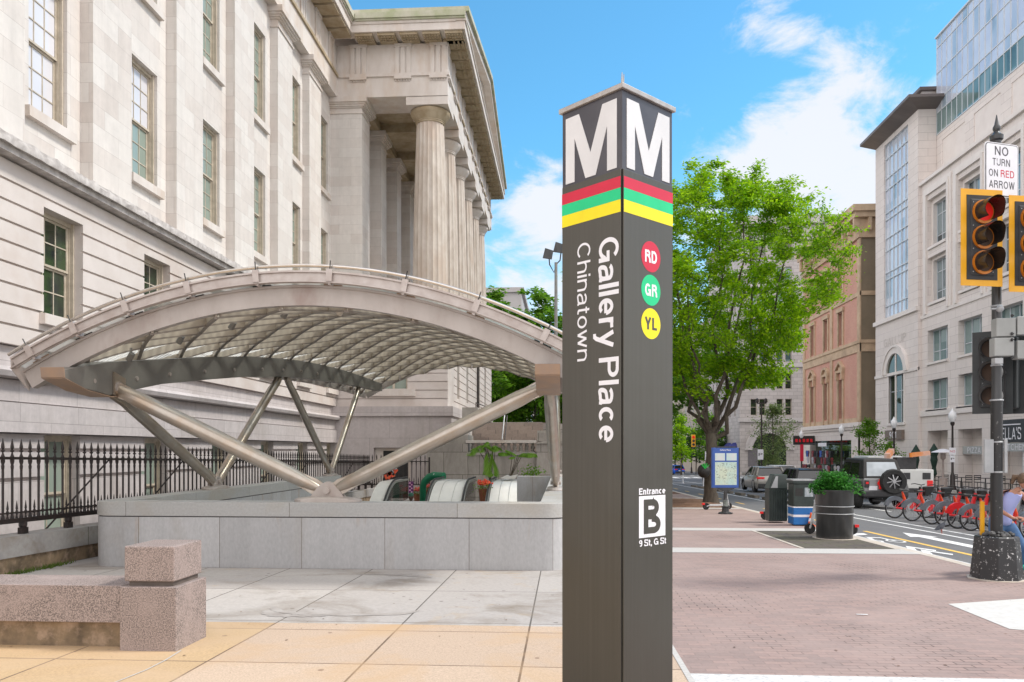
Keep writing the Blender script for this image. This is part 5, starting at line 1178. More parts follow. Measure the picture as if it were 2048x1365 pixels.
w = MB(); wall_x(w, BX-.05, BX+.7, BY0-.02, BY1, -2.2, 3.62, [(79.5, 92.5, -1.4, 2.6)]); w.box(BX-.05, BX+3, BY0-.05, BY0+.5, -2.2, 3.6); w.build('shop_wall', lime, PK)
w = MB(); w.box(BX-1.0, BX+6, BY0-1.0, BY1, 23.9, 24.5); w.box(BX-.75, BX+6, BY0-.75, BY1, 23.4, 23.9); w.box(BX-.25, BX+6, BY0-.25, BY1, 21.6, 23.4); cn = w.build('cornice', tanw, PK)
for k in range(12): MB().box(BX-.7, BX-.2, BY0-.3+1.55*k, BY0+.1+1.55*k, 22.2, 23.41).build('bracket', tanw, cn)
for k in range(3): MB().box(BX+.5+.8*k, BX+.8+.8*k, BY0-.7, BY0-.2, 22.2, 23.41).build('bracket', tanw, cn)
for i, c in enumerate(wc):
    fo = win_mx(PK, BX, c-.62, c+.62, 4.8, 8.7, 1, 2, pane_dark, .35, fm=frame_cream)
    w = MB()
    for s_ in (-1, 1): w.box(BX-.14, BX+.02, c+s_*.62, c+s_*.92, 4.3, 8.9); w.box(BX-.3, BX+.02, c+s_*.66, c+s_*.98, 8.7, 9.5)
    w.box(BX-.25, BX+.02, c-1.05, c+1.05, 9.4, 9.65)
    if i == 1:
        for k in range(10):
            a0, a1 = PI*k/10, PI*(k+1)/10; w.prism([(BX-.3, c+1.05*math.cos(a0), 9.65+.75*math.sin(a0)), (BX-.3, c+1.05*math.cos(a1), 9.65+.75*math.sin(a1)), (BX-.3, c+.75*math.cos(a1), 9.65+.5*math.sin(a1)), (BX-.3, c+.75*math.cos(a0), 9.65+.5*math.sin(a0))], (.3,0,0))
    else:
        for s_ in (-1, 1): w.prism([(BX-.3, c+s_*1.1, 9.65), (BX-.3, c+s_*1.1, 9.85), (BX-.3, c, 10.6), (BX-.3, c, 10.38)], (.3,0,0))
    w.box(BX-.1, BX+.02, c-.6, c+.6, 9.6, 10.0)
    w.build('pediment', tanw, fo)
    for a, b in ((12.2, 15.4), (17.6, 20.4)):
        fo = win_mx(PK, BX, c-.62, c+.62, a, b, 1, 2, pane_dark, .3, fm=frame_cream); w = MB()
        for s_ in (-1, 1): w.box(BX-.12, BX+.02, c+s_*.62, c+s_*.88, a-.3, b+.1)
        w.box(BX-.2, BX+.02, c-1, c+1, b+.1, b+.5); w.build('surround', tanw, fo)
w = MB(); w.box(BX+.6, BX+.7, 79.5, 92.5, -1.4, 2.6); w.build('shop_window', pane_dark, PK)
w = MB(); w.box(BX+.8, 60, BY0+.6, BY1, -4, 22.9); w.build('building_core', redbrick, PK)
# souvenir stand in front of the shop
st = thing('souvenir_stand', 'souvenir stall hung with dark red shirts, caps and bags in front of the pink building', 'market stall', (26.9, 86, gz(86)))
rnd = random.Random(11); w = MB(); g0 = gz(86)
w.box(26.4, 27.8, 80.2, 91.5, 2.4+g0+1.3, 2.5+g0+1.3); w.build('awning', noisy('stall_black', (.02,.02,.022), (.035,.035,.04)), st)
cols4 = [(.22,.03,.04), (.03,.03,.035), (.45,.45,.5), (.05,.12,.45), (.35,.05,.06), (.6,.6,.58)]
sm = [noisy('shirt_cloth', c, tuple(x*.7 for x in c), scale=8) for c in cols4]
for k in range(46):
    y = rnd.uniform(80.5, 91.2); z = g0+rnd.choice([1.2, 2.0, 2.7]); m = sm[rnd.choice([0,0,1,1,1,4,2,3,5])]; x = 26.5+rnd.uniform(0, .6)
    q = MB(); q.prism([(x,y-.22,z-.35), (x,y+.22,z-.35), (x,y+.22,z+.12), (x,y+.36,z+.02), (x,y+.3,z+.28), (x,y+.1,z+.33), (x,y-.1,z+.33), (x,y-.3,z+.28), (x,y-.36,z+.02), (x,y-.22,z+.12)], (.06,0,0)); q.build('shirt', m, st)
w = MB(); w.box(26.9, 27.7, 80.5, 91.3, g0, g0+.9); w.build('counter', noisy('stall_counter', (.10,.08,.08), (.2,.1,.1), scale=3), st)
w = MB(); w.box(26.35, 26.4, 82, 84.5, g0+3.45, g0+3.8); w.build('price_board', vinyl_white, st)
si = thing('shop_led_sign', 'black projecting sign with red lit letters over the souvenir shop', 'sign', (26.6, 91, 2.6)); w = MB(); w.box(25.6, 27.9, 90.6, 90.8, 2.2, 3.2); w.build('panel', black_seam, si); w = MB()
for k in range(5): w.box(25.8+.4*k, 26.05+.4*k, 90.57, 90.6, 2.5, 2.85)
w.build('lit_letters', emit('red_led', (.6,.01,.02), .12), si)
# grey stone building beyond F Street
greyst = masonry('grey_stone', (.52,.48,.465), (.43,.395,.38), (.26,.24,.23), 1.2, .55, .02, fine=.08, fscale=1.5, bump=.4)
greytrim = noisy('grey_stone_trim', (.55,.52,.51), (.48,.45,.44), scale=1, rough=.8)
GB = thing('grey_stone_building', 'tall grey rusticated stone block with paired sash windows and big ground floor arches', 'building', (30, 125, gz(125)))
GX0, GYF = XP(1480, 124), 124.0; GX1 = GX0+26
w = MB(); xs = [GX0+1.6+3.9*k for k in range(6)]
hl = []
for k, x in enumerate(xs):
    for z in (2.9+4, 6.9+4, 11+4, 15+4, 19+4, 23+4, 27+4): hl += [(x, x+.95, z, z+2.5), (x+1.3, x+2.25, z, z+2.5)]
wall_y(w, GYF, GYF+.8, GX0, GX1, -4, 36, hl); w.build('front_wall', greyst, GB)
for (x0, x1, z0, z1) in hl:
    if x0 < GX0+18 and z0 < 30: win_my(GB, GYF, x0, x1, z0, z1, 1, 2, pane_dark if z0 < 12 else pane_teal, .3, fm=frame_cream)
w = MB()
for z in (5.9, 14.2, 26.2, 33.5): w.box(GX0-.3, GX1, GYF-.3, GYF+.3, z, z+.6)
w.build('string_course', greytrim, GB)
w = MB(); wall_x(w, GX0-.02, GX0+.8, GYF+.8, 150, -4, 36, [(GYF+3+3.6*k, GYF+4.2+3.6*k, z, z+2.4) for k in range(6) for z in (6.9,10.9,15,19,23,27)]); w.build('side_wall', greyst, GB)
for k in range(6):
    for z in (6.9, 10.9, 15, 19): win_mx(GB, GX0-.02, GYF+3+3.6*k, GYF+4.2+3.6*k, z, z+2.4, 1, 2, pane_dark, .3, fm=frame_cream)
for x in (GX0+4.4, GX0+13.4):
    w = MB()
    for k in range(14):
        a0, a1 = PI*k/14, PI*(k+1)/14
        for r0, r1, d in ((2.6, 3.4, .25), (3.4, 3.7, .4)): w.prism([(x+r0*math.cos(a0), GYF-d, 1.6+r0*math.sin(a0)), (x+r1*math.cos(a0), GYF-d, 1.6+r1*math.sin(a0)), (x+r1*math.cos(a1), GYF-d, 1.6+r1*math.sin(a1)), (x+r0*math.cos(a1), GYF-d, 1.6+r0*math.sin(a1))], (0,d,0))
    ao = w.build('arch', greytrim, GB)
    w = MB(); w.prism([(x+2.5*math.cos(PI*k/16), GYF-.03, 1.6+2.5*math.sin(PI*k/16)) for k in range(17)] , (0,.02,0)); w.box(x-2.5, x+2.5, GYF-.03, GYF-.01, -2.4, 1.6); w.build('arch_opening', pane_dark, ao)
w = MB(); w.box(GX0+.8, GX1, GYF+.8, 150, -4, 35.9); w.box(GX0-.5, GX1, GYF-.5, 150, 36, 37.2); w.build('building_core', greytrim, GB)
w = MB(); w.box(GX0+1.2, GX0+2.7, GYF-.1, GYF-.02, -.9, 1.9); w.build('wall_plaque', noisy('plaque_grey', (.13,.12,.13), (.17,.16,.17)), GB)
# blue awnings at the corner
for k, y in enumerate((127, 131, 135)):
    t = thing('window_awning', ('dark blue dome awning at the corner of the grey building, nearest', 'middle dark blue dome awning on the side of the grey building', 'farthest dark blue dome awning on the side of the grey building')[k], 'awning', (GX0-.02, y, 1.2), 'blue dome awnings')
    w = MB(); w.lathe([(1.5*math.cos(PI/2*j/8), 2.2*math.sin(PI/2*j/8)) for j in range(9)], (GX0-.03, y, .6), 12, PI/2, 1.5*PI, cap=False); w.lathe([(1.55,-.3),(1.5,0)], (GX0-.03, y, .6), 12, PI/2, 1.5*PI, cap=False); w.build('canvas', noisy('awning_navy', (.025,.03,.16), (.04,.045,.22), scale=2), t, smooth=True)
# further buildings
def plain_building(name, label, x0, x1, y0, y1, h, mat, pm, side='x', pitch=3.6, w_=1.3, fl=3.9):
    t = thing(name, label, 'building', ((x0+x1)/2, (y0+y1)/2, gz(y0)))
    q = MB(); q.box(x0, x1, y0, y1, gz(y1)-1, h); q.box(x0-.4, x1+.4, y0-.4, y1+.4, h, h+.7); q.build('wall', mat, t)
    n = 0
    if side in ('x', 'xy'):
        y = y0+1.5
        while y < min(y1, y0+40)-2:
            z = gz(y0)+4.6
            while z < h-3: win_mx(t, x0-.3, y, y+w_, z, z+2.1, 1, 2, pm, .22, fm=greytrim); z += fl
            y += pitch
    if side in ('y', 'xy'):
        x = x0+1.5
        while x < x1-2:
            z = gz(y0)+4.6
            while z < h-3: win_my(t, y0-.3, x, x+w_, z, z+2.1, 1, 2, pm, .22, fm=greytrim); z += fl
            x += pitch
    return t
beige = noisy('beige_masonry', (.42,.36,.29), (.36,.31,.25), scale=1, rough=.8)
plain_building('beige_building', 'beige stone building far down the street behind the trees', 29, 60, 152, 210, 27, beige, pane_office, 'x')
plain_building('pale_office_building', 'pale modern office block showing just above the trees beyond the museum', -34, -6.2, 121, 150, 25.5, noisy('pale_concrete', (.46,.44,.43), (.42,.40,.39), scale=.6), pane_office, 'y', fl=3.6)
plain_building('distant_grey_building', 'distant grey building closing the end of the street', -10, 60, 262, 300, 24, greyst, pane_office, 'y', pitch=5, w_=2)
# ------------------------------------------------------------------ trees
leaf_bright = leafmat('leaf_elm', (.12,.31,.004), (.38,.60,.012), .55)
leaf_mid = leafmat('leaf_mid', (.07,.20,.010), (.19,.37,.025), .5)
leaf_dark = leafmat('leaf_dark', (.03,.08,.015), (.07,.14,.025), .4)
leaf_grey = leafmat('leaf_olive', (.10,.15,.05), (.17,.23,.07), .4)
bark = noisy('bark', (.10,.08,.06), (.045,.036,.028), scale=9, rough=.95, detail=8, stretch=(1,1,.3), bump=.9, c3=(.13,.12,.09), s3=2)
def leaves_mesh(name, pts, size, mat, parent, seed, droop=.35, blades=1, aspect=.55):
    rg = np.random.default_rng(seed); P = np.asarray(pts, dtype=float); n = len(P)
    a = rg.uniform(0, 2*PI, n); tilt = rg.normal(-droop, .45, n); roll = rg.normal(0, .6, n); s = size*rg.uniform(.6, 1.35, n)
    d = np.stack([np.cos(a)*np.cos(tilt), np.sin(a)*np.cos(tilt), np.sin(tilt)], 1)
    side = np.stack([-np.sin(a), np.cos(a), np.zeros(n)], 1); up = np.cross(d, side)
    side = side*np.cos(roll)[:,None] + up*np.sin(roll)[:,None]
    L_ = d*s[:,None]; Wd = side*(s*aspect*.5)[:,None]
    V = np.stack([P, P + L_*.45 + Wd, P + L_, P + L_*.45 - Wd], 1).reshape(-1, 3)
    o = np.array(BASE.get(parent.name, (0,0,0))); V = V - o
    me = bpy.data.meshes.new(name); me.vertices.add(4*n); me.vertices.foreach_set('co', V.ravel().astype(np.float32))
    me.loops.add(4*n); me.loops.foreach_set('vertex_index', np.arange(4*n, dtype=np.int32)); me.polygons.add(n)
    me.polygons.foreach_set('loop_start', np.arange(0, 4*n, 4, dtype=np.int32)); me.polygons.foreach_set('loop_total', np.full(n, 4, dtype=np.int32))
    me.update(); me.validate(); me.materials.append(mat)
    ob = bpy.data.objects.new(name, me); SC.collection.objects.link(ob); ob.parent = parent; return ob
def small_tree(name, label, base, H, rad, mat, seed, nl=2500, size=.2, trunk_h=1.2, group='street trees'):
    """young or far tree: straight stem with short side branches"""
    rnd = random.Random(seed); t = thing(name, label, 'tree', base, group); B = Vector(base); w = MB()
    w.path([B, B+Vector((.05,0,H*.5)), B+Vector((0,.05,H*.95))], [.05*H/5+.03, .035*H/5+.02, .01], n=6); tips = []
    for k in range(int(26+H*2)):
        f = rnd.uniform(0, 1)**.9; z = trunk_h + (H-trunk_h)*f; a = rnd.uniform(0, 2*PI); rr = rad*math.sin(PI*(.12+.86*f))**.8*rnd.uniform(.6, 1.12)
        p0 = B+Vector((0,0,z*.97)); p1 = p0 + Vector((math.cos(a)*rr, math.sin(a)*rr, rr*rnd.uniform(.15,.6))); w.path([p0, p0.lerp(p1,.5)+Vector((0,0,rr*.1)), p1], [.02, .014, .005], n=3, cap=False); tips.append((p0.lerp(p1,.3), p1))
    w.build('trunk', bark, t, smooth=True); rg = np.random.default_rng(seed); idx = rg.choice(len(tips), nl); u = rg.uniform(0, 1.1, nl)[:,None]
    A = np.array([tuple(a) for a, b in tips]); Bb = np.array([tuple(b) for a, b in tips]); P = A[idx]*(1-u)+Bb[idx]*u+rg.normal(0,1,(nl,3))*rad*.11
    leaves_mesh('crown', P, size, mat, t, seed); return t
def crown_tree(name, label, base, cen, rad, fork_h, r0, mat, seed, nat=420, nl=60000, size=.16, limbs=7, group='street trees', clump=.42, gap=.0):
    """limbs reach for points spread through an egg-shaped crown; leaves sit in sprays along the outer twigs"""
    rnd = random.Random(seed); t = thing(name, label, 'tree', base, group); B = Vector(base); C0 = Vector(cen); rx, rz = rad; wood = MB()
    fork = Vector((B.x+(C0.x-B.x)*.1, B.y, B.z+fork_h)); nodes = []      # (point, radius, depth)
    wood.path([B-Vector((0,0,.1)), B.lerp(fork,.3)+Vector((-.04,0,0)), B.lerp(fork,.7)+Vector((.03,0,0)), fork], [r0*1.15, r0, r0*.93, r0*.95], n=12, cap=False); wood.lathe([(r0*1.8,-.1),(r0*1.4,.10),(r0*1.12,.45)], base, 12, cap=False)
    def curve(p, q, ra, rb, n, sag=0.0, cap=False):
        d = q-p; up = Vector((0,0,1))*d.length*.16; pts = [p + d*(i/n) + up*math.sin(PI*i/n)*(1 if sag == 0 else sag) + Vector((rnd.gauss(0,1), rnd.gauss(0,1), rnd.gauss(0,1)))*d.length*.018*(0 < i < n) for i in range(n+1)]
        rs = [ra+(rb-ra)*i/n for i in range(n+1)]; wood.path(pts, rs, n=(8 if ra > .09 else 5 if ra > .03 else 3), cap=False)
        return list(zip(pts, rs))
    for k in range(limbs):
        a = 2*PI*k/limbs+rnd.uniform(-.35,.35); e = rnd.uniform(.15, .9); tgt = C0 + Vector((math.cos(a)*rx*(1-e*.65)*.82, math.sin(a)*rx*(1-e*.65)*.82, (-.25+e*1.05)*rz))
        pr = curve(fork - Vector((0,0,rnd.uniform(0,.35))), tgt, r0*rnd.uniform(.30,.46), .022, 9, -.9); nodes += pr[2:]
    pts = []
    while len(pts) < nat:
        u = Vector((rnd.uniform(-1,1), rnd.uniform(-1,1), rnd.uniform(-1,1))); l = u.length
        if l > 1 or l < .22 or rnd.random() > l**1.2: continue
        w_ = 1 + .10*math.sin(5*math.atan2(u.y,u.x)+seed) + .08*math.sin(7*u.z+3*u.x+seed)
        w_ *= 1-.10*max(0,u.z)-.17*max(0,-u.z); q = C0 + Vector((u.x*rx*w_, u.y*rx*w_, u.z*rz*w_)); pts.append(q)
    pts.sort(key=lambda q: (q-fork).length); tips = []
    for q in pts:
        best = min(nodes, key=lambda nd: (nd[0]-q).length + .35*max(0, nd[0].z-q.z+.3)); p, r = best; L_ = (q-p).length
        ra = min(r*.6, .012+.011*L_); pr = curve(p, q, max(ra,.012), .006, 4 if L_ > 1 else 3); nodes += [x for x in pr[1:]]
        for i in range(len(pr)-1):
            if i > 0 or L_ < 1: tips.append((pr[i][0], pr[i+1][0]))
        for s_ in range(4):
            b0 = pr[rnd.randrange(1, len(pr))][0]; d = Vector((rnd.gauss(0,1), rnd.gauss(0,1), rnd.gauss(.25,.5))).normalized()*rnd.uniform(.35,.95)*clump*2; wood.path([b0, b0+d*.5+Vector((0,0,.04)), b0+d], [.009,.007,.004], n=3, cap=False); tips.append((b0, b0+d)); tips.append((b0+d*.4, b0+d*1.05))
    wood.build('trunk', bark, t, smooth=True); rg = np.random.default_rng(seed); ln = np.array([(b-a).length for a, b in tips]); idx = rg.choice(len(tips), nl, p=ln/ln.sum()); u = rg.uniform(0,1.05,nl)[:,None]
    A = np.array([tuple(a) for a, b in tips]); Bb = np.array([tuple(b) for a, b in tips]); P = A[idx]*(1-u)+Bb[idx]*u + rg.normal(0,1,(nl,3))*np.array([1,1,.45])*clump*.38
    leaves_mesh('crown', P, size, mat, t, seed, droop=.25); return t
crown_tree('street_tree', 'large bright green elm with forked trunk standing in mulch behind the pylon', (6.1, 33.4, gz(33.4)), (6.25, 33.6, 8.45), (5.15, 5.5), 2.9, .245, leaf_bright, 5, nat=640, nl=112000, size=.135, limbs=9, clump=.36)
crown_tree('street_tree', 'darker street tree partly hidden behind the left of the big elm', (5.3, 48, gz(48)), (4.6, 48, 7.2), (5.0, 5.0), 3.0, .28, leaf_mid, 8, nat=260, nl=30000, size=.24)
crown_tree('street_tree', 'third tree of the row by the bike lane, farther down the pavement', (5.3, 64, gz(64)), (5.0, 64, 6.6), (5, 4.8), 3.0, .26, leaf_mid, 9, nat=180, nl=16000, size=.30)
for k, (x, y, h, r, lb) in enumerate(((-6.9, 76, 17.6, 4.4, 'leafy tree beside the far end of the museum portico'), (-2.2, 78, 18.0, 4.6, 'tall leafy tree beyond the museum, just left of the pylon'), (3.0, 80, 14.5, 4.4, 'leafy tree beyond the museum directly behind the pylon'), (-5.0, 86, 14.4, 5, 'rear leafy tree between the two trees beyond the portico'))):
    crown_tree('background_tree', lb, (x, y, gz(y)), (x, y, (h+.5)/2), (r, (h-1.2)/2), 3.2, .3, leaf_mid if k != 3 else leaf_dark, 20+k, nat=170, nl=20000, size=.40, group='trees beyond the museum', clump=.6)
yt = [(1545, 25.2, 8.6, 2.9, leaf_grey, 'thin young tree with sparse olive leaves in front of the grey building', 4200, .26), (1738, 25.0, 5.4, 1.35, leaf_mid, 'slim young tree in front of the gap beside the pink building', 2600, .19), (1783, 25.3, 3.3, 1.2, leaf_mid, 'low leafy sapling at the foot of the office tower', 1200, .18)]
for k, (px, X, h, r, m, lb, nl, sz) in enumerate(yt):
    Y = YP(px, X); small_tree('young_tree', lb, (X, Y, gz(Y)), h, r, m, 40+k, nl, sz, trunk_h=1.4 if k != 2 else .4)
ft = [(1362, 118, 8.5, 2.2, leaf_bright, 'yellow green small tree by the far crossing'), (1412, 121, 9.5, 2.8, leaf_mid, 'rounded green tree left of the far traffic signals'), (1392, 128, 6.5, 2.6, leaf_dark, 'low dark tree on the far corner'), (1440, 134, 7, 2.8, leaf_dark, 'dark tree behind the map sign, far side of the junction'), (1350, 150, 12, 4, leaf_mid, 'distant tree at the end of the street')]
for k, (px, Y, h, r, m, lb) in enumerate(ft): small_tree('far_tree', lb, (XP(px, Y), Y, gz(Y)), h, r, m, 60+k, 2600, .38, 2.0, group='trees beyond the junction')
# ------------------------------------------------------------------ vehicles
tyre_m = noisy('tyre_rubber', (.018,.018,.018), (.03,.03,.03), scale=20, rough=.85)
rim_m = noisy('alloy_rim', (.45,.45,.46), (.35,.35,.36), scale=6, rough=.35, metal=.7)
rim_b = noisy('black_rim', (.03,.03,.03), (.06,.06,.06), scale=6, rough=.35, metal=.4)
car_glass = glass('car_glass', (.02,.022,.024), .04, 0, .9)
car_glass_sky = glass('car_glass_light', (.25,.28,.30), .05, 0, .9, c2=(.40,.44,.48), sc=1.5)
tail_red = emit('tail_lamp_red', (.6,.01,.01), .25)
trim_black = noisy('trim_plastic', (.03,.03,.032), (.045,.045,.047), scale=8, rough=.7)
def paintm(name, c, metal=.3): 
    m = noisy(name, c, tuple(x*.93 for x in c), scale=2, rough=.25, metal=metal); return m
def wheel(parent, x, y, z, r, w_=.22, spokes=5, rim=None, name='wheel'):
    q = MB(); prof = [(r*.62,-w_/2),(r*.93,-w_/2),(r,-w_*.32),(r,w_*.32),(r*.93,w_/2),(r*.62,w_/2)]
    def ringx(mb, prof, n=24):
        v = []
        for rr, xx in prof:
            for k in range(n): v.append((x+xx, y+rr*math.cos(2*PI*k/n), z+rr*math.sin(2*PI*k/n)))
        mb.add(v, [(i*n+k, i*n+(k+1) % n, (i+1)*n+(k+1) % n, (i+1)*n+k) for i in range(len(prof)-1) for k in range(n)])
    ringx(q, prof + [prof[0]]); wo = q.build(name, tyre_m, parent, smooth=True)
    q = MB(); s_ = 1 if x > 0 else -1; ringx(q, [(r*.62,-w_*.4), (r*.62,w_*.4), (r*.56,w_*.4), (r*.56,-w_*.4), (r*.62,-w_*.4)]); 
    q.tube((x-w_*.1, y, z), (x+s_*w_*.38, y, z), r*.16, n=10)
    for k in range(spokes):
        a = 2*PI*k/spokes+.3; q.bar((x+s_*w_*.3, y+r*.12*math.cos(a), z+r*.12*math.sin(a)), (x+s_*w_*.34, y+r*.58*math.cos(a), z+r*.58*math.sin(a)), r*.10, r*.16, up=(1,0,0))
    q.tube((x-.02*s_, y, z), (x-.0*s_, y, z), r*.55, n=20); q.build('rim', rim or rim_m, wo, smooth=True); return wo
def car(name, label, cat, L_=4.4, Wd=1.82, H=1.55, paint=None, kind='suv', group=None):
    """car pointing to +Y, rear bumper at y=0, x centred; local coordinates"""
    t = thing(name, label, cat, (0,0,0), group); hw = Wd/2; r = .34 if kind != 'sedan' else .32; belt = .66*H if kind == 'suv' else .64*H
    # body sections along y: (y, half width, z low, z belt)
    sec = [(0,.86,.42,.78*belt),(.06,.93,.30,.97*belt),(.25,.98,.24,1.0*belt),(.9,1,.22,1.0*belt),(2.2,1,.22,.97*belt),(3.0,1,.22,.94*belt),(3.5,.98,.22,.86*belt),(L_-.35,.95,.24,.76*belt),(L_-.08,.86,.28,.66*belt),(L_,.76,.36,.55*belt)]
    w = MB(); rings = []
    for y, k, z0, z1 in sec:
        a = hw*k; m_ = (z0+z1)/2
        rings.append([(-a*.9,y,z0), (-a,y,z0+.14), (-a*1.0,y,m_+.06), (-a*.965,y,z1-.07), (-a*.90,y,z1), (0,y,z1+.035), (a*.90,y,z1), (a*.965,y,z1-.07), (a,y,m_+.06), (a,y,z0+.14), (a*.9,y,z0)])
    w.loft(rings); body = w.build('body', paint, t, smooth=True)
    y0, y1, y2, y3 = (.12, .75, 2.45, 3.25) if kind == 'suv' else (.55, 1.15, 2.5, 3.3)
    def gh(y, f, z): a = hw*f; return (a, y, z)
    zb = belt-.02; top = H
    ring_b = [(-hw*.9, y0, zb*.99), (hw*.9, y0, zb*.99), (hw*.9, y3, zb*.95), (-hw*.9, y3, zb*.95)]; ring_t = [(-hw*.70, y1-.25, top-.04), (hw*.70, y1-.25, top-.04), (hw*.72, y2-.1, top-.03), (-hw*.72, y2-.1, top-.03)]
    w = MB(); w.loft([ring_b, ring_t]); w.build('windows', car_glass, t)
    w = MB(); tt = [(-hw*.72, y1-.32, top-.06), (hw*.72, y1-.32, top-.06), (hw*.74, y2, top-.07), (-hw*.74, y2, top-.07)]; t2 = [(-hw*.62, y1-.15, top), (hw*.62, y1-.15, top), (hw*.62, y2-.3, top), (-hw*.62, y2-.3, top)]
    w.loft([tt, t2]); w.build('roof', paint, t, smooth=True)
    for s_ in (-1, 1):
        ym = (y1+y2)/2
        for p0, p1, aa, bb in (((s_*hw*.905, y0+.02, zb), (s_*hw*.72, y1-.3, top-.05), .09, .09), ((s_*hw*.905, y3, zb*.95), (s_*hw*.73, y2-.05, top-.05), .07, .07), ((s_*hw*.915, ym, zb), (s_*hw*.73, ym-.02, top-.05), .05, .08), ((s_*hw*.915, y0+.75, zb), (s_*hw*.73, y1+.12, top-.05), .06, .13)):
            w = MB(); w.bar(p0, p1, aa, bb); w.build('pillar', paint, t)
    w = MB(); w.box(-hw*.86, hw*.86, -.03, .12, .30, .55); w.build('rear_bumper', trim_black, t, bevel=.03)
    for s_ in (-1, 1):
        w = MB(); w.box(s_*hw*.45, s_*hw*.93, -.02, .2, belt*.80, belt*.92); w.build('tail_light', tail_red, t, bevel=.02)
        w = MB(); w.box(s_*hw*.5, s_*hw*.83, L_-.16, L_+.0, .55, .68); w.build('headlight', rim_m, t)
        w = MB(); w.box(s_*hw*.95, s_*(hw+.17), y3-.3, y3-.18, zb-.02, zb+.15); w.build('mirror', paint, t, bevel=.02)
        for yy in (.80, L_-.88): 
            wheel(t, s_*(hw-.12), yy, r, r)
            w = MB(); pts = [(s_*(hw+.004), yy+(r+.09)*math.cos(PI*k/12), r+(r+.09)*math.sin(PI*k/12)) for k in range(13)] + [(s_*(hw+.004), yy+(r+.03)*math.cos(PI*k/12), r+(r+.03)*math.sin(PI*k/12)) for k in range(12, -1, -1)]
            w.prism(pts, (-s_*.05,0,0)); w.build('wheel_arch', trim_black, t)
    w = MB(); w.box(-.26, .26, -.035, -.02, .62, .75); w.build('number_plate', vinyl_white, t)
    w = MB(); w.box(-hw*.7, hw*.7, .1, .14, belt+.03, H-.2) if False else w.box(-hw*.6, hw*.6, y0-.02, y0+.02, belt*1.0, belt*1.02); w.build('tailgate_trim', trim_black, t)
    return t
def put(o, x, y, rz=0, h=-.1): place(o, (x, y, gz(y)+h), rz)
c1 = car('parked_suv', 'warm silver crossover parked by the bike lane with dark wheel arches', 'car', 4.4, 1.82, 1.56, paintm('paint_silver', (.42,.40,.37)), 'suv', 'cars parked beside the bike lane'); SERIES.append((c1, ((12.45, 48.6, gz(48.6)-.1), 0, c1['label'])))
c2 = car('parked_car', 'glossy black hatchback parked just in front of the silver crossover, behind the bins', 'car', 4.2, 1.8, 1.5, paintm('paint_black', (.012,.012,.013), .1), 'suv', 'cars parked beside the bike lane'); SERIES.append((c2, ((12.35, 40.2, gz(40.2)-.1), 0, c2['label'])))
c3 = car('parked_car', 'white car seen over the roof of the silver crossover', 'car', 4.6, 1.85, 1.62, paintm('paint_white', (.62,.62,.61), 0), 'suv', 'cars parked beside the bike lane'); SERIES.append((c3, ((15.2, 55.5, gz(55.5)-.1), 0, c3['label'])))
c4 = car('parked_car', 'pale grey sedan ahead of the silver crossover, partly behind the map sign', 'car', 4.5, 1.8, 1.45, paintm('paint_grey', (.36,.37,.38)), 'sedan', 'cars parked beside the bike lane'); SERIES.append((c4, ((12.6, 64, gz(64)-.1), 0, c4['label'])))
c5 = car('blue_car', 'bright blue car crossing at the far junction', 'car', 4.4, 1.8, 1.5, paintm('paint_blue', (.01,.10,.55)), 'suv'); SERIES.append((c5, ((XP(1360, 121), 121, gz(121)-.1), R(20), c5['label'])))
flush()
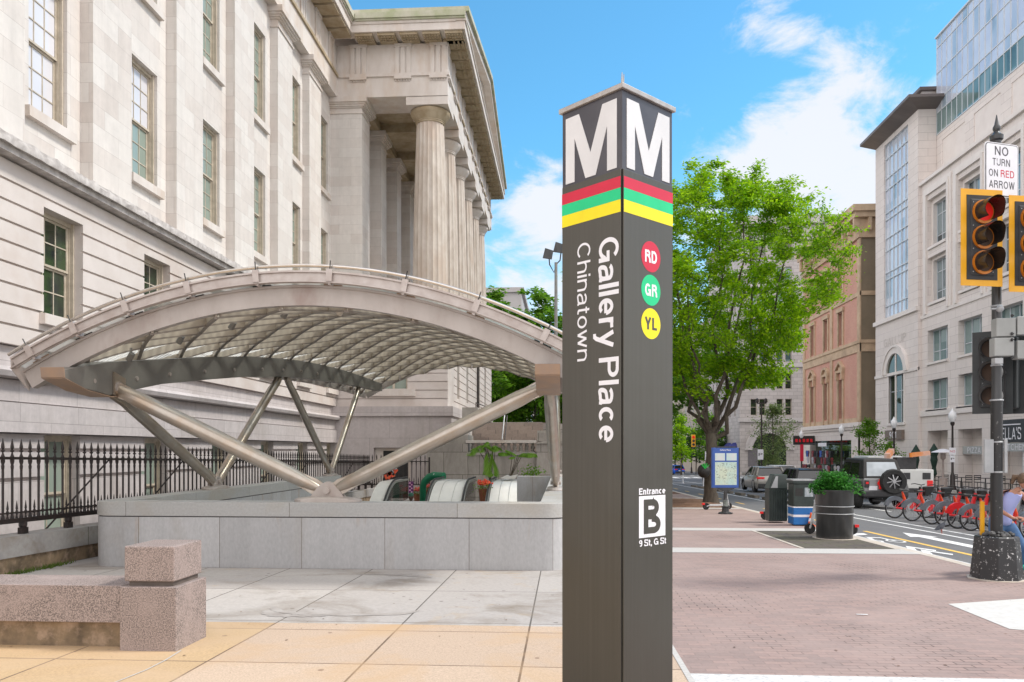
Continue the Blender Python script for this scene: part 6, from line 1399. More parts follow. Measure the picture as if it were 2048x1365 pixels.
# jeep-like off-roader
def offroader():
    X0, Y0 = 12.45, 31.9; g0 = gz(34)-.1
    t = thing('off_road_car', 'silver off-road car with black soft top and a big spare wheel on its tailgate', 'off-road car', (X0, Y0, g0)); sil = paintm('paint_offroad_silver', (.30,.305,.31)); cloth = noisy('soft_top_fabric', (.022,.021,.021), (.034,.032,.031), scale=6, rough=.8)
    B = lambda *a: MB().box(X0+a[0], X0+a[1], Y0+a[2], Y0+a[3], g0+a[4], g0+a[5])
    B(-.76,.76,.0,2.7,.62,1.22).build('body', sil, t, bevel=.04); B(-.74,.74,2.65,4.0,.65,1.12).build('bonnet', sil, t, bevel=.06); B(-.72,.72,.1,3.9,.45,.64).build('chassis', trim_black, t)
    w = MB(); T0 = [(-.78,.02,1.22),(.78,.02,1.22),(.78,2.75,1.22),(-.78,2.75,1.22)]; T1 = [(-.64,.38,1.92),(.64,.38,1.92),(.64,2.35,1.96),(-.64,2.35,1.96)]
    mv = lambda P: [(X0+p[0], Y0+p[1], g0+p[2]) for p in P]
    w.loft([mv(T0), mv(T1), mv([(-.58,.46,1.97),(.58,.46,1.97),(.58,2.3,2.0),(-.58,2.3,2.0)])]); top = w.build('soft_top', cloth, t, bevel=.03)
    w = MB(); w.prism(mv([(-.62,.065,1.30),(.62,.065,1.30),(.53,.345,1.84),(-.53,.345,1.84)]), (0,-.012,.004)); w.build('rear_window', car_glass_sky, top)
    for s_ in (-1, 1):
        w = MB(); w.prism(mv([(s_*.765,.55,1.32),(s_*.765,1.55,1.32),(s_*.665,1.5,1.80),(s_*.67,.7,1.80)]), (s_*.008,0,0)); w.prism(mv([(s_*.765,1.65,1.32),(s_*.765,2.45,1.32),(s_*.665,2.25,1.82),(s_*.665,1.6,1.82)]), (s_*.008,0,0)); w.build('side_window', car_glass, top)
        for y in (.62, 3.1): 
            w = MB(); w.loft([mv([(s_*.70,y-.62,.78),(s_*.98,y-.62,.74),(s_*.98,y-.60,.70),(s_*.70,y-.6,.72)]), mv([(s_*.70,y-.36,1.12),(s_*.98,y-.36,1.06),(s_*.98,y-.33,1.0),(s_*.70,y-.33,1.05)]), mv([(s_*.70,y+.36,1.12),(s_*.98,y+.36,1.06),(s_*.98,y+.33,1.0),(s_*.70,y+.33,1.05)]), mv([(s_*.70,y+.6,.86),(s_*.98,y+.6,.80),(s_*.98,y+.57,.76),(s_*.70,y+.57,.8)])]); w.build('mudguard', trim_black, t, bevel=.02)
            wo = wheel(t, X0+s_*.84, Y0+y, g0+.44, .44, .30, 8, rim_b)
        w = B(s_*.56 if s_ > 0 else -.74, .74 if s_ > 0 else -.56, -.06, .02, .86, 1.14); w.build('tail_light', trim_black, t, bevel=.02)
        w = B(s_*.6 if s_ > 0 else -.70, .70 if s_ > 0 else -.6, -.075, -.05, 1.0, 1.08); w.build('lamp_lens', tail_red, t)
        w = B(s_*.78, s_*1.0, 2.3, 2.42, 1.2, 1.42); w.build('mirror', trim_black, t, bevel=.03)
    B(-.86,.86,-.22,.0,.50,.74).build('rear_bumper', trim_black, t, bevel=.05)
    w = B(-.58,-.26,-.04,0,.76,.92); w.build('number_plate', vinyl_white, t)
    w = MB(); w.tube((X0-.16,Y0-.06,g0+1.02), (X0-.16,Y0,g0+1.02), .09, n=12); w.box(X0-.19, X0-.13, Y0-.07, Y0, g0+.8, g0+1.18); w.build('red_emblem', tail_red, t)
    # spare wheel facing backwards
    r, zc_, xc_ = .48, g0+1.10, X0+.28; q = MB(); n = 28; prof = [(r*.6,-.14),(r*.92,-.16),(r,-.10),(r,.08),(r*.9,.12),(r*.6,.12)]; v = []
    for rr, yy in prof:
        for k in range(n): v.append((xc_+rr*math.cos(2*PI*k/n)*(1+.015*(k % 2)), Y0-.18+yy, zc_+rr*math.sin(2*PI*k/n)*(1+.015*(k % 2))))
    q.add(v, [(i*n+k, i*n+(k+1) % n, ((i+1) % 6)*n+(k+1) % n, ((i+1) % 6)*n+k) for i in range(6) for k in range(n)]); sp = q.build('spare_wheel', tyre_m, t)
    q = MB(); q.tube((xc_,Y0-.20,zc_), (xc_,Y0-.14,zc_), r*.60, n=24); q.build('rim_shadow', trim_black, sp); q = MB(); q.tube((xc_,Y0-.30,zc_), (xc_,Y0-.15,zc_), r*.14, n=10)
    for k in range(8):
        a = 2*PI*k/8; q.bar((xc_+.06*math.cos(a), Y0-.27, zc_+.06*math.sin(a)), (xc_+r*.56*math.cos(a+.15), Y0-.25, zc_+r*.56*math.sin(a+.15)), .035, .03, up=(0,1,0))
    q.build('rim', rim_m, sp)
    for y, ang in ((0,0),): 
        w = MB(); w.tube((X0-.4,Y0+.1,g0+.35), (X0+.3,Y0+.1,g0+.35), .05); w.build('axle', trim_black, t)
offroader()
t = thing('utility_truck', 'white utility truck with orange boom beyond the off-road car', 'truck', (15.9, 37.5, gz(37.5)-.1)); X0, Y0, g0 = 15.9, 37.5, gz(38)-.1
B = lambda *a: MB().box(X0+a[0], X0+a[1], Y0+a[2], Y0+a[3], g0+a[4], g0+a[5])
B(-.95,.95,0,2.9,.6,1.5).build('service_body', paintm('paint_truck_white', (.62,.62,.60), 0), t, bevel=.04); B(-.9,.9,3.0,5.0,.6,2.1).build('cab', MATS['paint_truck_white'], t, bevel=.15); B(-.95,.95,-.2,.02,.45,.65).build('bumper', trim_black, t)
B(-.5,.4,.5,.95,1.5,2.05).build('tool_box', trim_black, t, bevel=.03)
w = MB(); w.bar((X0-1.0,Y0+.3,g0+2.1), (X0+.2,Y0+2.8,g0+2.35), .25, .22); w.build('boom', noisy('boom_orange', (.70,.22,.03), (.6,.45,.4), scale=1.2), t)
w = MB(); w.bar((X0+.0,Y0+.3,g0+2.15), (X0+.9,Y0+.3,g0+2.25), .12, .2); w.build('beacon_bar', MATS['boom_orange'], t)
for s_ in (-1, 1):
    w = B(s_*.65 if s_ > 0 else -.9, .9 if s_ > 0 else -.65, -.03, .01, .75, 1.0); w.build('tail_light', tail_red, t); w = B(-.4 if s_ < 0 else .45, -.1 if s_ < 0 else .8, -.02, .01, 1.05, 1.35); w.build('hatch', trim_black, t)
    for yy in (.8, 4.0): wheel(t, X0+s_*.8, Y0+yy, g0+.42, .42)
# ------------------------------------------------------------------ hire bikes and docks
bike_red = noisy('bike_red', (.62,.015,.02), (.55,.01,.015), scale=5, rough=.3); bike_orange = noisy('bike_orange', (.75,.10,.01), (.62,.02,.02), scale=5, rough=.35, stretch=(2,2,4))
guard_grey = noisy('guard_grey', (.10,.11,.13), (.14,.15,.17), scale=5, rough=.45); bike_silver = noisy('bike_silver', (.42,.43,.44), (.34,.35,.36), scale=4, rough=.4, metal=.3)
def bike(label, guard, frame, name='hire_bicycle'):
    t = proto(name, label, 'bicycle', 'hire bicycles parked in the dock'); R_ = .335
    for (xc_, nm) in ((0, 'rear_wheel'), (1.08, 'front_wheel')):
        w = MB(); w.path([(xc_+(R_-.02)*math.cos(2*PI*k/28), 0, R_+(R_-.02)*math.sin(2*PI*k/28)) for k in range(28)], .022, n=6, closed=True); wo = w.build(nm, tyre_m, t, smooth=True)
        w = MB(); w.path([(xc_+(R_-.05)*math.cos(2*PI*k/28), 0, R_+(R_-.05)*math.sin(2*PI*k/28)) for k in range(28)], .011, n=5, closed=True); w.tube((xc_,-.06,R_), (xc_,.06,R_), .028, n=8)
        for k in range(14): a = 2*PI*k/14; w.tube((xc_, .02*(-1)**k, R_), (xc_+(R_-.05)*math.cos(a), 0, R_+(R_-.05)*math.sin(a)), .0035, n=3, cap=False)
        w.build('rim', rim_m, wo)
    for xc_, a0, a1, mm, rr in ((0, R(18), R(165), guard, .66 if guard is bike_red else .74), (1.08, R(10), R(150), guard_grey, .88)):
        w = MB(); n = 16
        for s_ in (-.035, .035):
            v = []
            for k in range(n+1): a = a0+(a1-a0)*k/n; v += [(xc_+(R_+.045)*math.cos(a), s_, R_+(R_+.045)*math.sin(a)), (xc_+(R_*rr)*math.cos(a), s_, R_+(R_*rr)*math.sin(a))]
            w.add(v, [(2*k, 2*k+1, 2*k+3, 2*k+2) for k in range(n)])
        v = []
        for k in range(n+1): a = a0+(a1-a0)*k/n; v += [(xc_+(R_+.045)*math.cos(a), -.035, R_+(R_+.045)*math.sin(a)), (xc_+(R_+.045)*math.cos(a), .035, R_+(R_+.045)*math.sin(a))]
        w.add(v, [(2*k, 2*k+1, 2*k+3, 2*k+2) for k in range(n)]); w.build('wheel_guard', mm, t, smooth=True)
    w = MB(); w.path([(.0,0,R_), (.42,0,.30), (.55,0,.30), (.85,0,.62), (.95,0,.92)], [.025,.05,.065,.065,.045], n=8); w.path([(0,.07,R_), (.42,.04,.30)], .014); w.path([(0,-.07,R_), (.42,-.04,.30)], .014); w.build('frame', frame, t, smooth=True)
    w = MB(); w.path([(.42,0,.28), (.36,0,.55), (.26,0,.86)], [.045,.06,.026], n=8); w.build('seat_tube', bike_orange if frame is bike_red else frame, t, smooth=True)
    w = MB(); w.path([(0,.06,R_), (.33,.03,.62)], .012); w.path([(0,-.06,R_), (.33,-.03,.62)], .012); w.build('seat_stay', frame, t)
    w = MB(); w.loft([[(.10,-.10,.90),(.10,.10,.90),(.10,.10,.95),(.10,-.10,.95)], [(.24,-.08,.88),(.24,.08,.88),(.24,.08,.94),(.24,-.08,.94)], [(.42,-.02,.90),(.42,.02,.90),(.42,.02,.93),(.42,-.02,.93)]]); w.build('saddle', dark_rubber, t, smooth=True, bevel=.012)
    w = MB(); w.path([(1.08,0,R_), (1.0,0,.75), (.93,0,1.05)], [.02,.025,.02], n=6); w.build('fork', bike_silver, t); w = MB(); w.path([(.78,-.30,1.08), (.88,-.24,1.10), (.94,0,1.06), (.88,.24,1.10), (.78,.30,1.08)], .014, n=6); w.build('handlebar', dark_rubber, t)
    w = MB(); w.loft([[(.98,-.13,.72),(1.16,-.13,.76),(1.16,.13,.76),(.98,.13,.72)], [(.97,-.18,1.0),(1.28,-.18,1.02),(1.28,.18,1.02),(.97,.18,1.0)]]); w.build('basket', dark_rubber, t)
    w = MB(); w.tube((.42,-.09,.28), (.42,.09,.28), .08, n=14); w.bar((.42,.09,.28), (.46,.10,.13), .02, .03); w.bar((.42,-.09,.28), (.38,-.10,.43), .02, .03); w.build('crank', bike_silver, t)
    w = MB(); w.box(-.33,-.29,-.03,.03,.46,.50); w.build('rear_lamp', tail_red, t)
    return t
BY = [26.35, 25.05, 23.75, 22.95, 22.25, 21.55, 20.75, 20.05]
bl = ['hire bicycle farthest along the dock, with slim red frame and grey guard', 'red hire bicycle second from the far end of the dock, grey rear guard', 'third red hire bicycle from the far end, close to its neighbour', 'red hire bicycle in the middle of the row, behind the one with a red guard', 'hire bicycle with solid red rear wheel guard in the middle of the row', 'red hire bicycle with large grey guard just nearer than the red-guarded one', 'hire bicycle with silver stem block, second nearest to the signal pole', 'hire bicycle with red rear guard half hidden by the signal pole']
b1 = bike(bl[0], guard_grey, bike_red); b2 = bike(bl[4], bike_red, bike_red); b3 = bike(bl[6], guard_grey, bike_silver)
HD = R(14)
for i, y in enumerate(BY):
    src = b2 if i in (4, 7) else b3 if i == 6 else b1
    c = src if i in (0, 4, 6) else copy_tree(src); SERIES.append((c, ((10.62, y, gz(y)-.1), HD + R((i*7) % 5-2), bl[i])))
c = copy_tree(b1); SERIES.append((c, ((10.7, 19.0, gz(19)-.1), HD, 'hire bicycle nearest the viewer at the end of the dock behind the signal pole')))
flush()
dk = proto('bike_dock', 'short grey docking post holding the front wheel of a hire bicycle', 'bike dock', 'docking posts of the hire bicycles')
w = MB(); w.box(-.12,.12,-.16,.16,0,.06); w.loft([[(-.06,-.10,.05),(.12,-.10,.05),(.12,.10,.05),(-.06,.10,.05)], [(-.12,-.08,.78),(.06,-.08,.82),(.06,.08,.82),(-.12,.08,.78)]]); w.build('post', guard_grey, dk, bevel=.02); w = MB(); w.box(-.14,-.10,-.06,.06,.6,.74); w.build('lock_plate', bike_silver, dk)
for i, y in enumerate(BY + [19.0]):
    c = dk if i == 0 else copy_tree(dk); SERIES.append((c, ((10.62+1.42*math.cos(HD), y+1.42*math.sin(HD), gz(y)-.1), HD, ('short grey docking post at the front wheel of the ' + ('farthest', 'second farthest', 'third farthest', 'fourth farthest', 'red-guarded middle', 'sixth farthest', 'silver-stemmed', 'pole-hidden', 'nearest')[i] + ' hire bicycle'))))
flush()
# ------------------------------------------------------------------ planter, bins, map sign, scooters
blk = noisy('black_painted_steel', (.035,.036,.038), (.06,.062,.065), scale=6, rough=.32, metal=.2, stretch=(1,1,.25), spec=.6)
t = thing('barrel_planter', 'large black metal barrel planter with two hoops and bright green foliage', 'planter', (6.0, 18.1, gz(18.1)))
w = MB(); w.lathe([(.37,0),(.38,.02),(.40,1.02),(.42,1.05),(.42,1.08),(.39,1.08),(.38,.98)], (6.0,18.1,gz(18.1)), 40); w.build('barrel', blk, t, smooth=True)
for z in (.56, .72):
    w = MB(); w.path([(6.0+.405*math.cos(2*PI*k/36), 18.1+.405*math.sin(2*PI*k/36), gz(18.1)+z) for k in range(36)], .011, n=6, closed=True); w.build('hoop', bike_silver, t, smooth=True)
w = MB(); w.lathe([(.46,0),(.46,.012),(.38,.014)], (6.0,18.1,gz(18.1)+.002), 36); w.build('base_ring', curb, t)
rg = np.random.default_rng(3); n = 7000; u = rg.normal(0, 1, (n,3)); u /= np.linalg.norm(u, axis=1)[:,None]; q = np.array([5.92,18.1,gz(18.1)+1.18]) + u*np.array([.34,.32,.23])*rg.uniform(.6,1,(n,1))**.4; k_ = rg.uniform(0,1,n) < .22; q[k_] += np.array([.28,0,-.08]); q += .10*np.sin(q[:,[1,2,0]]*23)+rg.normal(0,.02,q.shape); q = q[q[:,2] > gz(18.1)+1.0]
leaves_mesh('foliage', q, .05, leafmat('planter_leaf', (.018,.12,.012), (.08,.31,.04), .35), t, 3, droop=.1, aspect=.7)
bin_g = noisy('bin_green_black', (.02,.03,.028), (.035,.05,.045), scale=5, rough=.4); bin_blue = noisy('bin_blue', (.01,.16,.48), (.01,.13,.40), scale=4, rough=.45)
x0, y0 = 6.38, 21.9; t = thing('recycling_bin', 'square dark bin with blue lower half and white band beside the barrel planter', 'litter bin', (x0, y0, gz(y0))); g0 = gz(y0)
w = MB(); w.box(x0-.27,x0+.27,y0-.27,y0+.27,g0+.03,g0+.50); w.build('blue_panel', bin_blue, t, bevel=.02); w = MB(); w.box(x0-.272,x0+.272,y0-.272,y0+.272,g0+.24,g0+.30); w.box(x0-.272,x0+.272,y0-.272,y0+.272,g0+.485,g0+.515); w.build('white_band', vinyl_white, t)
w = MB(); w.box(x0-.265,x0+.265,y0-.265,y0+.265,g0+.51,g0+1.12); w.box(x0-.3,x0+.3,y0-.3,y0+.3,g0+1.12,g0+1.2); w.build('hood', bin_g, t, bevel=.02); w = MB(); w.box(x0-.3,x0+.3,y0-.31,y0+.3,g0+1.2,g0+1.235); w.build('lid_trim', bike_silver, t)
w = MB(); w.box(x0+.02,x0+.24,y0-.275,y0-.26,g0+.78,g0+1.02); w.build('notice', noisy('bin_notice', (.45,.48,.50), (.25,.30,.33), scale=14), t); w = MB(); w.box(x0-.22,x0-.02,y0-.272,y0-.26,g0+.80,g0+1.0); w.build('slot', black_seam, t)
for xx, hh in ((5.98, 1.0),):
    y0 = 22.9; g0 = gz(y0); t = thing('litter_bin', 'slatted black litter bin behind the blue recycling bin', 'litter bin', (xx, y0, g0)); w = MB(); w.box(xx-.24,xx+.24,y0-.24,y0+.24,g0+.05,g0+.95)
    for k in range(8): w.box(xx-.25+.066*k, xx-.25+.066*k+.035, y0-.262, y0-.24, g0+.08, g0+.9)
    w.build('body', bin_g, t); w = MB(); w.loft([[(xx-.26,y0-.26,g0+.95),(xx+.26,y0-.26,g0+.95),(xx+.26,y0+.26,g0+.95),(xx-.26,y0+.26,g0+.95)], [(xx-.1,y0-.2,g0+1.35),(xx+.26,y0-.2,g0+1.35),(xx+.26,y0+.26,g0+1.35),(xx-.1,y0+.26,g0+1.35)]]); w.build('hood', bin_g, t, bevel=.02)
    w = MB(); w.prism([(xx-.2,y0-.27,g0+.98),(xx-.02,y0-.27,g0+.98),(xx-.0,y0-.245,g0+1.3),(xx-.06,y0-.245,g0+1.3)], (0,.01,0)); w.build('flap', bike_silver, t)
for k, (px, py) in enumerate(((1622, 1053),)):
    p = G(px, py); t = thing('traffic_cone', 'small orange cone squeezed between the blue bin and the planter', 'cone', tuple(p)); w = MB(); w.lathe([(.13,0),(.13,.02),(.085,.03),(.02,.36)], p, 16); w.build('cone_body', noisy('cone_orange', (.75,.12,.03), (.6,.1,.02), scale=6), t, smooth=True); w = MB(); w.lathe([(.07,.13),(.052,.21)], (p.x,p.y,p.z), 16, cap=False); w.T = None; w.build('reflective_band', vinyl_white, t)
# map sign
mx, my = 5.33, 26.6; g0 = gz(my); t = thing('map_sign', 'blue framed station map sign on a black pedestal', 'map sign', (mx, my, g0)); ux = Vector((1,.12,0)).normalized(); nn = Vector((.12,-1,0)).normalized(); U = Vector((0,0,1)); C0 = Vector((mx,my,g0))
def rect(mb, a, b, z0, z1, d0, d1): p = C0+ux*a+nn*d0; mb.prism([p+U*z0, p+ux*(b-a)+U*z0, p+ux*(b-a)+U*z1, p+U*z1], nn*(d1-d0)); return mb
blue = noisy('sign_blue', (.045,.12,.42), (.04,.10,.36), scale=4, rough=.4)
rect(MB(), -.43,.43,.86,2.17,-.04,.04).build('panel', blue, t, bevel=.008); rect(MB(), -.30,.34,2.17,2.21,-.05,.05).build('top_rail', blk, t); rect(MB(), .43,.47,.86,2.17,-.05,.045).build('side_rail', blk, t)
rect(MB(), -.46,-.44,.86,2.17,-.05,.045).build('side_rail', blue, t)
mapm = noisy('map_print', (.62,.70,.55), (.50,.68,.62), scale=2.2, rough=.4, c3=(.40,.45,.36), s3=26, lo=.4, hi=.6); mapm2 = noisy('map_print_small', (.66,.66,.66), (.50,.68,.66), scale=4, rough=.4)
for a, b, z0, z1, m in ((-.36,-.03,1.75,1.99,mapm2),(.02,.36,1.75,1.99,mapm2),(-.36,.36,.95,1.70,mapm)): rect(MB(), a,b,z0,z1,.04,.044).build('map_panel', m, t)
w = MB(); rnd = random.Random(2)
for k in range(90):
    a, z = rnd.uniform(-.33,.33), rnd.uniform(1.15,1.66); rect(w, a, a+rnd.uniform(.01,.05), z, z+.008, .044, .046)
w.build('map_lines', black_seam, t)
w = MB(); put_text(w, 'Gallery Place', C0+ux*-.20+U*2.06+nn*.041, ux, U, .36, .06, bold=.02); w.build('lettering', vinyl_white, t)
w = MB(); w.prism([C0+ux*-.36+U*.86-nn*.03, C0+ux*.36+U*.86-nn*.03, C0+ux*.10+U*.74-nn*.03, C0-ux*.10+U*.74-nn*.03], nn*.06); w.lathe([(.075,.20),(.075,.48),(.06,.50),(.06,.74)], C0, 16); w.lathe([(.24,0),(.24,.04),(.12,.08),(.11,.2),(.14,.22),(.14,.24),(.08,.26)], C0, 8); w.build('pedestal', blk, t)
w = MB(); w.lathe([(.078,.26),(.078,.46)], C0, 16, cap=False); w.build('printed_sleeve', noisy('sleeve_print', (.25,.28,.26), (.06,.07,.07), scale=14), t)
sc_w = noisy('scooter_white', (.55,.56,.57), (.45,.46,.47), scale=5, rough=.4); lime_c = noisy('scooter_lime', (.03,.55,.08), (.02,.45,.06), rough=.4)
def scooter(label, base, rz, name='electric_scooter', accent=None):
    t = proto(name, label, 'scooter')
    for x in (0, .92):
        w = MB(); w.path([(x+.10*math.cos(2*PI*k/18), 0, .125+.10*math.sin(2*PI*k/18)) for k in range(18)], .028, n=6, closed=True); w.tube((x,-.02,.125),(x,.02,.125),.08,n=12); w.build('wheel', tyre_m, t, smooth=True)
    w = MB(); w.loft([[(.12,-.08,.13),(.12,.08,.13),(.12,.08,.19),(.12,-.08,.19)], [(.68,-.08,.13),(.68,.08,.13),(.68,.08,.19),(.68,-.08,.19)], [(.86,-.03,.24),(.86,.03,.24),(.84,.03,.32),(.84,-.03,.32)]]); w.path([(0,.05,.125),(.16,.05,.16)], .015); w.path([(0,-.05,.125),(.16,-.05,.16)], .015); w.build('deck', sc_w, t, bevel=.01)
    w = MB(); w.path([(.92,0,.13),(.86,0,.35),(.74,0,1.08)], [.03,.035,.028], n=10); w.build('stem', sc_w, t, smooth=True); w = MB(); w.path([(.70,-.24,1.10),(.74,0,1.12),(.70,.24,1.10)], .017, n=6); w.build('handlebar', dark_rubber, t)
    w = MB(); w.box(.70,.80,-.05,.05,.88,1.08); w.build('battery_cover', accent or lime_c, t, bevel=.015); w = MB(); w.box(-.15,-.06,-.03,.03,.18,.24); w.build('mudguard', tail_red, t)
    place(t, tuple(base), rz); return t
p = G(1412, 1020); scooter('white scooter with lime green stem parked at the foot of the big elm', p, R(20))
p = G(1530, 1040); scooter('scooter with its rear wheel sticking out behind the slatted black bin', p, R(8), accent=sc_w)
scooter('scooter behind the barrel planter with only its rear wheel and red lamp showing', Vector((XP(1704, 19.0), 19.0, gz(19.0))), R(168), accent=noisy('scooter_orange', (.8,.10,.03), (.7,.08,.02), rough=.4))
w = MB(); w.lathe([(.20,.02),(.26,.25),(.25,.50),(.23,.5)], (5.0,32.6,gz(32.6)), 16); 
tk = thing('rubbish_bag', 'black bag with a green bow hanging by the elm trunk', 'bag', (5.75, 32.9, gz(32.9)+.9)); q = MB(); q.sphere((5.72,32.85,gz(32.9)+1.35), .27, sc=(1,.9,1.05)); q.build('bag_body', black_seam, tk, smooth=True); q = MB()
for a in (-.7, -.2, .3, .8): q.bar((5.72,32.6,gz(32.9)+1.45), (5.72+.22*math.sin(a),32.55,gz(32.9)+1.45+.22*math.cos(a)), .04, .03)
q.build('bow', lime_c, tk)
# ------------------------------------------------------------------ lamps and poles
lampg = noisy('lamp_globe', (.72,.74,.76), (.80,.80,.82), scale=6, rough=.15); 
lp = proto('street_lamp', 'black post street lamp with white acorn globe', 'street lamp', 'acorn globe street lamps on the far pavement')
w = MB(); w.lathe([(.22,0),(.22,.12),(.16,.3),(.14,.9),(.10,1.0),(.075,1.1),(.065,3.2),(.055,4.0),(.12,4.1),(.13,4.2),(.09,4.26)], (0,0,0), 14); w.build('post', iron, lp, smooth=True); w = MB(); w.lathe([(.11,4.26),(.20,4.42),(.24,4.60),(.20,4.80),(.11,4.90),(.08,4.95),(.05,5.02),(.015,5.12)], (0,0,0), 16); w.build('globe', lampg, lp, smooth=True)
for i, (Y, X, lb) in enumerate(((YP(1905, 24.2), 24.2, 'acorn street lamp carrying red and white parking signs, nearest on the far pavement'), (YP(1788, 24.2), 24.2, 'acorn street lamp in front of the 901 doorway of the office tower'), (YP(1683, 24.2), 24.2, 'acorn street lamp in front of the souvenir shop'), (YP(1603, 24.2), 24.2, 'acorn street lamp with a red banner left of the pink building'), (140, XP(1383, 140), 'far acorn street lamp right of the dark banner'), (150, XP(1365, 150), 'farthest acorn street lamp beside the dark banner'))):
    c = lp if i == 0 else copy_tree(lp); SERIES.append((c, ((X, Y, gz(Y)), 0, lb)))
flush()
def small_sign(name, label, x, y, z, w_, h, m, txt=None, tm=None):
    t = thing(name, label, 'sign', (x, y, z)); q = MB(); q.box(x-w_/2, x+w_/2, y-.02, y, z, z+h); q.build('plate', m, t, bevel=.01)
    if txt: q = MB(); put_text(q, txt, (x-w_*.35, y-.022, z+h*.35), (1,0,0), (0,0,1), w_*.7, h*.3, n_off=.001); q.build('lettering', tm, t)
Y = YP(1905, 24.2)-.1
small_sign('parking_sign', 'small red and white parking sign on the nearest far lamp post', 24.15, Y, gz(Y)+2.2, .42, .45, vinyl_white, 'NO', c_red); small_sign('parking_sign', 'lower white parking sign on the nearest far lamp post', 24.15, Y, gz(Y)+1.75, .3, .42, vinyl_white, 'P', black_seam)
Y = YP(1603, 24.2)-.1; small_sign('banner_sign', 'narrow red and white banner on the lamp post by the pink building', 24.2, Y, gz(Y)+1.9, .35, 1.7, c_red)
Y = 72; small_sign('parking_sign', 'white parking sign on a thin post left of the olive young tree', XP(1521, Y), Y, gz(Y)+2.0, .5, .9, vinyl_white, 'P', black_seam)
t = thing('tall_street_lamp', 'tall thin black twin lamp post rising in front of the grey building', 'street lamp', (XP(1523, 86), 86, gz(86))); X = XP(1523, 86); w = MB(); w.tube((X,86,gz(86)),(X,86,6.6),.10,.07); w.build('post', iron, t); w = MB(); w.box(X-.5,X+.5,85.9,86.1,6.5,6.62); w.lathe([(.05,6.6),(.2,6.7),(.16,7.0),(.04,7.1)], (X-.45,86,0), 10); w.lathe([(.05,6.6),(.2,6.7),(.16,7.0),(.04,7.1)], (X+.45,86,0), 10); w.build('lamp_head', iron, t)
t = thing('floodlight_mast', 'grey mast with twin black floodlights beyond the canopy beside the pylon', 'floodlight', (-.4, 40, gz(40))); X = XP(1112, 40); w = MB(); w.tube((X,40,gz(40)),(X,40,11.0),.10,.075,12); w.build('mast', noisy('mast_grey', (.25,.25,.25), (.32,.32,.32), scale=3), t)
w = MB(); w.path([(X,40,10.9),(X-.1,40,10.5),(X-.32,40,10.9),(X-.35,40,11.3)], .03); w.path([(X,40,10.9),(X+.2,40,11.1),(X+.25,40,11.5)], .03); w.build('bracket', iron, t)
for dx, dz in ((-.42, 11.25), (.1, 11.55)): w = MB(); w.loft([[(X+dx-.25,39.7,dz-.1),(X+dx+.22,39.7,dz-.18),(X+dx+.3,39.7,dz+.28),(X+dx-.12,39.7,dz+.42)], [(X+dx-.12,40.1,dz),(X+dx+.12,40.1,dz),(X+dx+.15,40.1,dz+.25),(X+dx-.05,40.1,dz+.3)]]); w.build('floodlight_head', blk, t, bevel=.02)
# flexible bollards on the bike lane edge
bo = proto('lane_bollard', 'thin white flexible bollard beside the bike lane', 'bollard', 'flexible bollards along the bike lane'); w = MB(); w.lathe([(.10,0),(.10,.03),(.045,.05),(.04,.95),(.03,1.0)], (0,0,0), 10); w.build('post', vinyl_white, bo, smooth=True); w = MB(); w.lathe([(.047,.7),(.047,.85)], (0,0,0), 10, cap=False); w.build('band', bike_silver, bo)
for i, (px, py, lb) in enumerate(((1366, 967, 'thin white bollard nearest the pylon edge by the bike lane'), (1407, 975, 'thin white bollard left of the elm trunk'))):
    p = G(px, py, .1); c = bo if i == 0 else copy_tree(bo); SERIES.append((c, (tuple(p), 0, lb)))
flush()
# far traffic signals
sig_y = noisy('signal_yellow', (.85,.42,.01), (.75,.36,.01), scale=4, rough=.4); red_on = emit('signal_red_lit', (.7,.012,.008), .25)
t = thing('far_signal_mast', 'black signal pole with arm at the far junction', 'signal mast', (XP(1424, 100), 100, gz(100))); X = XP(1424, 100); w = MB(); w.tube((X,100,gz(100)),(X,100,4.2),.1); w.tube((X,100,2.9),(XP(1385,100),100,3.0),.05); w.build('pole', iron, t)
for k, (px, z, lb) in enumerate(((1387, 2.2, 'yellow far traffic signal showing red, hanging over the street'), (1418, 1.2, 'yellow far traffic signal showing red, beside the elm trunk'))):
    x = XP(px, 99.8); t = thing('far_traffic_signal', lb, 'traffic signal', (x, 99.8, z), 'traffic signals at the far junction'); w = MB(); w.box(x-.24,x+.24,99.75,99.95,z-.2,z+1.3); w.build('housing', sig_y, t, bevel=.03)
    for j, mm in enumerate((trim_black, trim_black, red_on)): w = MB(); w.tube((x,99.7,z+.1+.45*j),(x,99.76,z+.1+.45*j),.16,n=14); w.build('lens', mm, t)
small_sign('street_sign', 'white sign on the pole beside the elm trunk', XP(1416, 60), 60, gz(60)+1.9, .45, .65, vinyl_white, 'T', black_seam)
small_sign('dark_banner', 'dark banner with a pale round emblem hanging on the far lamp post', XP(1372, 138), 138, 1.1, 1.7, 2.6, noisy('banner_dark', (.05,.05,.06), (.08,.08,.09), scale=2))
w = MB(); X = XP(1372, 138); disc(w, (X,137.95,2.4), (1,0,0), (0,0,1), .45, .45, 20); eo = w.build('emblem', vinyl_white, bpy.data.objects['dark_banner'])
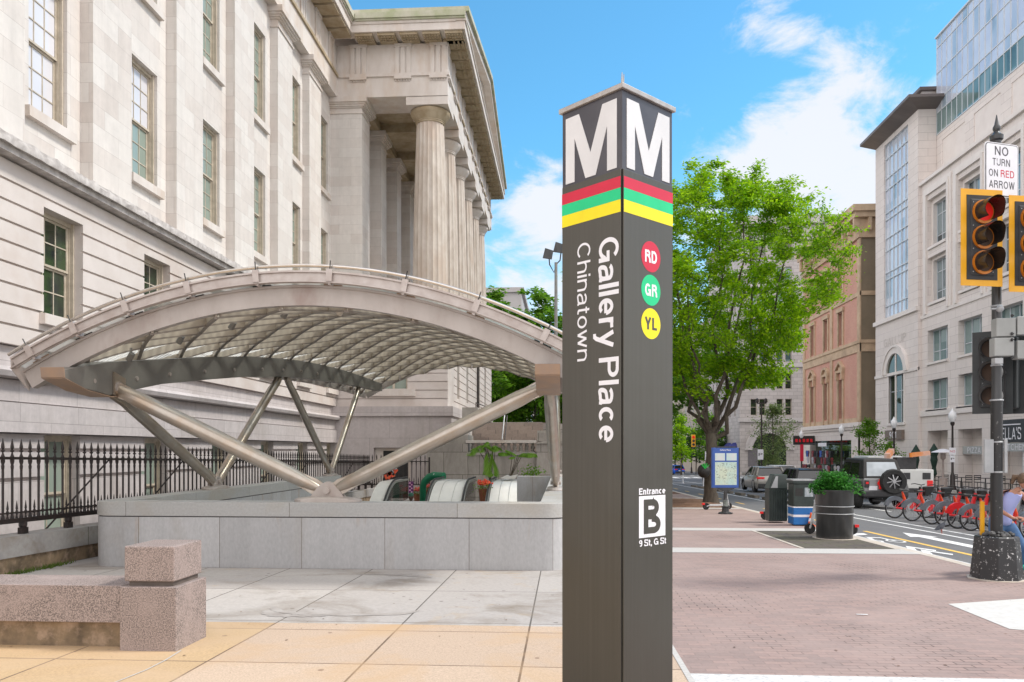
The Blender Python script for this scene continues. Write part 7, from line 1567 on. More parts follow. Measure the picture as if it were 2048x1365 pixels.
# ------------------------------------------------------------------ near traffic signal pole
def camv(x, y): return Vector((x*math.cos(YAW)-y*math.sin(YAW), x*math.sin(YAW)+y*math.cos(YAW), 0))
PP = Vector((6.22, 11.9, gz(11.9)))
scr = noisy('scratched_black', (.022,.022,.024), (.55,.55,.55), scale=24, rough=.4, detail=10, lo=.59, hi=.65); pole_m = noisy('pole_black_worn', (.022,.022,.023), (.30,.30,.29), scale=14, rough=.45, detail=9, lo=.64, hi=.72)
t = thing('signal_pole', 'tall black signal pole with pointed finial standing in a scratched bell base', 'signal pole', tuple(PP))
w = MB()
w.loft([[(PP.x+r*math.cos(a), PP.y+r*math.sin(a), PP.z+z) for a in [PI/8+2*PI*k/8 for k in range(8)]] for r, z in ((.345,0),(.34,.03),(.285,.60),(.27,.62))]); w.build('base', scr, t, bevel=.01)
w = MB(); w.lathe([(.40,0),(.40,.012),(.3,.014)], (PP.x,PP.y,PP.z+.003), 8); w.build('footing', curb, t)
w = MB(); rnd = random.Random(5)
for k in range(26): a = rnd.uniform(0, 6.28); r = rnd.uniform(.1,.2); w.sphere((PP.x+r*math.cos(a), PP.y+r*math.sin(a), PP.z+.64+rnd.uniform(-.01,.03)), rnd.uniform(.03,.055), 6, 4, (1,1,.7))
w.build('rubbish', noisy('litter_dark', (.02,.02,.02), (.12,.12,.12), scale=20), t)
w = MB(); w.lathe([(.080,.6),(.078,2.55)], PP, 20); w.build('lower_pole', pole_m, t, smooth=True)
w = MB(); w.lathe([(.066,2.55),(.060,6.30)], PP, 20); w.build('upper_pole', blk, t, smooth=True)
w = MB(); w.lathe([(.06,6.28),(.085,6.30),(.088,6.36),(.06,6.38),(.035,6.42),(.05,6.45),(.05,6.48),(.03,6.52),(.005,6.66)], PP, 16); w.build('finial', blk, t, smooth=True)
w = MB()
for z, r in ((3.40,.072),(3.05,.072),(2.55,.085),(3.9,.07),(1.95,.085),(1.52,.085)): w.lathe([(r,z),(r+.006,z+.005),(r+.006,z+.02),(r,z+.025)], PP, 20)
w.build('strap', bike_silver, t)
w = MB(); p = PP+Vector((-.02,-.085,0)); w.box(p.x-.19,p.x-.06,p.y-.0,p.y+.03,PP.z+1.52,PP.z+2.0); w.box(p.x+.085,p.x+.13,p.y-.0,p.y+.03,PP.z+1.52,PP.z+2.0); w.build('side_plate', bike_silver, t, bevel=.008)
w = MB(); w.box(PP.x-.165,PP.x-.115,PP.y+.1,PP.y+.14,PP.z+.62,PP.z+1.1); w.build('yellow_strip', sig_y, t)
sig_o = noisy('signal_ring_orange', (.62,.20,.015), (.50,.15,.01), scale=6, rough=.35)
def head(label, cpos, n, wd=.36, h=1.06, bw=.64, bh=1.34, body=None, back=None, name='traffic_signal', lit=True, vis=.27, vcol=None):
    """cpos: centre of the lens plane, n: direction it faces"""
    n = n.normalized(); s_ = Vector((-n.y, n.x, 0)); s_ = s_ if s_.x > 0 else -s_; t = thing(name, label, 'traffic signal', tuple(cpos)); c = Vector(cpos); U = Vector((0,0,1))
    def slab(a, b, z0, z1, d0, d1, m, nm, par=t, bev=.0): q = MB(); p = c+s_*a+n*d0; q.prism([p+U*z0, p+s_*(b-a)+U*z0, p+s_*(b-a)+U*z1, p+U*z1], n*(d1-d0)); return q.build(nm, m, par, bevel=bev)
    slab(-bw/2,bw/2,-bh/2,bh/2,-.03,-.022,back,'backplate',bev=.0)
    slab(-bw/2+.085,bw/2-.085,-bh/2+.085,bh/2-.085,-.022,-.014,trim_black,'backplate_centre')
    slab(-wd/2,wd/2,-h/2,h/2,-.16,.0,body,'housing',bev=.015)
    for j in range(3):
        z = h/2-.18-j*.35; cc = c+U*z
        q = MB(); q.tube(cc+n*.0, cc+n*.03, .165, n=28); q.build('lens_ring', sig_o if lit else trim_black, t)
        q = MB(); q.tube(cc+n*.03, cc+n*.036, .128, n=28); q.build('lens', red_on if (lit and j == 0) else noisy('lens_dark', (.05,.03,.02), (.09,.05,.03)) if 'lens_dark' not in MATS else MATS['lens_dark'], t)
        q = MB(); nseg = 26; rings = []; v = []; f = []
        for i, (d_) in enumerate((0, .5, 1)):
            for k in range(nseg+1):
                a = -PI*.28 + (PI*1.56)*k/nseg; dd = vis*d_*(1 if d_ < 1 else (.72+.28*max(0, math.sin(a)))); rr = .150
                for r_ in (rr, rr-.006): v.append(cc + s_*(r_*math.cos(a)) + U*(r_*math.sin(a)) + n*(.031+dd))
        m_ = (nseg+1)*2
        for i in range(2):
            for k in range(nseg):
                for o in (0, 1): f.append((i*m_+2*k+o, i*m_+2*k+2+o, (i+1)*m_+2*k+2+o, (i+1)*m_+2*k+o))
        q.add(v, f); q.build('visor', vcol or noisy('visor_inside', (.015,.015,.015), (.05,.03,.02), scale=5, rough=.18) if 'visor_inside' not in MATS else (vcol or MATS['visor_inside']), t, smooth=True)
    q = MB()
    for a in (-wd/2+.03, wd/2-.03):
        for z in np.linspace(-h/2+.05, h/2-.05, 7): q.sphere(tuple(c+s_*a+U*z+n*.004), .009, 6, 4)
    q.build('screw', bike_silver, t)
    q = MB(); q.tube(c-n*.16, c-n*.30, .03); q.tube(c-n*.16+U*.4, c-n*.30+U*.4, .03); q.build('mount', trim_black, t)
    return t
nh = camv(.15, -.99); z0 = onY(1970, 475, 11.5).z
head('nearest yellow-bordered signal head left of the pole with its top lens glowing red', onY(1966, 475, 11.45), nh, back=sig_y, body=trim_black)
head('yellow-bordered signal head cut by the right edge of the photo', onY(2062, 488, 11.55), nh, back=sig_y, body=trim_black)
blkh = noisy('signal_black', (.02,.024,.026), (.035,.04,.042), scale=4, rough=.5)
head('black lower signal head turned away to the left behind the pole', onY(1984, 745, 12.25), camv(-.62, -.78), wd=.30, h=1.05, bw=.52, bh=1.22, back=blkh, body=blkh, lit=False, vis=.2, vcol=noisy('visor_grey', (.10,.10,.10), (.42,.42,.42), scale=2, rough=.3))
head('black lower signal head showing its edge right of the pole', onY(2020, 748, 12.35), camv(.75, .66), wd=.28, h=1.05, bw=.40, bh=1.2, back=blkh, body=blkh, lit=False, vis=.18)
# regulatory sign
ns = camv(.28, -.96).normalized(); ss = Vector((-ns.y, ns.x, 0)); ss = ss if ss.x > 0 else -ss; sc_ = onY(2003, 341, 11.62); U = Vector((0,0,1))
t = thing('no_turn_sign', 'white rectangular sign reading no turn on red arrow above the signal heads', 'road sign', tuple(sc_))
def rr_(w_, h, r, off, m, nm, par):
    pts = []
    for cx_, cz_, a0 in ((w_/2-r, h/2-r, 0), (-w_/2+r, h/2-r, PI/2), (-w_/2+r, -h/2+r, PI), (w_/2-r, -h/2+r, 1.5*PI)):
        for k in range(6): a = a0+PI/2*k/5; pts.append(sc_ + ss*(cx_+r*math.cos(a)) + U*(cz_+r*math.sin(a)) + ns*off)
    q = MB(); q.prism(pts, ns*.003); return q.build(nm, m, par)
rr_(.60,.755,.05,0,vinyl_white,'plate',t); rr_(.575,.73,.045,.0035,black_seam,'border',t); rr_(.555,.71,.04,.007,vinyl_white,'face',t)
for txt, x0_, z_, w_, h_, m_ in (('NO',-.13,.20,.24,.125,sign_dark),('TURN',-.17,.055,.31,.10,sign_dark),('ON',-.235,-.10,.16,.10,sign_dark),('RED',-.025,-.10,.24,.10,c_red),('ARROW',-.23,-.26,.45,.105,sign_dark)):
    q = MB(); put_strokes(q, txt, sc_+ss*x0_+U*z_+ns*.0105, ss, U, w_, h_, .14, .16); q.build('lettering', m_, t)
# control boxes
t = thing('signal_control_box', 'pair of grey pedestrian signal housings strapped to the signal pole', 'signal box', tuple(onY(2010, 672, 11.7)))
gb = noisy('control_grey', (.36,.37,.36), (.30,.31,.30), scale=3, rough=.5)
nb = camv(-.1, -.99).normalized(); sb = Vector((-nb.y, nb.x, 0)); sb = sb if sb.x > 0 else -sb
for k, (py, a, b) in enumerate(((655, -.02, .24), (694, -.045, .22), (652, .26, .5), (700, .26, .5))):
    q = MB(); c_ = onY(1996, py, 11.68); p = c_+sb*a; q.prism([p-U*.13, p+sb*(b-a)-U*.13, p+sb*(b-a)+U*.13, p+U*.13], -nb*.16); q.build('housing', gb, t, bevel=.01)
q = MB()
for py in (632, 668, 680, 716): c_ = onY(2024, py, 11.66); q.tube(c_-U*.02, c_+U*.02, .014); q.box(c_.x-.02, c_.x+.02, c_.y-.02, c_.y, c_.z-.008, c_.z+.008)
q.build('hinge', trim_black, t); q = MB(); c_ = onY(2000, 618, 11.7); q.sphere(tuple(c_), .05, 12, 8); q.tube(c_-sb*.02, c_-sb*.12, .015); q.build('sensor', bike_silver, t); q = MB(); c_ = onY(1999, 722, 11.66); q.box(c_.x-.06,c_.x+.05,c_.y,c_.y+.1,c_.z-.04,c_.z+.04); q.build('detector_box', bike_silver, t)
# ------------------------------------------------------------------ stone stairs, piers and balustrade beyond the well
ws = masonry('weathered_stone', (.40,.365,.33), (.33,.30,.27), (.15,.14,.12), 1.6, .95, .012, fine=.18, fscale=9, stain=(.20,.185,.16), stain_scale=.9, stain_amt=(.5,.8), stretch=(1,1,.4), off=(.3,.35,0))
ws2 = noisy('weathered_trim', (.42,.39,.35), (.28,.26,.23), scale=3, rough=.85, stretch=(1,1,.4), bump=.3)
YS = 33.5; xa, xb, xc, xd = XP(853, YS), XP(935, YS), XP(1072, YS), XP(1112, YS)
t = thing('stair_pier', 'stepped stone pier between the iron fence and the balustrade', 'stone pier', ((xa+xb)/2, YS, gz(YS))); g0 = gz(YS)
w = MB(); w.box(xa, xb, YS, YS+2, g0-.1, 1.90); w.build('block', ws, t, bevel=.01); w = MB(); w.box(xa+.5, xb, YS+.25, YS+2.2, 1.90, 2.28); w.build('step_block', ws2, t, bevel=.01); w = MB(); w.prism([(xb-1.1,YS+.5,2.28),(xb-.02,YS+.5,2.28),(xb-.02,YS+.5,2.62)], (0,1.4,0)); w.build('sloped_cheek', marble_plain, t)
t = thing('stone_balustrade', 'weathered stone balustrade with rail on a low wall behind the escalators', 'balustrade', ((xb+xc)/2, YS, g0))
w = MB(); w.box(xb+.01, xc, YS+.1, YS+.5, g0-.1, 1.42); w.build('wall', ws, t); w = MB(); w.box(xb-.05, xc, YS+.02, YS+.55, 1.42, 1.56); w.build('plinth_rail', ws2, t, bevel=.01); w = MB(); w.box(xb-.08, xc+.02, YS-.02, YS+.58, 1.93, 2.05); w.build('top_rail', marble_plain, t, bevel=.012)
n = 11
for k in range(n):
    x = xb+.2+(xc-xb-.35)*k/(n-1); w = MB(); w.lathe([(.09,1.56),(.09,1.60),(.05,1.63),(.085,1.70),(.09,1.76),(.045,1.86),(.08,1.90),(.09,1.93)], (x, YS+.28, 0), 10); w.build('baluster', ws2, t, smooth=True)
t = thing('stone_gate_pier', 'tall stained stone pier right of the balustrade behind the canopy post', 'stone pier', ((xc+xd)/2, YS, g0)); w = MB(); w.box(xc+.02, xd+.6, YS-.1, YS+1.2, g0-.1, 1.9); w.box(xc+.05, xd+.6, YS, YS+1.2, 2.0, 2.35); w.box(xc+.3, xd+.6, YS+.3, YS+1.2, 2.45, 2.75); w.build('block', ws, t); w = MB(); w.prism([(xc-.1,YS-.2,1.9),(xd+.7,YS-.2,1.9),(xd+.7,YS-.2,2.03),(xc+.3,YS-.2,2.0)], (0,1.5,0)); w.box(xc+.05,xd+.6,YS+.1,YS+1.2,2.35,2.45); w.build('cap', ws2, t, bevel=.01)
t = thing('stone_stairs', 'wide flight of brownish stone steps rising behind the balustrade', 'stairs', (-2.5, 38, 1.4)); w = MB()
for k in range(9): w.box(-6.0 if k > 5 else XP(940, 37), XP(1068, 38)+.6, 36.5+.42*k, 42, 1.3+.19*k-.25, 1.3+.19*(k+1)-.01)
w.build('steps', masonry('stair_stone', (.34,.28,.24), (.28,.23,.20), (.12,.10,.09), 1.1, 6, .01, fine=.2, fscale=10), t); w = MB()
for k in range(4): w.box(XP(940,36.8)-.3, XP(985-9*k, 36.8), 36.2+.02*k, 37, 2.9+.17*k, 2.9+.17*(k+1))
w.box(-5.2, XP(1085, 43), 42, 44, 1, 3.1); w.build('landing', ws2, t)
t = thing('stair_handrail', 'slanting black and grey handrail post on the stone stairs', 'handrail', (-2, 36, 2)); w = MB(); a = onY(1004, 880, 35.5); b_ = onY(1009, 832, 36.5); w.tube(a, b_, .03); w.tube(b_, b_+Vector((-.15,2.2,.3)), .03); w.build('rail', bike_silver, t); w = MB(); w.tube(a+Vector((.12,0,0)), b_+Vector((.12,0,0)), .025); w.build('post', iron, t)
t = thing('iron_gate', 'black iron handrail bent over the podium edge by the downpipe', 'handrail', (-4.8, 40, 3.5)); w = MB(); w.path([onX(952, 822, -5.05), onX(952, 806, -5.05), onX(975, 815, -5.05)], .03, n=6); w.build('rail', iron, t)
# ------------------------------------------------------------------ plants, flowers, vent and clutter at the station entrance
frond_m = leafmat('fern_green', (.12,.26,.02), (.22,.40,.05), .45); stem_m = noisy('plant_stem', (.09,.07,.05), (.14,.11,.08), scale=8)
def frond(mb, p, d, L_, w_, n=22, droop=.8):
    p, d = Vector(p), Vector(d).normalized(); side = d.cross(Vector((0,0,1))).normalized(); pts = []
    for i in range(n+1):
        f = i/n; pts.append(p + d*L_*f + Vector((0,0,-droop*L_*f*f)))
    for i in range(1, n):
        f = i/n; wd = 1.5*w_*math.sin(PI*min(1, f*.9+.12))**.7; ax = (pts[i+1]-pts[i-1]).normalized()
        for s_ in (-1, 1):
            a = pts[i]; b = a + side*s_*wd + ax*wd*.5 + Vector((0,0,-wd*.75)); m = (a+b)/2; t_ = ax*(L_/n*.8)
            mb.add([a, m+t_, b, m-t_], [(0,1,2,3)])
def fern(name, label, spots, base):
    t = thing(name, label, 'plant', base); w = MB(); s_ = MB()
    for (p, d, L_, wd, dr) in spots: frond(w, p, d, L_, wd, droop=dr); s_.path([base, Vector(base).lerp(Vector(p), .6)+Vector((.05,0,.1)), p], .012, n=4)
    w.build('fronds', frond_m, t); s_.build('stem', stem_m, t); return t
def W_(px, py, Y): return onY(px, py, Y)
Yp = 29.6
fern('sapling_plant', 'sapling with bright green compound leaves and one big hanging leaf left of the balustrade', [(W_(968,892,Yp), (-.9,-.2,.4), .55, .14, .9), (W_(968,892,Yp), (.9,-.2,.3), .45, .13, .8), (W_(966,895,Yp), (-.2,-.9,.2), .5, .13, .6), (W_(968,890,Yp), (.3,.3,.6), .35, .1, .5), (W_(976,902,Yp-.1), (.25,-.3,-.9), .95, .26, .05), (W_(984,902,Yp-.1), (-.3,-.2,-.9), .9, .22, .05), (W_(955,896,Yp), (-.6,-.6,.3), .5, .2, .9), (W_(985,893,Yp), (.6,-.6,.5), .5, .2, .8), (W_(972,890,Yp), (.1,-.8,.6), .5, .2, .7), (W_(990,898,Yp), (.6,-.2,.6), .35, .1, .7)], tuple(W_(980,965,Yp)))
fern('sapling_plant', 'taller sapling with feathery leaves on thin bent stems right of the hanging leaf', [(W_(1035,912,Yp), (-.8,-.2,.7), .62, .12, .3), (W_(1035,912,Yp), (.9,-.2,.5), .65, .15, .5), (W_(1030,914,Yp), (-.5,-.7,.3), .4, .1, .5), (W_(1040,910,Yp), (.5,-.6,.6), .5, .16, .6), (W_(1046,908,Yp), (.9,-.4,.4), .6, .2, .4), (W_(1022,908,Yp), (-.9,-.3,.5), .55, .18, .4)], tuple(W_(1018,962,Yp)))
rg = np.random.default_rng(8); c0 = W_(1066,945,Yp); t = thing('shrub', 'small yellow green shrub behind the return wall of the escalator well', 'shrub', tuple(c0)); leaves_mesh('foliage', np.array(c0)+rg.normal(0,1,(260,3))*[.22,.12,.12], .10, frond_m, t, 3); w = MB(); w.tube(c0-Vector((0,0,.4)), c0, .02); w.build('stem', stem_m, t)
fl_r = noisy('flower_red', (.75,.03,.02), (.85,.20,.08), scale=20, rough=.6); fl_o = noisy('flower_coral', (.75,.18,.10), (.65,.10,.12), scale=14, rough=.6); terra = noisy('terracotta', (.38,.14,.07), (.30,.10,.05), scale=8)
def flowers(label, px, py, Y, r, m, nl=90, pot=True):
    c = W_(px, py, Y); t = thing('flower_pot', label, 'flower pot', tuple(c-Vector((0,0,r*1.6)))); rg = np.random.default_rng(int(px)); rn = random.Random(int(px))
    leaves_mesh('foliage', np.array(c)+rg.normal(0,1,(220,3))*[r*.5,r*.5,r*.35]-np.array([0,0,r*.3]), .07, frond_m, t, 1)
    w = MB()
    for k in range(nl): w.sphere((c.x+rn.gauss(0,r*.4), c.y+rn.gauss(0,r*.4), c.z+abs(rn.gauss(0,r*.3))), .035, 5, 3)
    w.build('blossoms', m, t)
    if pot: w = MB(); w.lathe([(r*.5,-r*2.4),(r*.75,-r*.6),(r*.8,-r*.5),(r*.7,-r*.5)], c, 14); w.build('pot', terra, t, smooth=True)
flowers('pot of bright red flowers on the right of the escalators', 968, 970, 27.2, .26, fl_r); flowers('coral flowers with green leaves below the green vent pipe', 836, 982, 31.2, .24, fl_o); flowers('coral flower pot right of the green vent pipe stem', 858, 975, 31.4, .2, fl_o, 60)
gp = noisy('vent_green', (.01,.16,.075), (.012,.21,.10), scale=3, rough=.35); t = thing('green_vent_pipe', 'bent dark green vent pipe standing behind the escalators', 'vent pipe', tuple(W_(846, 1000, 30.6)))
Yv = 30.6; w = MB(); w.path([W_(846,1010,Yv), W_(846,972,Yv), W_(849,964,Yv), W_(858,955,Yv), W_(868,952,Yv), W_(888,953,Yv-.2)], [.13,.13,.14,.15,.16,.15], n=14); w.build('pipe', gp, t, smooth=True); w = MB(); p = W_(868,947.5,Yv); w.box(p.x-.0,p.x+.22,p.y-.17,p.y-.16,p.z-.06,p.z-.0); w.build('label_strip', vinyl_white, t)
t = thing('patterned_cloth', 'red and white patterned cloth bundle left of the first escalator handrail', 'cloth', tuple(W_(782, 950, 29))); rn = random.Random(4)
for k in range(16):
    p = W_(780+rn.gauss(0,6), 947+rn.gauss(0,9), 29); w = MB(); w.bar(p, p+Vector((rn.uniform(-.2,.2),0,rn.uniform(.05,.25))), .09, .03, up=(0,1,0)); w.build('fold', fl_r if k % 2 else vinyl_white, t)
t = thing('pink_banner', 'narrow purple banner with pink lettering standing beside the first escalator', 'banner', tuple(W_(823, 990, 27.5))); p = W_(817, 992, 27.5); w = MB(); w.box(p.x, p.x+.17, 27.5, 27.52, p.z, p.z+.5); w.build('cloth', noisy('banner_violet', (.10,.03,.12), (.2,.05,.2), scale=6), t)
w = MB()
for k in range(7): w.box(p.x+.02+.07*(k % 2), p.x+.08+.06*(k % 2), 27.49, 27.5, p.z+.05+.062*k, p.z+.095+.062*k)
w.build('lettering', noisy('banner_pink', (.75,.35,.55), (.8,.5,.7)), t)
w = MB(); p = onY(1000, 957, 28.6); t = thing('bent_steel_sheet', 'shiny folded steel cover leaning by the red flowers', 'metal cover', tuple(p)); w.prism([p, p+Vector((.25,0,.12)), p+Vector((.5,.1,-.02)), p+Vector((.62,0,.14)), p+Vector((.3,.1,-.06))], (0,.6,-.02)); w.build('sheet', white_clad, t)
# ------------------------------------------------------------------ people
skin_d = noisy('skin_dark', (.10,.045,.03), (.08,.035,.025), scale=10, rough=.5); skin_l = noisy('skin_light', (.50,.26,.18), (.44,.21,.14), scale=6, rough=.5)
def limb_body(name, J, E, Rr, mat, parent, lvl=2):
    """one continuous body: joints J, edges E, radii Rr, grown by a skin modifier"""
    me = bpy.data.meshes.new(name); o = Vector(BASE.get(parent.name, (0,0,0))); ks = list(J); me.from_pydata([tuple(Vector(J[k])-o) for k in ks], [(ks.index(a), ks.index(b)) for a, b in E], [])
    ob = bpy.data.objects.new(name, me); SC.collection.objects.link(ob); sk = ob.modifiers.new('skin', 'SKIN'); sk.use_smooth_shade = True; sb_ = ob.modifiers.new('smooth', 'SUBSURF'); sb_.levels = lvl; sb_.render_levels = lvl
    for i, k in enumerate(ks): r = Rr[k]; me.skin_vertices[0].data[i].radius = r if isinstance(r, tuple) else (r, r)
    me.skin_vertices[0].data[0].use_root = True; dg = bpy.context.evaluated_depsgraph_get(); dg.update(); m2 = bpy.data.meshes.new_from_object(ob.evaluated_get(dg)); m2.name = name
    bpy.data.objects.remove(ob); ob = bpy.data.objects.new(name, m2); SC.collection.objects.link(ob); m2.materials.clear(); m2.materials.append(mat); m2.polygons.foreach_set('use_smooth', [True]*len(m2.polygons)); ob.parent = parent; return ob
# woman astride a bicycle at the right edge: faces the viewer's right, leaning forward over the bar
wx, wy = 6.61, 12.55; g0 = gz(wy)-.1
t = thing('person', 'woman in lavender sleeveless top, jeans and sunglasses leaning over a bicycle handlebar', 'person', (wx, wy, g0))
P = lambda a, b, c: (wx+a, wy+b, g0+c)
J = dict(pelvis=P(.02,.02,.86), waist=P(.04,-.02,1.02), chest=P(.12,-.10,1.22), neck0=P(.16,-.16,1.35), neck=P(.19,-.20,1.41),
 sl=P(-.05,-.10,1.31), el=P(-.13,-.22,1.07), wl=P(.0,-.36,.955), hl=P(.055,-.385,.945),
 sr=P(.30,-.02,1.30), er=P(.42,-.14,1.08), wr=P(.40,-.34,.97), hr=P(.37,-.38,.955),
 h1=P(-.08,.0,.82), k1=P(-.12,-.12,.46), a1=P(-.10,.0,.09), t1=P(-.06,-.14,.045), h2=P(.13,.03,.82), k2=P(.26,-.14,.47), a2=P(.30,.02,.10), t2=P(.36,-.12,.045))
J['cl'] = P(.04,-.10,1.31); J['cr'] = P(.22,-.07,1.31)
E = [('pelvis','waist'),('waist','chest'),('chest','neck0'),('neck0','neck'),('chest','cl'),('cl','sl'),('sl','el'),('el','wl'),('wl','hl'),('chest','cr'),('cr','sr'),('sr','er'),('er','wr'),('wr','hr'),('pelvis','h1'),('h1','k1'),('k1','a1'),('a1','t1'),('pelvis','h2'),('h2','k2'),('k2','a2'),('a2','t2')]
Rr = dict(pelvis=(.16,.13), waist=(.125,.10), chest=(.12,.09), neck0=.05, neck=.045, sl=.044, el=.036, wl=.025, hl=.032, sr=.044, er=.040, wr=.027, hr=.036, cl=.06, cr=.06, h1=.10, k1=.060, a1=.040, t1=.035, h2=.10, k2=.060, a2=.040, t2=.035)
body = limb_body('body', J, E, Rr, skin_l, t)
hc = Vector(P(.22,-.26,1.50))
q = MB(); hd = Vector((.55,-.62,-.45)).normalized()       # where the face points
q.loft([[tuple(hc + Vector((0,0,z)) + Vector((dx*r*math.cos(a), r*math.sin(a)*1.05, 0))) for a in [2*PI*k/14 for k in range(14)]] for z, r, dx in ((-.115,.022,1),(-.10,.045,1),(-.06,.066,1),(0,.080,1),(.05,.083,1),(.09,.070,1),(.115,.040,1),(.125,.01,1))])
hd_o = q.build('head', skin_l, body, smooth=True)
hd_o.parent = body
sideV = hd.cross(Vector((0,0,1))).normalized(); upV = sideV.cross(hd)
q = MB(); q.prism([tuple(hc+hd*.075+upV*.02-sideV*.005), tuple(hc+hd*.075+upV*.02+sideV*.005), tuple(hc+hd*.085-upV*.02+sideV*.012), tuple(hc+hd*.085-upV*.02-sideV*.012)], hd*.022); q.build('nose', skin_l, body)
q = MB(); q.bar(hc+hd*.083-upV*.045-sideV*.022, hc+hd*.083-upV*.045+sideV*.022, .008, .010); q.build('mouth', noisy('lips', (.35,.10,.09), (.30,.08,.07)), body)
q = MB()
for s_ in (-1, 1): q.sphere(tuple(hc+hd*.078+upV*.018+sideV*s_*.033), .026, 10, 6, (1,.7,.75)); q.bar(hc+hd*.07+upV*.02+sideV*s_*.05, hc-hd*.01+upV*.02+sideV*s_*.084, .006, .008)
q.build('sunglasses', dark_rubber, t)
hair = noisy('hair_brown', (.20,.13,.08), (.10,.06,.035), scale=30, rough=.6, stretch=(1,1,3)); q = MB(); q.sphere(tuple(hc-hd*.022+upV*.022), .096, 14, 10, (1,1,1.02)); q.path([tuple(hc-hd*.07+upV*.02), tuple(hc-hd*.13-upV*.0+Vector((-.03,0,0))), tuple(hc-hd*.16+Vector((-.04,0,-.12)))], [.05,.045,.02], n=10); hr_ = q.build('hair', hair, t, smooth=True)
lav = noisy('lavender_cloth', (.38,.42,.74), (.33,.37,.67), scale=5, rough=.8); jean = noisy('denim', (.05,.12,.26), (.10,.19,.36), scale=9, rough=.9, detail=8)
J2 = dict(a=P(.02,.01,.80), a1_=P(.03,.0,.94), b=P(.045,-.02,1.05), c=P(.12,-.10,1.22), d=P(.17,-.15,1.31), e=P(.03,-.10,1.335), f=P(.25,-.06,1.335)); limb_body('top', J2, [('a','a1_'),('a1_','b'),('b','c'),('c','d'),('c','e'),('c','f')], dict(a=(.18,.155), a1_=(.175,.15),b=(.145,.12),c=(.175,.14),d=.06,e=.07,f=.07), lav, t)
J3 = {k: J[k] for k in ('pelvis','h1','k1','h2','k2')}; J3['a1'] = P(-.10,.0,.16); J3['a2'] = P(.30,.02,.17); J3['w'] = P(.03,.0,1.0)
limb_body('jeans', J3, [('pelvis','w'),('pelvis','h1'),('h1','k1'),('k1','a1'),('pelvis','h2'),('h2','k2'),('k2','a2')], dict(pelvis=(.175,.145), w=(.14,.115), h1=.118, k1=.078, a1=.065, h2=.118, k2=.078, a2=.065), jean, t)
def hand(hc_, d, s_, parent):
    """palm with four curled fingers and a thumb round a bar running along d"""
    q = MB(); hc_ = Vector(hc_); d = Vector(d).normalized(); f = Vector((.25,-.95,-.1)).normalized(); u = d.cross(f).normalized(); u = u if u.z > 0 else -u
    q.loft([[tuple(hc_ + d*(x*.038) + f*y + u*z) for x, z in ((-1,.012),(1,.012),(1,-.010),(-1,-.010))] for y in (-.045, .0, .035)])
    for k, L_ in enumerate((.9, 1.0, .95, .78)):
        p = hc_ + d*(-.028+.019*k) + f*.033; q.path([p, p+f*.026*L_+u*.004, p+f*.036*L_-u*.022, p+f*.018*L_-u*.040, p-f*.008-u*.042], [.0095,.0092,.0088,.008,.006], n=8)
    p = hc_ - d*.036*s_ - f*.02; q.path([p, p-d*s_*.022+f*.02-u*.012, p-d*s_*.012+f*.045-u*.028], [.011,.010,.007], n=8)
    return q.build('hand', skin_l, parent, smooth=True)
hand(P(.075,-.40,.965), (1,.25,0), 1, body); hand(P(.36,-.40,.965), (1,.25,0), -1, body)
q = MB()
for a_, b_ in ((P(-.10,.02,.0), P(-.05,-.18,.0)), (P(.30,.04,.0), P(.37,-.15,.0))):
    a_, b_ = Vector(a_), Vector(b_); q.loft([[tuple(p+Vector((x,0,z))) for x, z in ((-.04,0),(.04,0),(.032,h),(-.032,h))] for p, h in ((a_,.10),(a_.lerp(b_,.5),.09),(b_,.045))])
q.build('shoes', noisy('shoe_tan', (.25,.12,.08), (.18,.08,.06)), t, bevel=.012)
# her bicycle
t = thing('ridden_bicycle', 'black bicycle with teal deck held by the woman in lavender', 'bicycle', (wx, wy, g0)); q = MB(); q.path([P(-.02,-.37,.93), P(.08,-.40,.955), P(.22,-.43,.94), P(.40,-.40,.955), P(.50,-.36,.93)], .015, n=8); q.build('handlebar', dark_rubber, t, smooth=True)
q = MB(); q.path([P(.22,-.43,.94), P(.23,-.36,.6), P(.25,-.30,.18)], .025, n=8); q.build('stem', dark_rubber, t); q = MB(); q.path([P(.10,.18,.74), P(.09,.0,.45), P(.10,-.10,.20)], [.05,.045,.05], n=8); q.build('seat_post', trim_black, t)
q = MB(); q.loft([[P(.02,.12,.74), P(.20,.12,.74), P(.20,.12,.80), P(.02,.12,.80)], [P(.05,-.05,.75), P(.17,-.05,.75), P(.17,-.05,.79), P(.05,-.05,.79)]]); q.build('saddle', dark_rubber, t, bevel=.015)
q = MB(); q.loft([[P(.10,-.25,.17), P(.42,-.25,.17), P(.42,-.25,.24), P(.10,-.25,.24)], [P(.10,.2,.17), P(.42,.2,.17), P(.42,.2,.24), P(.10,.2,.24)]]); q.build('deck', noisy('deck_teal', (.0,.42,.34), (.0,.36,.3)), t, bevel=.03)
for yy in (-.42, .42): q = MB(); q.path([P(.25+.0*k, yy+.16*math.cos(2*PI*k/20), .19+.16*math.sin(2*PI*k/20)) for k in range(20)], .03, n=6, closed=True); q.tube(P(.22,yy,.19), P(.28,yy,.19), .10, n=12); q.build('wheel', tyre_m, t, smooth=True)
q = MB(); q.sphere(P(.20,-.50,.86), .06, 10, 6); q.build('front_lamp', clear('lamp_clear', (.7,.75,.8), .5), t)
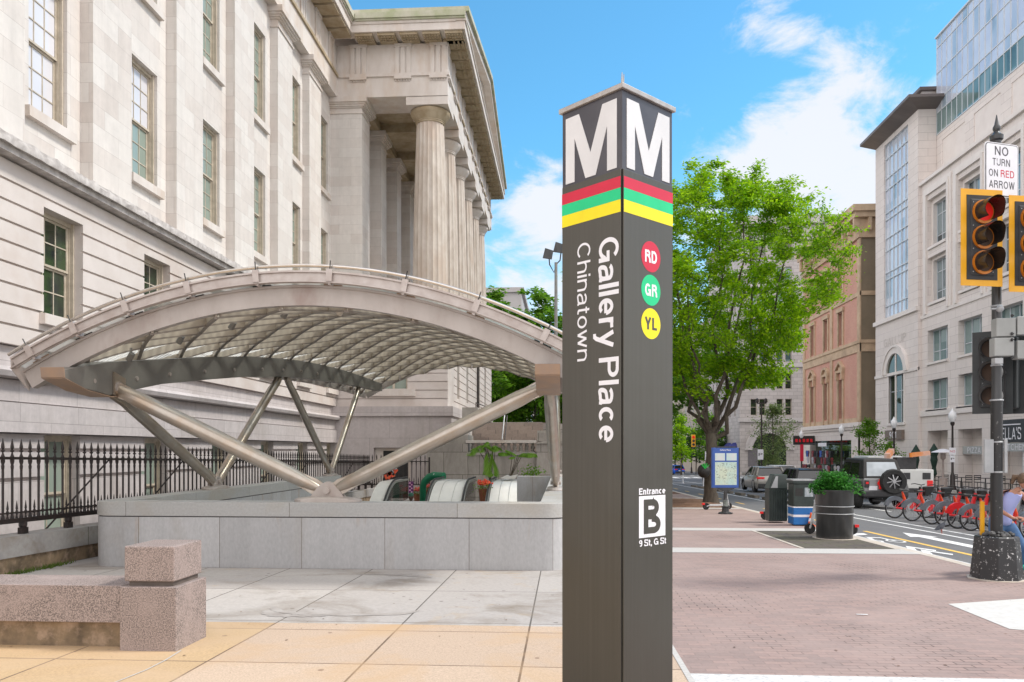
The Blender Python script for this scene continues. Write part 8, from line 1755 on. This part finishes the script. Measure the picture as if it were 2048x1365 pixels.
# man in green coming up the escalator
px_, Yg = 822, 25.2; hp = W_(px_, 994, Yg); t = thing('person', 'man in green shirt and dark green cap riding up the first escalator', 'person', (hp.x, Yg, hp.z-1.6)); c = Vector(hp)
Q = lambda a, b, z: (c.x+a, c.y+b, c.z+z)
J = dict(pelvis=Q(0,.02,-.72), waist=Q(0,.02,-.55), chest=Q(0,0,-.32), nk=Q(0,0,-.17), ne=Q(0,0,-.12), sl=Q(-.19,0,-.24), el=Q(-.26,-.05,-.50), wl=Q(-.16,-.22,-.55), sr=Q(.19,0,-.24), er=Q(.27,-.08,-.48), wr=Q(.16,-.24,-.42), h1=Q(-.09,0,-.78), k1=Q(-.10,-.06,-1.15), a1=Q(-.10,0,-1.52), h2=Q(.09,0,-.78), k2=Q(.10,-.06,-1.15), a2=Q(.10,0,-1.52))
E = [('pelvis','waist'),('waist','chest'),('chest','nk'),('nk','ne'),('chest','sl'),('sl','el'),('el','wl'),('chest','sr'),('sr','er'),('er','wr'),('pelvis','h1'),('h1','k1'),('k1','a1'),('pelvis','h2'),('h2','k2'),('k2','a2')]
Rr = dict(pelvis=.15, waist=.14, chest=(.16,.12), nk=.07, ne=.055, sl=.065, el=.045, wl=.033, sr=.065, er=.045, wr=.033, h1=.09, k1=.06, a1=.045, h2=.09, k2=.06, a2=.045)
body = limb_body('body', J, E, Rr, skin_d, t)
q = MB(); q.loft([[Q(r*math.cos(a), r*math.sin(a)*1.1, z) for a in [2*PI*k/14 for k in range(14)]] for z, r in ((-.13,.03),(-.10,.055),(-.04,.072),(.02,.078),(.07,.074),(.10,.05),(.115,.01))]); q.build('head', skin_d, body, smooth=True)
q = MB(); q.prism([Q(-.008,-.085,.0), Q(.008,-.085,.0), Q(.016,-.09,-.035), Q(-.016,-.09,-.035)], (0,-.02,0)); q.sphere(Q(-.08,0,-.01), .02, 6, 4, (.5,1,1.4)); q.sphere(Q(.08,0,-.01), .02, 6, 4, (.5,1,1.4)); q.build('face_features', skin_d, body)
q = MB(); q.bar(Q(-.025,-.088,-.065), Q(.025,-.088,-.065), .01, .012); q.sphere(Q(-.03,-.078,.012), .011, 6, 4); q.sphere(Q(.03,-.078,.012), .011, 6, 4); q.build('eyes_and_mouth', black_seam, body)
q = MB(); q.lathe([(.088,.03),(.09,.06),(.075,.10),(.03,.13),(.005,.135)], c, 14); q.add([Q(-.06,-.08,.035),Q(.06,-.08,.035),Q(.045,-.15,.025),Q(-.045,-.15,.025)], [(0,1,2,3)]); q.build('cap', noisy('cap_green', (.02,.09,.06), (.03,.12,.08)), t, smooth=True)
gsh = noisy('shirt_green', (.01,.28,.16), (.015,.34,.20), scale=5, rough=.8); J2 = {k: J[k] for k in ('pelvis','waist','chest','sl','sr')}; J2['ml'] = Q(-.24,-.02,-.38); J2['mr'] = Q(.245,-.03,-.37); J2['n2'] = Q(0,0,-.19)
limb_body('shirt', J2, [('pelvis','waist'),('waist','chest'),('chest','sl'),('sl','ml'),('chest','sr'),('sr','mr'),('chest','n2')], dict(pelvis=.165, waist=.16, chest=(.18,.14), sl=.085, ml=.07, sr=.085, mr=.07, n2=.07), gsh, t)
J3 = {k: J[k] for k in ('pelvis','h1','k1','a1','h2','k2','a2')}; limb_body('trousers', J3, [('pelvis','h1'),('h1','k1'),('k1','a1'),('pelvis','h2'),('h2','k2'),('k2','a2')], dict(pelvis=.16,h1=.105,k1=.08,a1=.07,h2=.105,k2=.08,a2=.07), trim_black, t)
# pigeon on the bike lane
p = G(1882, 1068, .1); t = thing('pigeon', 'grey pigeon walking on the bike lane near the docked bicycles', 'pigeon', tuple(p)); pg = noisy('pigeon_grey', (.14,.15,.17), (.06,.06,.08), scale=25, rough=.6)
T_ = lambda x, z, r: [(p.x+x*.55, p.y+r*math.cos(a)-x*.6, p.z+z*1.15+x*.25+r*1.2*math.sin(a)) for a in [2*PI*k/12 for k in range(12)]]
q = MB(); q.loft([T_(-.19,.12,.008), T_(-.15,.125,.025), T_(-.10,.14,.045), T_(-.03,.155,.062), T_(.04,.165,.062), T_(.085,.185,.05), T_(.105,.215,.033), T_(.115,.245,.026), T_(.125,.268,.028), T_(.145,.278,.02), T_(.165,.27,.006)]); q.build('body', pg, t, smooth=True)
q = MB()
for s_ in (-.022, .022): q.path([(p.x+.01, p.y+s_, p.z+.11), (p.x+.015, p.y+s_, p.z+.04), (p.x+.02, p.y+s_, p.z+.003)], [.012,.006,.005], n=6); q.box(p.x, p.x+.045, p.y+s_-.01, p.y+s_+.01, p.z, p.z+.006)
q.build('legs', noisy('pigeon_leg', (.35,.10,.08), (.3,.08,.07)), t); q = MB(); q.tube((p.x+.085,p.y-.09,p.z+.355), (p.x+.10,p.y-.11,p.z+.345), .006, .002, 6); q.build('beak', trim_black, t)
# ------------------------------------------------------------------ café terrace across the street
umb = noisy('umbrella_green', (.012,.035,.025), (.02,.05,.035), scale=4, rough=.8)
for k, (px, Y, z0, h, lb) in enumerate(((1868, 56.5, .1, 2.6, 'folded dark green parasol standing left of the nearest far lamp post'), (1832, 60, .2, 2.5, 'folded green parasol tip behind the utility truck'))):
    X = XP(px, Y); t = thing('folded_parasol', lb, 'parasol', (X, Y, gz(Y)), 'folded parasols of the cafe'); q = MB(); q.lathe([(.06,.75),(.20,.95),(.13,1.4),(.24,1.9),(.20,2.15),(.33,2.5),(.02,3.05)], (X,Y,gz(Y)), 10); q.build('canopy', umb, t); q = MB(); q.lathe([(.25,0),(.25,.05),(.03,.07),(.03,.8)], (X,Y,gz(Y)), 10); q.build('pole', trim_black, t)
X = XP(1886, 54.5); t = thing('patio_heater', 'patio heater with white disc top on the cafe terrace', 'patio heater', (X, 54.5, gz(54.5))); q = MB(); q.lathe([(.72,2.40),(.66,2.45),(.2,2.62),(.02,2.64)], (X,54.5,gz(54.5)), 20); q.build('disc', vinyl_white, t, smooth=True); q = MB(); q.lathe([(.26,0),(.26,.7),(.08,.75),(.06,1.9),(.16,2.0),(.16,2.35)], (X,54.5,gz(54.5)), 12); q.build('stand', noisy('heater_metal', (.42,.36,.33), (.35,.28,.25)), t)
ch = proto('cafe_chair', 'black cafe chair on the terrace', 'chair', 'cafe chairs'); q = MB(); q.box(-.22,.22,-.22,.22,.43,.47); q.build('seat', dark_rubber, ch); q = MB()
for z in (.6,.72,.84): q.box(-.22,.22,.2,.23,z,z+.06)
q.build('backrest', dark_rubber, ch)
for sx in (-.2,.2):
    for sy in (-.2,.21): q = MB(); q.tube((sx,sy,0),(sx,sy,.9 if sy > 0 else .45),.018,n=5); q.build('leg', dark_rubber, ch)
tb = proto('cafe_table', 'black cafe table on the terrace', 'table', 'cafe tables'); q = MB(); q.tube((0,0,.72),(0,0,.75),.42,n=18); q.build('tabletop', dark_rubber, tb); q = MB(); q.tube((0,0,0),(0,0,.72),.035); q.lathe([(.26,0),(.26,.03),(.05,.05)], (0,0,0), 12); q.build('pedestal', dark_rubber, tb)
pc = []; nc = nt2 = 0
for i, (Y, nm) in enumerate(((57.8,'farthest'), (54.6,'second farthest'), (51.6,'second nearest'), (48.8,'nearest'))):
    c = tb if i == 0 else copy_tree(tb); SERIES.append((c, ((26.3, Y, gz(Y)+.02), 0, nm+' black round cafe table along the office building')))
    for dy, rz, sd_ in ((-.75, 180, 'near'), (.75, 0, 'far')): c = ch if nc == 0 else copy_tree(ch); nc += 1; SERIES.append((c, ((26.3, Y+dy, gz(Y)+.02), R(rz), f'black cafe chair on the {sd_} side of the {nm} round cafe table')))
flush()
print('done')
